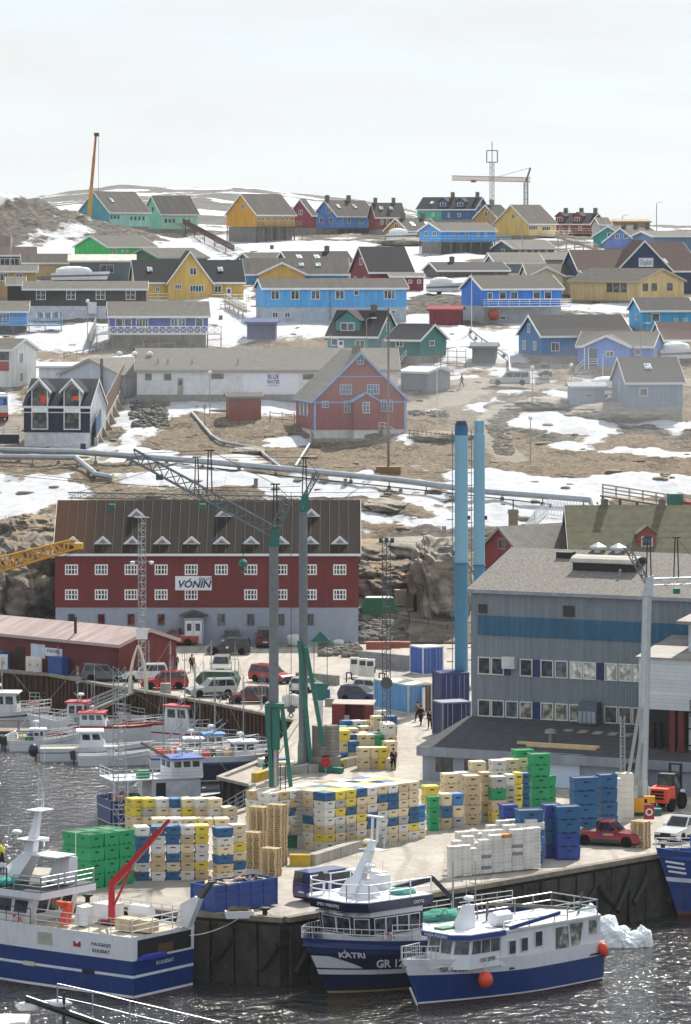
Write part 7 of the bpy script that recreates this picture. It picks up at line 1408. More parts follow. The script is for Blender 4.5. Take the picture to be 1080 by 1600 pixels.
small_boat('white wooden cabin boat moored at the left edge', 8, 1137, -4, 7.2, 3.3, 1.2, [-.7,.05,.12,1.1,1.25,1.6], [BOOT, BWHITE, BWHITE, M('#4a4d50'), BWHITE, BWHITE], [(1.6,5.0,1.25,1.3,3.4,.2)], BWHITE, M('#d8d4cc'), 6.5, gear=3)
small_boat('tiny white dinghy with a black outboard at the left edge', 14, 1166, 78, 3.6, 1.7, .5, [-.3,.03,.08,.5,.55,.75], [BWHITE]*6, None, None, None, 0, bul=.45, cat='dinghy', name='dinghy', rail=False, rake=.3, motor=True)
small_boat('boat with an orange roof and yellow cabin beneath the gangway', 100, 1120, -10, 6.6, 2.8, 1.2, [-.6,.05,.1,1.0,1.2,1.7], [BOOT, BWHITE, M('#2a2c30'), M('#c9452c'), M('#c9452c'), BWHITE], [(1.6,3.8,1.0,1.5,3.1,.1)], M('#c9982c'), M('#d04a28'), 7, gear=3)
small_boat('small white boat with a bent boom close to the sheet pile corner', 440, 1190, -38, 7, 2.8, 1, [-.6,.05,.1,.9,1.0,1.5], [BOOT, BWHITE, M('#2a4f94'), BWHITE, BWHITE, BWHITE], [(3.6,5.2,.9,1.2,2.8,.2)], BWHITE, None, 7, gear=6)
small_boat('white boat with a dark red cabin roof under the bent boom, close to the wall', 268, 1150, 172, 9, 3.4, 1.4, [-.7,.05,.12,1.1,1.25,1.8], [BOOT, BWHITE, BWHITE, M('#9a2c34'), BWHITE, BWHITE], [(3.4,5.8,1.2,1.5,3.3,.2)], BWHITE, M('#8f2a32'), 9, gear=7)
small_boat('grey white boat with orange floats on deck right of the red roofed ones', 345, 1166, -35, 8.5, 3.2, 1.2, [-.7,.05,.12,1.0,1.1,1.6], [BOOT, BWHITE, M('#3f4a58'), BWHITE, BWHITE, BWHITE], [(5.0,6.8,1.0,1.3,3.0,.2)], M('#cfd3d6'), None, 9.5, gear=10)
small_boat('small white boat with a green stripe nosing in beside the jetty', 325, 1196, 12, 7.5, 2.8, 1.1, [-.6,.05,.1,.9,1.05,1.5], [BOOT, BWHITE, M('#2a6a5a'), BWHITE, BWHITE, BWHITE], [(3.5,5.2,.95,1.2,2.8,.2)], BWHITE, M('#3a76b0'), 8, gear=8)
small_boat('narrow white boat with a blue rail and tall mast behind the blue hulled boat', 300, 1200, 8, 7.5, 2.7, 1.1, [-.6,.05,.1,.9,1.05,1.4], [BOOT, BWHITE, BWHITE, M('#2a5a9c'), BWHITE, BWHITE], [(3.2,4.8,.9,1.1,2.6,.2)], BWHITE, None, 9.5, gear=8)
small_boat('white boat with a green canopy against the rusty piling', 335, 1139, 170, 7, 2.7, 1.1, [-.6,.05,.1,.9,1.0,1.4], [BOOT, BWHITE, M('#8a949c'), BWHITE, BWHITE, BWHITE], [(2.8,4.8,.95,1.1,2.7,.2)], BWHITE, M('#3a7a64'), 8.5, gear=7)
small_boat('little white boat with red floats tucked under the whalebone arch', 235, 1128, 176, 6.5, 2.5, 1, [-.6,.05,.1,.8,.95,1.3], [BOOT, BWHITE, BWHITE, M('#9a2c34'), BWHITE, BWHITE], [(2.6,4.2,.85,1.0,2.5,.2)], BWHITE, M('#c9cdd0'), 8, gear=7)
small_boat('white skiff with a tall whip aerial left of the red hulled boat', 62, 1172, 6, 5.6, 2.1, .9, [-.4,.05,.1,.6,.7,1.0], [BWHITE, BWHITE, BWHITE, M('#c4c8cc'), BWHITE, BWHITE], [(2.2,3.4,.7,.8,1.9,.2)], BWHITE, None, 5, gear=3, motor=True)
o, P, h = small_boat('weathered blue trawler bow with white stripes at the right edge', 1205, 1420, 205, 15, 6.4, 3, [-1.2,.1,.3,2.0,2.25,3.9], [BOOT, M('#5a3c2c'), M('#133a7c','plain',rough=.5,var=.3,dirt=.55), BWHITE, M('#133a7c','plain',rough=.5,var=.25,dirt=.3), M('#1b4a94')], [(2,6,2,3.6,6,.2)], BWHITE, None, 10, sheer=1.0, rake=1.8, bul=.6)
for k in range(3):
    a = Vector(P(.985, 2.6+k*.28, 1)); b_ = Vector(P(.93, 2.55+k*.28, 1)); MB().beam(a+Vector((.02,.04,0)), b_+Vector((0,.05,0)), .04, .13).build('bow_mark', WHITE, h); a = Vector(P(.985, 2.6+k*.28, -1)); b_ = Vector(P(.93, 2.55+k*.28, -1)); MB().beam(a-Vector((-.02,.04,0)), b_-Vector((0,.05,0)), .04, .13).build('bow_mark', WHITE, h)
MB().box(11.2, 13.4, -1.2, 1.0, 4.0, 5.4).build('blue_deck_box', M('#2450a0'), o)
# ---------------------------------------------------------------- vehicles
_whl = {}
def wheel_mesh(r, w):
    if (r, w) not in _whl:
        a = MB().lathe([(r*.62,-w/2),(r*.95,-w/2),(r,-w/3),(r,w/3),(r*.95,w/2),(r*.62,w/2)], (0,0,0), 16, axis='y').mesh('wheel', M('#141415', rough=.85), True)
        b = MB(); b.lathe([(r*.62,-w*.42),(r*.62,w*.42)], (0,0,0), 14, axis='y'); 
        for k in range(5): q = 2*pi*k/5; b.obox((r*.33*cos(q), 0, r*.33*sin(q)), (r*.28*cos(q),0,r*.28*sin(q)), (0,w*.47,0), (-r*.08*sin(q),0,r*.08*cos(q)))
        _whl[(r, w)] = (a, b.mesh('rim', M('#8e9194', metal=.6, rough=.35)))
    return _whl[(r, w)]
KIND = {'suv': dict(L=4.6, W=1.85, H=1.7, belt=1.0, cb=(-.49,.2), ct=(-.43,.04), hood=.86, r=.36, n=3), 'hatch': dict(L=4.0, W=1.7, H=1.5, belt=.92, cb=(-.49,.24), ct=(-.42,.04), hood=.82, r=.31, n=2), 'van': dict(L=4.9, W=1.9, H=2.0, belt=1.15, cb=(-.495,.36), ct=(-.485,.2), hood=1.05, r=.33, n=2),
  'pickup': dict(L=5.2, W=1.85, H=1.75, belt=1.05, cb=(-.12,.2), ct=(-.09,.05), hood=.95, r=.38, n=2), 'long': dict(L=5.6, W=2.0, H=1.9, belt=1.12, cb=(-.495,.2), ct=(-.47,.08), hood=1.02, r=.4, n=3), 'jeep': dict(L=3.8, W=1.7, H=1.75, belt=1.08, cb=(-.49,.12), ct=(-.48,.06), hood=1.0, r=.38, n=2)}
def car(label, P, hd, kind, col, lower=None, group=None, roofrack=False, bed=None, cat='car', name='parked_car', emblem=False):
    k = KIND[kind]; L_, W, H_, bl, r = k['L'], k['W'], k['H'], k['belt'], k['r']; o = thing(name, label, cat, P, R(hd), group); X = lambda f: f*L_
    paint = M(col, 'plain', rough=.22, var=.04); t = paint.node_tree.nodes['Principled BSDF']; t.inputs['Coat Weight'].default_value = .5
    fx, rx = .31, -.30
    arch = lambda c: [(X(c)+r*1.18, .3), (X(c)+r*1.05, r*1.45), (X(c)+r*.5, r*2.05), (X(c)-r*.5, r*2.05), (X(c)-r*1.05, r*1.45), (X(c)-r*1.18, .3)]
    pr = [(X(-.49), .34), (X(-.5), .6), (X(-.495), bl-.06), (X(-.47), bl), (X(k['cb'][1]), bl), (X(.44), k['hood']), (X(.49), k['hood']-.14), (X(.5), .55), (X(.485), .3)]+arch(fx)+arch(rx)
    n = len(pr); cx, cz = 0, .62; ys = [(-W/2, .965), (-W/2+.07, 1.0), (W/2-.07, 1.0), (W/2, .965)]; mb = MB()
    mb.add([(cx+(x-cx)*s, y, cz+(z-cz)*s) for y, s in ys for x, z in pr], [(j*n+i, j*n+(i+1) % n, (j+1)*n+(i+1) % n, (j+1)*n+i) for j in range(3) for i in range(n)]+[tuple(range(n)), tuple(range(4*n-1, 3*n-1, -1))])
    b = mb.build('body', paint, o)
    MB().box(X(-.48), X(.47), -W/2+.06, W/2-.06, .22, .5).build('underbody', BLACK, o)
    if lower: 
        for s in (-1, 1): MB().box(X(-.2), X(.2), s*W/2-.02, s*W/2+.02, .28, .52).build('sill', M(lower, rough=.6), o)
        MB().box(X(.485), X(.51), -W/2+.06, W/2-.06, .28, .62).build('bumper', M(lower, rough=.6), o)
    (b0, b1), (t0, t1) = k['cb'], k['ct']; w0, w1 = W/2-.05, W/2*.78
    bot = [(X(b1),-w0),(X(b1),w0),(X(b0),w0),(X(b0),-w0)]; tp = [(X(t1),-w1),(X(t1),w1),(X(t0),w1),(X(t0),-w1)]
    cb = cabin(o, 'cabin', bot, tp, bl-.02, H_, paint); g = glass('#14181b', .04)
    panes(cb, bot, tp, bl-.02, H_, 0, 1, .08, .9, .02, .05, g, name='windscreen'); panes(cb, bot, tp, bl-.02, H_, 2, 1, .15, .85, .02, .08, g, name='rear_window'); panes(cb, bot, tp, bl-.02, H_, 1, k['n'], .1, .86, .08, .05, g, name='side_window'); panes(cb, bot, tp, bl-.02, H_, 3, k['n'], .1, .86, .08, .05, g, name='side_window')
    a, rim = wheel_mesh(r, .24)
    for x in (fx, rx):
        for s in (-1, 1):
            w = bpy.data.objects.new('wheel', a); C.objects.link(w); w.parent = o; w.location = (X(x), s*(W/2-.13), r); q = bpy.data.objects.new('rim', rim); C.objects.link(q); q.parent = w
    for s in (-1, 1):
        MB().box(X(.478), X(.5)+.012, s*W*.36-.2, s*W*.36+.17, k['hood']-.3, k['hood']-.12).build('headlight', M('#cfd3d6', rough=.1), o); MB().box(X(-.5)-.012, X(-.485), s*W*.4-.1, s*W*.4+.1, bl-.35, bl-.06).build('tail_light', M('#8a1414', rough=.2), o)
        MB().box(X(b1)-.35, X(b1)-.2, s*(W/2+.02), s*(W/2+.18), bl-.02, bl+.13).build('mirror', paint, o)
    MB().box(X(.5)-.005, X(.5)+.012, -W*.22, W*.22, k['hood']-.36, k['hood']-.16).build('grille', M('#17181a', rough=.5), o); MB().box(X(.5)+.005, X(.5)+.02, -.26, .26, .45, .56).build('number_plate', WHITE, o); MB().box(X(-.5)-.02, X(-.5)+.0, -.26, .26, .62, .73).build('number_plate', WHITE, o)
    if kind == 'pickup': MB().box(X(-.485), X(-.13), -W/2+.12, W/2-.12, bl-.01, bl+.012).build('load_bed', M(bed or '#1a1a1c'), o); MB().box(X(-.13), X(-.12), -W/2+.1, W/2-.1, bl, H_+.03).build('roll_bar', M('#222224'), o)
    if roofrack:
        rk = MB(); [rk.box(X(t0)+.2, X(t1)-.1, y-.02, y+.02, H_+.02, H_+.07) for y in (-w1+.1, w1-.1)]; rk.build('roof_rail', STEEL, o)
    if emblem: MB().cyl((.1, W/2-.01, .78), (.1, W/2+.012, .78), .17, n=4).build('door_emblem', WHITE, o)
    return o
GC = 'cars parked on the harbour yard'
for args in [('dark blue SUV with a white door emblem before the red warehouse', gq(358,1022), 176, 'suv', '#161c30', None), ('silver estate car parked above the sheet pile wall', gq(331,1088), 196, 'suv', '#b3b5b4', '#4a4c4e'), ('dark maroon hatchback beside the silver estate car', gq(391,1098), 188, 'hatch', '#5c1620', None), ('bright red SUV driving towards the right behind the grey crane column', gq(424,1066), 318, 'suv', '#a0202a', '#2a2a2c'),
  ('pale SUV facing the camera behind the green skip', gq(346,1052), 268, 'suv', '#a9a9a5', '#3a3a3c'), ('red SUV next to the whalebone arch', gq(257,1076), 184, 'suv', '#9c1c28', None), ('white SUV between the grey and the red one by the shed', gq(226,1064), 188, 'suv', '#d4d5d6', None), ('grey SUV parked against the dark red shed', gq(164,1064), 4, 'suv', '#585d63', None), ('white hatchback seen from behind between the crane columns', gq(478,1081), 64, 'hatch', '#d0d1d2', None),
  ('dark blue people carrier with a pale bonnet near the red booth', gq(563,1096), 334, 'hatch', '#1c2754', None), ('pale car hidden behind the light blue container', gq(584,1086), 330, 'hatch', '#c4c6c8', None), ('dark green jeep facing the camera against the red warehouse', gq(361,1010), 266, 'jeep', '#46533f', None), ('dark red van seen from behind by the red warehouse', gq(414,1010), 92, 'van', '#4a151c', None)]:
    car(args[0], args[1], args[2], args[3], args[4], args[5], GC, emblem='emblem' in args[0])
car('red pickup truck with a white tailgate by the warehouse door', gq(272,1008), 178, 'pickup', '#9a2026', None, GC, bed='#c9c9c6'); car('silver long estate with dark rear windows on the hillside road', gh(797,602), 180, 'long', '#a3a6a6', '#7c7e80', None, True); car('grey jeep facing the camera beside the teal blue house', gh(852,588), 272, 'jeep', '#8d9092', '#222426')
P_ = car('dark red pickup with a white door mark beside stacked pallets', gq(951,1320), 340, 'pickup', '#8c1a22', '#3a3c40', GC); MB().box(-.1,.0,0,0,0,0) if False else None
W_ = KIND['pickup']['W']; text('HAVN', .22, WHITE, P_, (.25, -W_/2-.02, .86), (1,0,0), (0,-1,0), width=.7); MB().cyl((-.3,-W_/2+.01,.82),(-.3,-W_/2-.012,.82),.13,n=12).build('door_emblem', M('#2a3f8c'), P_)
car('white pickup with a black front at the right edge', gq(1066,1312), 238, 'pickup', '#d2d3d2', '#1c1d1f', GC); car('dark blue van parked behind the navy boat', gq(515,1404), 42, 'van', '#1c2a66', None, GC); car('black car parked beside the small dark shop', gh(920,467), 250, 'suv', '#17181b', None); car('white car nosing out beside the black one', gh(934,468), 215, 'hatch', '#d6d6d6', None)
o = thing('lorry', 'white lorry with a blue windscreen at the left edge', 'lorry', gh(-4, 655), R(280)); MB().box(-3.5,1.2,-1.2,1.2,.9,3.4).build('box_body', M('#c9ccd2'), o); cb = cabin(o, 'cab', [(3.1,-1.15),(3.1,1.15),(1.3,1.15),(1.3,-1.15)], [(2.9,-1.1),(2.9,1.1),(1.3,1.1),(1.3,-1.1)], .7, 3.2, M('#d2d4d6')); panes(cb, [(3.1,-1.15),(3.1,1.15),(1.3,1.15),(1.3,-1.15)], [(2.9,-1.1),(2.9,1.1),(1.3,1.1),(1.3,-1.1)], .7, 3.2, 0, 1, .5, .92, .02, .05, glass('#2c4a84')); MB().box(3.1,3.25,-1.15,1.15,.45,1.0).build('bumper', M('#b04a2a'), o)
a, rim = wheel_mesh(.48, .3)
for x in (2.3, -1.6, -2.7):
    for s in (-1, 1): w = bpy.data.objects.new('wheel', a); C.objects.link(w); w.parent = o; w.location = (x, s*1.05, .48); q = bpy.data.objects.new('rim', rim); C.objects.link(q); q.parent = w
def forklift(label, P, hd, col):
    o = thing('forklift', label, 'forklift', P, R(hd)); oc = M(col, rough=.45, var=.1, dirt=.15); m = MB(); m.hexa([(-2.0,-.8,.7),(-.6,-.85,.6),(-.6,.85,.6),(-2.0,.8,.7),(-1.9,-.75,1.75),(-.5,-.8,1.85),(-.5,.8,1.85),(-1.9,.75,1.75)]); m.build('counterweight', oc, o); MB().box(-.6,1.3,-.7,.7,.6,1.15).build('chassis', M('#26272a'), o)
    g = MB(); [g.box(-2.02,-1.96,-.5,.5,z,z+.14) for z in (.95,1.2,1.45)]; g.build('radiator_grille', BLACK, o); bt = [(.9,-.7),(.9,.7),(-.6,.7),(-.6,-.7)]; cb = cabin(o, 'cab', bt, [(.6,-.62),(.6,.62),(-.5,.62),(-.5,-.62)], 1.1, 2.7, M('#1c1d20')); [panes(cb, bt, [(.6,-.62),(.6,.62),(-.5,.62),(-.5,-.62)], 1.1, 2.7, i, 1, .3, .9, .02, .1, glass('#3a423c')) for i in range(4)]
    ms = MB(); [ms.box(1.3,1.5,y-.08,y+.08,.1,3.3) for y in (-.45,.45)]; [ms.box(1.3,1.45,-.45,.45,z,z+.1) for z in (.4,1.8,3.2)]; mo = ms.build('lifting_mast', M('#222326', metal=.3), o); [MB().box(1.5,2.6,y-.06,y+.06,.12,.18).build('fork', M('#333538', metal=.4), mo) for y in (-.35,.35)]
    for x, r in ((.75,.62), (-1.25,.5)):
        a, rim = wheel_mesh(r, .35)
        for s in (-1, 1): w = bpy.data.objects.new('wheel', a); C.objects.link(w); w.parent = o; w.location = (x, s*.82, r); q = bpy.data.objects.new('rim', rim); C.objects.link(q); q.parent = w
    return o
forklift('orange forklift with big tyres in front of the cold store', gq(1044,1264), 62, '#d8482a'); forklift('red forklift half hidden behind the pale crane', gq(992,1248), 80, '#b02a24')
def motorbike():
    o = thing('motorcycle', 'dark motorcycle standing between the silver and maroon cars', 'motorcycle', gq(351,1099), R(205)); 
    for x in (-.7, .7): w = MB(); w.torus((x,0,.31), .26, .06, (0,1,0), 14, 6); w.build('wheel', RUB, o)
    m = MB(); m.beam((-.6,0,.5),(.3,0,.75),.28,.3); m.beam((.2,0,.8),(-.5,0,.95),.25,.12); m.beam((.7,0,.31),(.4,0,1.05),.08,.1); m.beam((.4,-.38,1.08),(.4,.38,1.08),.05,.05); m.box(-.2,.3,-.14,.14,.3,.62); m.build('frame', M('#1c2238', rough=.4), o); MB().box(.45,.62,-.14,.14,.82,1.15).build('fairing', M('#2a3564', rough=.3), o); MB().beam((-.75,0,.82),(-.1,0,.88),.24,.1).build('saddle', BLACK, o)
motorbike()
def shrouded(label, P, hd, L_, name='wrapped_boat'):
    o = thing(name, label, 'boat', P, R(hd)); w_ = M('#dfe0e0', rough=.55, var=.08); h, Q = hull(o, L_, 2.4, lambda t: .3*t, .8, [.5,.7,1.0,1.3,1.7], [BWHITE, BWHITE, M('#6a6c70'), BWHITE], bul=.1); bb = blob((L_*.42, 0, 1.9), L_*.34, .95, 1.0, 4, n=28, k=14, pw=.8, amp=.16); bb.build('white_cover', w_, o, smooth=True); MB().box(.3, L_*.9, -.7, .7, .38, .5).build('trailer', M('#55585c'), o)
    a, rim = wheel_mesh(.32, .2)
    for s in (-1, 1): w = bpy.data.objects.new('wheel', a); C.objects.link(w); w.parent = o; w.location = (L_*.35, s*.9, .32)
shrouded('motor boat wrapped in white plastic on a trailer above the black house', gh(80, 442), 4, 9.5); shrouded('white covered boat lying beside the tan house at the right edge', gh(1030, 566), 6, 6); shrouded('white cabin boat on a trailer behind the narrow shed', gh(918, 622), 8, 6.5); shrouded('white covered boat on the snow right of the red extension', gh(667, 460), -8, 6); shrouded('pale turquoise covered boat beside the small ochre house', gh(604, 378), -6, 6)
o = thing('tractor', 'small red and green tractor half hidden behind the long roof ridge', 'tractor', gh(1058, 806), R(10)); MB().box(-1,.5,-.8,.8,.8,2.6).build('cab', M('#26685a'), o); MB().box(.5,2.2,-.6,.6,.7,1.7).build('bonnet', M('#a8302a'), o)
for x, r in ((-.5,.7),(1.6,.45)):
    a, rim = wheel_mesh(r, .35)
    for s in (-1, 1): w = bpy.data.objects.new('wheel', a); C.objects.link(w); w.parent = o; w.location = (x, s*.8, r)
# ---------------------------------------------------------------- people
def skin_mesh(name, V, E, rad, mat, par, sub=2):
    me = bpy.data.meshes.new(name); me.from_pydata(V, E, []); ob = bpy.data.objects.new(name, me); C.objects.link(ob); ob.parent = par
    md = ob.modifiers.new('skin', 'SKIN'); md.use_smooth_shade = True; sv = me.skin_vertices
    if not sv: me.skin_vertices
    if len(me.skin_vertices) == 0:
        bm = bmesh.new(); bm.from_mesh(me); bm.verts.layers.skin.verify(); bm.to_mesh(me); bm.free()
    for i, r in enumerate(rad): me.skin_vertices[0].data[i].radius = (r, r) if not isinstance(r, tuple) else r
    me.skin_vertices[0].data[0].use_root = True
    ob.modifiers.new('sub', 'SUBSURF').levels = sub; ob.modifiers['sub'].render_levels = sub; me.materials.append(mat); return ob
SKIN = M('#b98566', rough=.6, var=.05)
def person(label, P, hd, jacket, trousers, step=.28, swing=.22, hair='#2a211b', hat=None, bend=0.0, held=None, s=1.0):
    """x forward; striding when step > 0"""
    o = thing('person', label, 'person', P, R(hd)); o.scale = (s, s, s); b = bend
    J = dict(pel=(0,0,.95), wst=(.0+b*.2,0,1.1), chs=(.02+b*.6,0,1.32), nck=(.03+b,0,1.48), hd=(.05+b*1.2,0,1.56), top=(.05+b*1.3,0,1.68))
    V, E, Rr = [], [], []; idx = {}
    def v(k, p, r): idx[k] = len(V); V.append(p); Rr.append(r); return idx[k]
    v('pel', J['pel'], .14); v('wst', J['wst'], .13); v('chs', J['chs'], (.16,.12)); v('nck', J['nck'], .06); v('hd', J['hd'], .085); v('top', J['top'], .09)
    E += [(0,1),(1,2),(2,3),(3,4),(4,5)]
    for sd_, sg in (('l', 1), ('r', -1)):
        st = step*sg; hp = v('hip'+sd_, (0, sg*.09, .9), .1); kn = v('kn'+sd_, (st*.55+.06, sg*.1, .5), .068); an = v('an'+sd_, (st, sg*.1, .1+max(0,-st)*.12), .045); to = v('to'+sd_, (st+.18, sg*.12, .05), .04); E += [(0,hp),(hp,kn),(kn,an),(an,to)]
        sw = -swing*sg; sh = v('sh'+sd_, (J['chs'][0]+.01, sg*.19, 1.4), .065); el = v('el'+sd_, (J['chs'][0]+sw*.5-.03, sg*.25, 1.13), .045); wr = v('wr'+sd_, (J['chs'][0]+sw+.06, sg*.25, .9), .032); pm = v('pm'+sd_, (J['chs'][0]+sw+.08, sg*.25, .83), .034); E += [(2,sh),(sh,el),(el,wr),(wr,pm)]
        for f, ln in enumerate((.075,.085,.08,.065)): k1 = v(f'f{f}{sd_}', (V[pm][0]+.03-.02*f, sg*.255, V[pm][2]-.05), .009); k2 = v(f'g{f}{sd_}', (V[pm][0]+.035-.02*f, sg*.245, V[pm][2]-.05-ln*.6), .008); E += [(pm,k1),(k1,k2)]
        t1 = v('t'+sd_, (V[pm][0]+.045, sg*.235, V[pm][2]-.01), .009); t2 = v('u'+sd_, (V[pm][0]+.055, sg*.225, V[pm][2]-.045), .008); E += [(pm,t1),(t1,t2)]
    skin_mesh('body', V, E, Rr, SKIN, o, 1)
    g = lambda k: V[idx[k]]
    jv = [J['pel'], J['wst'], J['chs'], (J['nck'][0], 0, 1.46)]; je = [(0,1),(1,2),(2,3)]; jr = [.165,.16,(.19,.15),.085]
    for sd_ in 'lr':
        n0 = len(jv); jv += [g('sh'+sd_), g('el'+sd_), g('wr'+sd_)]; jr += [.088,.068,.052]; je += [(2,n0),(n0,n0+1),(n0+1,n0+2)]
    skin_mesh('jacket', jv, je, jr, M(jacket, rough=.85, var=.15), o, 1)
    tv = [(0,0,.98)]; te = []; tr = [.155]
    for sd_ in 'lr': n0 = len(tv); tv += [g('hip'+sd_), g('kn'+sd_), (g('an'+sd_)[0], g('an'+sd_)[1], g('an'+sd_)[2]+.03)]; tr += [.115,.085,.065]; te += [(0,n0),(n0,n0+1),(n0+1,n0+2)]
    skin_mesh('trousers', tv, te, tr, M(trousers, rough=.85, var=.15), o, 1)
    for sd_ in 'lr': a, t_ = Vector(g('an'+sd_)), Vector(g('to'+sd_)); MB().ball((a+t_)/2-Vector((.01,0,.02)), .15, .055, .06, 10, 6).build('shoe', BLACK, o, smooth=True)
    h = Vector(J['top']); MB().ball(h+Vector((-.015,0,.025)), .105, .1, .1, 12, 8).build('hat' if hat else 'hair', M(hat or hair, rough=.9), o, smooth=True)
    f = MB(); f.ball(h+Vector((.095,0,-.05)), .02, .014, .022, 6, 5); f.ball(h+Vector((.085,.033,-.025)), .01, n=6, k=4, m=1); f.ball(h+Vector((.085,-.033,-.025)), .01, n=6, k=4, m=1); f.obox(h+Vector((.088,0,-.092)), (.006,0,0), (0,.022,0), (0,0,.004), 2); f.ball(h+Vector((0,.092,-.04)), .015, .01, .026, 6, 4); f.ball(h+Vector((0,-.092,-.04)), .015, .01, .026, 6, 4); f.build('face', [SKIN, M('#1a1410'), M('#7a3f36')], o)
    if held == 'coil':
        t = MB().torus(o.matrix_basis @ (Vector(g('pml'))+Vector((0,.05,-.02))), .26, .06, (.2,1,.2), 16, 6).build('rope_coil', M('#cfcac0', rough=.9), None, smooth=True); tag(t, 'pale coil of rope held by a person near the container', 'rope')
    return o
person('person in a dark coat walking away across the yard by the parked cars', gq(300,1050), 95, '#17181b', '#121316'); person('person in a blue grey jacket at the corner of the red shed', gq(275,1049), 80, '#2c3a58', '#1c1f28', .1, .05)
person('person in dark clothes walking along the quay behind the largest tub block', gq(615,1203), 100, '#141a2a', '#101116'); person('person in a grey jacket walking by the open light blue container', gq(653,1127), 110, '#6a6660', '#2a2826'); person('person in black carrying a pale coil beside the container', gq(658,1133), 250, '#121214', '#15151a', held='coil'); person('person in a long black coat nearest the factory corner', gq(672,1139), 95, '#0f1211', '#111114', .2)
person('person in black walking on the hillside road', gh(722,604), 185, '#15161a', '#1c1e26'); person('person in a yellow high visibility jacket bending at the left edge', gq(4,1354), 180, '#c8d428', '#15171c', .12, .3, bend=.12); person('person in dark clothes standing on the jetty edge', gq(417,1207), 200, '#15171c', '#111217', .05, .04)
bt = [q for q in sc.objects if q.get('label', '').startswith('low grey working boat')][0]; bpy.context.view_layer.update(); person('person in black with a red hood working on the low grey boat', bt.matrix_world @ Vector((3.0, -.3, 1.45)), 250, '#191a1d', '#232428', .08, .3, hat='#b0342c', bend=.08)
# ---------------------------------------------------------------- quay walls, fenders, gangways
def wall_ribs(label, pts, z0, z1, spacing, w, col, cap='#8c857a', name='sheet_pile_wall', off=.12):
    q = [gq(*p) for p in pts]; o = thing(name, label, 'wall', q[0]); mb = MB(); cp = MB(); m = M(col, 'plain', rough=.85, var=.45, scale=1.2, dirt=.7)
    for a, b in zip(q, q[1:]):
        d = b-a; u = d.normalized(); n = Vector((u.y, -u.x, 0)); L_ = d.length; k = int(L_/spacing)
        for i in range(k): c = a-q[0]+u*(i+.5)*L_/k; mb.obox(c+n*off+Vector((0,0,(z0+z1)/2-QZ)), u*w/2, n*off, Vector((0,0,(z1-z0)/2)))
        cp.beam(a-q[0]+n*.1+Vector((0,0,.1)), b-q[0]+n*.1+Vector((0,0,.1)), .55, .24)
    mb.build('sheet_piling', m, o); cp.build('coping', M(cap, 'wood', rough=.9, var=.3), o); return o
wall_ribs('rusty ribbed sheet pile wall along the inner basin', [(-160,1043),(0,1050),(80,1056),(161,1071),(205,1078),(343,1102),(416,1117),(466,1129)], -1, QZ-.1, .7, .36, '#4a3428')
wall_ribs('dark timber piles under the concrete jetty', [(466,1129),(432,1180),(405,1193),(345,1217),(396,1229),(402,1262),(118,1358)], -1, QZ-.1, 1.3, .3, '#2c2723', '#9d978c', 'jetty_wall')
def fendered(label, p0, p1, n, seed):
    random.seed(seed); a, b = gq(*p0), gq(*p1); o = thing('quay_wall', label, 'wall', a); d = b-a; u = d.normalized(); nn = Vector((u.y, -u.x, 0)); 
    if nn.y > 0: nn = -nn
    pm = M('#3c3a37', 'concrete', rough=.75, var=.55, scale=1.0, dirt=.45); L_ = d.length; up = Vector((0,0,1))
    cb = MB(); cb.obox(d/2+nn*.12+up*.02, d/2, nn*.32, up*.16); cb.build('coping', M('#7d766b', 'wood', rough=.9, var=.35), o)
    tb = MB(); tb.obox(d/2+nn*.1-up*.62, d/2, nn*.16, up*.1); tb.obox(d/2+nn*.1-up*1.5, d/2, nn*.14, up*.1); tb.build('waling', M('#2f2a25', 'wood'), o)
    for i in range(n):
        c0 = u*(L_*(i+.04)/n); c1 = u*(L_*(i+.93)/n); w = c1-c0; m = MB(); j = random.uniform(-.12,.12)
        m.add([c0+nn*.3-up*.35, c1+nn*.3-up*(.35), c1+nn*(.3+j)-up*4.6, c0+nn*(.3+j)-up*4.6, c0+nn*.5-up*.35, c1+nn*.5-up*.35, c1+nn*(.42+j)-up*4.6, c0+nn*(.42+j)-up*4.6], [(0,1,2,3),(4,7,6,5),(0,4,5,1),(3,2,6,7),(0,3,7,4),(1,5,6,2)]); m.build('rubber_panel', pm, o)
        if i % 2 == 0 or random.random() < .5:
            s0, s1 = (c0+w*.15, c0+w*.95) if random.random() < .6 else (c0+w*.95, c0+w*.1); z0, z1 = random.uniform(1.0,1.6), random.uniform(2.6,3.4); f = MB(); P = [s0*(1-t)+s1*t+nn*.72-up*(z0+(z1-z0)*t**.8) for t in (0,.25,.5,.75,1)]; f.tube(P, .22, 10); f.build('tube_fender', M('#1d1c1c', rough=.6), o, smooth=True)
    lx = u*(L_*.42); ld = MB()
    for e in (-.22, .22): ld.cyl(lx+u*e+nn*.62+up*.1, lx+u*e+nn*.62-up*4.6, .035, n=5)
    for k in range(14): ld.cyl(lx-u*.22+nn*.62-up*(.2+k*.32), lx+u*.22+nn*.62-up*(.2+k*.32), .025, n=4)
    ld.build('ladder', M('#5a5450', metal=.3), o)
fendered('weathered quay front with black panels and slung tube fenders below the waste container', (118,1414), (445,1437), 9, 3)
fendered('long weathered quay wall with black rubber panels behind the navy boat', (445,1437), (1080,1327), 22, 5)
random.seed(11)
tag(MB().beam((0,0,.12), gq(1500,1262)-gq(1085,1326)+Vector((0,0,.12)), .5, .3).build('kerb_beam', WOOD, None, loc=gq(1085,1326)), 'timber kerb beam along the quay edge at the right', 'beam')
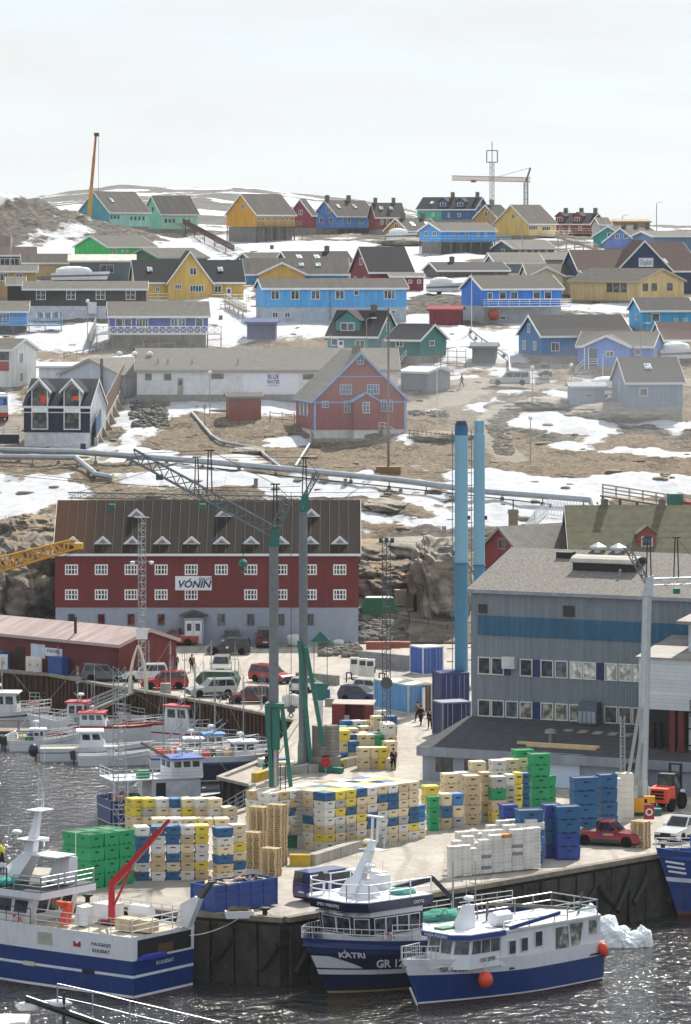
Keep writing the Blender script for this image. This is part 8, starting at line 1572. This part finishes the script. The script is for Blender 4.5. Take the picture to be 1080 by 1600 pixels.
# gangway and pontoons
def gangway(label, p0, z0, p1, z1, w=1.3):
    a = gq(*p0, z0); b = gq(*p1, z1); o = thing('gangway', label, 'gangway', a); d = b-a; u = d.normalized(); n = Vector((-u.y, u.x, 0)).normalized()*w/2; MB().beam((0,0,0), d, w, .16).build('walkway', M('#9a9890', 'concrete'), o)
    for s in (-1, 1): railing(o, [n*s, d+n*s], 1.05, STEEL, rails=3)
gangway('long pale gangway sloping down to the floating pontoon', (208,1082), QZ, (70,1140), .7); gangway('narrow steel gangway leaning against the quay behind the pallets', (400,1250), QZ, (330,1290), 1.0, .8)
P = gq(20,1150,0); o = thing('pontoon', 'floating timber pontoon at the foot of the gangway', 'pontoon', P, R(2)); MB().box(-8,6.5,-1,1.2,-.3,.5).build('float', M('#4d443b', 'wood', var=.3), o); MB().box(-8.1,6.6,-1.1,1.3,.5,.62).build('deck', WOOD, o)
for k in range(6): MB().box(-7.6+k*2.7,-7.4+k*2.7,-1.05,-.85,.6,1.7).build('post', M('#7d6a50', 'wood'), o)
MB().box(-7.6,6.1,-.98,-.92,1.5,1.62).build('handrail', M('#8d7a5e', 'wood'), o)
# whalebone arch
def arch():
    c = gq(216,1083); o = thing('whalebone_arch', 'pale whalebone arch at the head of the gangway', 'arch', c)
    for s in (-1, 1): 
        m = MB(); P = [Vector((s*.75*(1-t**2.2)+ .02*s, 0, 4.5*t**.85)) for t in [i/9 for i in range(10)]]
        for i in range(9): m.cyl(P[i], P[i+1], .2-.012*i, .2-.012*(i+1), 8)
        m.build('jawbone', M('#d2cdbc', rough=.7, var=.15), o, smooth=True)
arch()
# poles, lamps, flagpoles
def pole(label, P, h, r=.07, col='#8c8f91', kind=None, name='pole', cat='pole', base=None):
    o = thing(name, label, cat, P); MB().cyl((0,0,-.5), (0,0,h), r, r*.7, 8).build('shaft', M(col, 'steel', rough=.6), o)
    if kind == 'arm': MB().tube([(0,0,h),(.25,0,h+.25),(.9,0,h+.3)], .05, 5).build('arm', M(col), o); MB().box(.7,1.4,-.12,.12,h+.22,h+.38).build('lamp_head', M('#d8d8d6'), o)
    if kind == 'ball': MB().ball((0,0,h+.15), .28, n=10, k=6).build('lamp_globe', M('#dfe0de'), o, smooth=True)
    if kind == 'box': MB().box(-.25,.25,-.2,.2,h-.3,h+.3).build('cabinet', M('#9a9da0'), o)
    if base: MB().box(-base,base,-base*.6,base*.6,-.5,.5).build('base_block', M('#7a5f3e', 'concrete'), o)
    return o
def poleh(label, px, row, top, **k): P = gh(px, row); return pole(label, P, (row-top)*P.y/F, **k)
poleh('tall rusty brown mast pole on a square base before the red villa', 607, 735, 482, r=.16, col='#6b5146', base=1.5, name='mast_pole'); poleh('slim white flagpole right of the red villa', 683, 690, 570, col='#d0d0ce', name='flagpole'); poleh('globe street lamp beside the stone path', 832, 640, 576, kind='ball', name='street_lamp', cat='street lamp'); poleh('globe street lamp lower down beside the stone path', 829, 720, 655, kind='ball', name='street_lamp', cat='street lamp')
poleh('street lamp on the snow before the pale warehouse', 328, 648, 584, kind='ball', name='street_lamp', cat='street lamp'); poleh('street lamp before the dark teal house', 573, 572, 500, kind='arm', name='street_lamp', cat='street lamp'); poleh('street lamp between the washing and the royal blue house', 137, 545, 472, kind='ball', name='street_lamp', cat='street lamp'); poleh('tall street lamp on the right skyline', 1026, 366, 318, kind='arm', name='street_lamp', cat='street lamp', r=.12); poleh('shorter street lamp on the right skyline', 973, 358, 338, kind='arm', name='street_lamp', cat='street lamp', r=.12); poleh('street lamp above the flat brown block', 882, 360, 332, kind='arm', name='street_lamp', cat='street lamp', r=.1)
poleh('white flagpole left of the vivid blue house', 737, 520, 427, col='#c9c9c6', name='flagpole'); poleh('grey pole beside the light blue cottage', 1011, 520, 468, col='#9aa0a4'); poleh('wooden pole in front of the periwinkle house', 942, 600, 553, col='#c9c9c6', name='flagpole'); poleh('star topped pole beside the hillside road', 893, 625, 572, kind='ball'); poleh('street lamp before the long teal blue house roof', 1001, 580, 508, kind='arm', name='street_lamp', cat='street lamp'); poleh('thin pole in front of the yellow hall', 917, 470, 418); poleh('thin pole on the skyline between yellow house and mast', 815, 385, 330); poleh('thin pole before the pale yellow house', 817, 400, 342, r=.05); poleh('white pole at the left edge beside the tan house', 17, 450, 362, col='#c9c9c6', name='flagpole'); poleh('grey pole in front of the cream house', 775, 480, 425); poleh('pole with a grey box on the rock beside the chimney', 694, 838, 826, kind='box', r=.05); poleh('short grey post in the snow by the brick hut', 320, 672, 635, kind='box')
pole('red and pink road sign beside the rock face', gq(683,985)+Vector((0,6,0)), 2.4, .04, kind=None, name='road_sign', cat='sign'); o = bpy.context.scene.objects['road_sign']; MB().cyl((0,-.06,2.2),(0,-.1,2.2),.32,n=14).build('disc', M('#c04a6a'), o)
# fences, stairs, bridges
def fence(label, pts, h, gap, mat, pw=.08, hill=True, rails=2, name='picket_fence', pickets=True):
    q = []
    for p in pts:
        g = gh(*p) if hill else gq(*p); g.z = TZ(g.x, g.y) if hill else g.z; q.append(g)
    o = thing(name, label, 'fence', q[0]); pk = MB(); rl = MB(); u0 = Vector((0,0,1))
    for a, b in zip(q, q[1:]):
        a = a-q[0]; b = b-q[0]; n = max(1, int((b-a).length/gap))
        for i in range(n+1): c = a+(b-a)*i/n; pk.beam(c-u0*.3, c+u0*h, pw, .03) if pickets else pk.cyl(c-u0*.3, c+u0*h, .05, n=5)
        for k in range(rails): z = u0*h*(k+.6)/rails; rl.beam(a+z, b+z, .06, .08)
    pk.build('pickets', mat, o)['kind'] = 'stuff'; rl.build('rail', mat, o)
fence('white picket fence climbing the snow above the factory', [(818,838),(836,815),(858,799)], 1.7, .45, WHITE); fence('white picket fence along the top beside the green grey roof', [(862,799),(906,808)], 1.7, .4, WHITE); fence('wire mesh fence on the stone wall by the villa', [(640,688),(680,690),(712,692)], 1.2, .5, M('#4f5350'), pickets=False, rails=3, name='mesh_fence'); fence('dark timber fence between the brick hut and the villa', [(422,660),(460,660)], 1.5, 1.2, M('#4a4038','wood'), pickets=False, name='timber_fence')
fence('dark rail fence above the rubble bank', [(575,962),(640,975),(700,983)], 1.0, 2.2, M('#4a3a34'), pickets=False, name='rail_fence'); fence('white rail fence on the skyline slope left of the mustard house', [(250,372),(285,376)], 1.0, 1.5, M('#55504a'), pickets=False, name='rail_fence'); fence('grey timber rack of posts on the slope beside the teal house', [(678,572),(700,570),(728,572)], 2.6, 1.0, M('#5f5850','wood'), pickets=False, rails=3, name='drying_rack'); fence('pale rail fence below the yellow gabled house', [(345,486),(385,484)], 1.0, 1.2, M('#b8b2a6'), pickets=False, name='rail_fence'); fence('rail fence along the snow left of the villa path', [(100,560),(150,548),(185,535)], .8, 1.8, M('#6a645c','wood'), pickets=False, name='rail_fence')
def bridge():
    a = gh(942,790); b = gh(1110,812); a.z = TZ(a.x,a.y)+1.2; b.z = a.z-1.6; o = thing('footbridge', 'brown timber footbridge over the snow at the right edge', 'bridge', a); d = b-a; m = M('#6f6255', 'wood'); MB().beam((0,0,0), d, 1.6, .2).build('walkway', m, o); n = Vector((0,.8,0))
    for s in (-1, 1): railing(o, [n*s, d+n*s], 1.3, m, rails=3)
    for i in range(7): c = d*i/6; MB().box(c.x-.12,c.x+.12,-.7,.7,c.z-2.5,c.z).build('trestle', m, o)
bridge()
def stairs(label, p0, p1, col, up=2.0):
    a = gh(*p0); b = gh(*p1); a.z = TZ(a.x,a.y)+up; b.z = TZ(b.x,b.y)+1; o = thing('outdoor_stair', label, 'stair', a); d = b-a; m = M(col, 'wood'); n = max(6, int(abs(d.z)/.2)+8); t = MB(); h = Vector((0,.6,0))
    for i in range(n): c = d*(i+.5)/n; t.box(c.x-d.length/n*.55, c.x+d.length/n*.55, c.y-.6, c.y+.6, c.z-.06, c.z)
    t.build('tread', m, o)['kind'] = 'stuff'; MB().beam(-h, d-h, .1, .35).build('stringer', m, o); MB().beam(h, d+h, .1, .35).build('stringer', m, o); railing(o, [-h, d-h], 1.1, m); railing(o, [h, d+h], 1.1, m)
    for i in range(5): c = d*(i+.3)/5; MB().box(c.x-.09,c.x+.09,c.y-.6,c.y-.42,c.z-3,c.z).build('post', m, o)
stairs('long dark red stair stepping down the snow on the skyline', (286,362), (366,398), '#54342c', 2.5); stairs('timber stair below the yellow gabled house', (350,482), (385,500), '#a89f90', 1.2); stairs('pale timber stair under the red dormer house', (868,385), (935,398), '#a08f7a', 2.5); stairs('timber stair left of the royal blue house', (150,520), (140,545), '#8a8680', 1.0)
# stone path: flat stones as one cover
def path_stones():
    mb = MB(); random.seed(4)
    for k in range(420):
        t = random.random(); u = random.uniform(-1, 1); r = 632+t*78; cx = np.interp(r, [632,660,710],[808,775,790]); g = gh(cx+u*18*(1-.3*t), r); z = TZ(g.x,g.y); a = random.uniform(.15,.4); rr = random.random()*3; mb.obox((g.x,g.y,z+.04), (a*cos(rr),a*sin(rr),0), (-a*.8*sin(rr),a*.8*cos(rr),0), (0,0,random.uniform(.04,.12)))
    tag(mb.build('path_stones', rock_mat('#6e675e','#a59b8d','path_stone',False)), kind='stuff')
path_stones()
def rubble(px0, px1, r0, r1, n, smin, smax, seed, slope=0):
    random.seed(seed); mb = MB()
    for k in range(n):
        g = gh(random.uniform(px0,px1), random.uniform(r0,r1)); z = TZ(g.x,g.y); s = random.uniform(smin,smax); q = blob((g.x,g.y,z+s*.2), s, s*random.uniform(.6,1), s*random.uniform(.4,.8), seed+k, n=7, k=5, amp=.3); mb.add(q.v, q.f)
    tag(mb.build('rubble', rock_mat('#3f3c39','#8a847b','rubble_stone',False)), kind='stuff')
rubble(560,632,958,1002,230,.25,.75,1); rubble(205,262,626,668,220,.2,.5,2); rubble(500,560,1009,1028,90,.25,.55,3); rubble(860,960,628,640,60,.2,.5,4); rubble(640,700,640,650,50,.2,.4,5)
def boulders():
    random.seed(9); m = rock_mat('#57534d','#98917f','boulder_stone'); mb = MB()
    for k in range(330):
        r = random.choice([random.uniform(385,560), random.uniform(560,760), random.uniform(760,930)]); px = random.uniform(-20,1100); g = gh(px, r); z = TZ(g.x,g.y); s = random.uniform(.15,.8)*random.random()**.6+.12; q = blob((g.x,g.y,z+s*.02), s*random.uniform(1,2.2), s*random.uniform(.8,1.4), s*random.uniform(.3,.6), k, n=10, k=6, amp=.3); mb.add(q.v, q.f)
    tag(mb.build('scattered_boulders', m, smooth=True), kind='stuff')
boulders()
# retaining wall with buttresses right of the navy building
a, b = gh(150,694), gh(194,612); o = thing('retaining_wall', 'board fenced retaining wall with concrete buttresses beside the navy building', 'wall', a); d = b-a; u = Vector((d.x,d.y,0)).normalized(); n_ = Vector((u.y,-u.x,0)); d.z += .5
MB().beam(Vector((0,0,-.2)), d+Vector((0,0,-.2)), .4, 2.2).build('concrete_face', CONC, o); MB().beam(Vector((0,0,2.2)), d+Vector((0,0,2.2)), .12, 2.6).build('board_fence', M('#6e5c50','boards'), o); MB().beam(Vector((0,-.08,2.2)), d*.25+Vector((0,-.08,2.2)), .14, 2.5).build('blue_board', M('#3f5f80','boards'), o)
for k in range(8):
    c = d*(k+.4)/8; p = [c+n_*.2+Vector((0,0,1.0)), c+n_*1.5+Vector((0,0,-1.2)), c+n_*.2+Vector((0,0,-1.2))]; MB().prism(p, u*.5).build('buttress', M('#a2957f','concrete',dirt=.2), o)
a_ = MB(); a_.box(-6,0,-.1,.1,-.3,.9); o = thing('terrace_wall', 'low dark terrace wall left of the navy dockside building', 'wall', gh(30,690)); a_.build('wall', M('#1b2438'), o); railing(o, [(-6,0,.9),(0,0,.9)], 1.0, STEEL, rails=3)
# ice and the near boat
im = bpy.data.materials.new('ice'); im.use_nodes = True; ib = im.node_tree.nodes['Principled BSDF']; ib.inputs['Base Color'].default_value = (.9,.95,.96,1); ib.inputs['Roughness'].default_value = .35; ib.inputs['Subsurface Weight'].default_value = .4; ib.inputs['Subsurface Radius'].default_value = (.4,.8,1)
o = thing('ice_floe', 'lump of white blue glacier ice floating behind the longliner stern', 'ice', gq(960,1478,0))
mb = MB()
for i_, (x, y, a, h) in enumerate(((-1.6,.4,.9,1.5),(-.6,0,1.1,1.0),(.4,.2,.9,.8),(1.3,0,.9,.6),(2.0,.1,.6,.75),(-.2,.9,1.2,.6),(.9,-.3,.7,.45))): q = blob((x,y,h*.35), a, a*.8, h*1.35, 40+i_, n=36, k=20, pw=.85, amp=.34, fr=1.1); mb.add(q.v, q.f)
mb.build('ice', im, o)
def near_boat():
    P = at(-30, 1640, 240); o = thing('near_boat', 'corner of a nearer white vessel with a black boom at the bottom left', 'boat', Vector((P.x, 240, 0))); z = 2.0
    MB().box(-4,2.6,-2,3.5,-.5,z).build('hull', BWHITE, o); MB().box(-4,2.5,-1.9,3.4,z,z+.05).build('deck', M('#c2beb4','concrete'), o)
    L = lambda px, py, Y=241: at(px, py, Y)-Vector((P.x, 240, 0))
    bm = MB(); bm.cyl(L(40,1560), L(190,1612), .2, .2, 10); bm.build('boom', M('#17181a', rough=.3), o, smooth=True); MB().cyl(L(100,1550), L(100,1640), .09, n=8).build('boom_post', M('#222428'), o); q = blob(L(45,1572,241.2), .75, .35, .28, 7, n=24, k=12, pw=.8); r2 = blob(L(88,1568,241.2), .9, .3, .22, 8, n=24, k=12, pw=.8); q.add(r2.v, r2.f); q.build('white_cover', M('#d8d9da', rough=.8), o, smooth=True)
    rl = MB(); tops = [L(90,1537), L(145,1549), L(203,1564), L(272,1580), L(345,1597)]
    for p in tops: rl.cyl(p, p-Vector((0,0,3.2)), .04, n=6)
    for a, b in zip(tops, tops[1:]): rl.cyl(a, b, .03, n=5); rl.cyl(a-Vector((0,0,.75)), b-Vector((0,0,.75)), .02, n=5)
    rl.build('railing', STEEL, o)
near_boat()
# mooring ropes and overhead cables
def rope(label, a, b, sag, r=.03, col='#a9a496', name='mooring_rope', cat='rope'):
    P = [a*(1-t)+b*t-Vector((0,0,sag*4*t*(1-t))) for t in [i/10 for i in range(11)]]; o = MB().tube([p-a for p in P], r, 5).build(name, M(col, rough=.9), None, loc=a); tag(o, label, cat)
rope('mooring rope from the corner bollard to the navy boat bow', gq(414,1433)+Vector((0,0,.4)), at(610,1505,263), .5); rope('mooring rope from the big blue boat stern to the quay', at(296,1462,262.5), gq(385,1433)+Vector((0,-.4,.3)), .3)
for i_, (a, b) in enumerate([((-40,735),(470,760)), ((60,742),(620,768))]): rope(f'{["upper","lower"][i_]} thin black overhead cable crossing in front of the pipe slope', at(*a, 480), at(*b, 470), .8, .03, '#1d1d1f', 'overhead_cable', 'cable')
# clutter on the town slope
random.seed(21)
for i_, (px, row, w, h, col, lab) in enumerate([(425,388,.8,.8,'#8a3030','red crate on the stair beside the royal blue house'),(1002,500,1,.8,'#5c4a3a','dark timber stack below the light blue cottage'),(640,560,.5,1.2,'#9aa0a6','grey cabinet beside the corrugated shed'),(345,500,.6,.6,'#2c6a5a','green garden seat before the double house'),(198,450,1.2,.9,'#7a2e2a','red skip beside the wrapped boat'),(950,405,1,.9,'#a39a8c','pale bin store under the red dormer house'),(560,420,.9,.7,'#d0d0ce','white cover on the roof terrace by the dark red house'),(130,702,.7,.9,'#26282c','dark box beside the second pipe'),(150,745,.8,.8,'#2b2c2e','black box at the end of the short pipe'),(400,760,.5,.8,'#77787a','concrete post block under the pipe by the warehouse'),(540,760,.5,.8,'#77787a','concrete post block under the pipe by the cranes')]):
    g = gh(px, row); g.z = TZ(g.x, g.y); m = MB(); m.hexa([(-w/2,-.4,-.2),(w/2,-.4,-.2),(w/2,.4,-.2),(-w/2,.4,-.2),(-w*.46,-.36,h),(w*.46,-.36,h),(w*.46,.36,h),(-w*.46,.36,h)]); m.box(-w*.5,w*.5,-.4,.4,h,h+.06); tag(m.build('storage_box', M(col, dirt=.2), None, loc=g), lab, 'box')
# ---------------------------------------------------------------- drifting smoke and distant air
def smoke_mat(d):
    m = bpy.data.materials.new('smoke'); m.use_nodes = True; t = m.node_tree; t.nodes.remove(t.nodes['Principled BSDF']); v = t.nodes.new('ShaderNodeVolumePrincipled'); v.inputs['Color'].default_value = (.9,.9,.9,1); v.inputs['Density'].default_value = d; v.inputs['Anisotropy'].default_value = .2; t.links.new(v.outputs[0], t.nodes['Material Output'].inputs['Volume']); return m
for i_, (px, py, Y, rx, ry, rz, d) in enumerate([(735,640,405,3.2,4,2.0,.014),(800,612,420,9,9,4,.003),(930,600,440,17,12,6,.0028),(1010,590,450,12,12,5.5,.0048),(640,640,420,12,10,5,.0022),(480,600,450,24,12,6,.0018),(560,570,470,28,14,5,.0013),(300,560,480,26,12,6,.0013),(850,670,430,18,10,4,.002),(160,530,520,26,14,6,.0014)]):
    o = MB().ball((0,0,0), rx, ry, rz, 32, 20).build('smoke', smoke_mat(d), None, smooth=True, loc=at(px,py,Y)); tag(o, 'pale smoke drifting from the power plant chimneys', 'smoke', 'drifting smoke', 'stuff'); o.rotation_euler = (0, random.uniform(-.15,.15), 0)
hz = MB().box(-1500, 1500, -60, 4400, -8, 118).build('haze', None); hz.data.materials.clear(); hm = smoke_mat(.000045); hm.name = 'haze'; hm.node_tree.nodes['Principled Volume'].inputs['Color'].default_value = (.92,.96,1,1); hm.node_tree.nodes['Principled Volume'].inputs['Anisotropy'].default_value = .3; hz.data.materials.append(hm); tag(hz, kind='stuff')
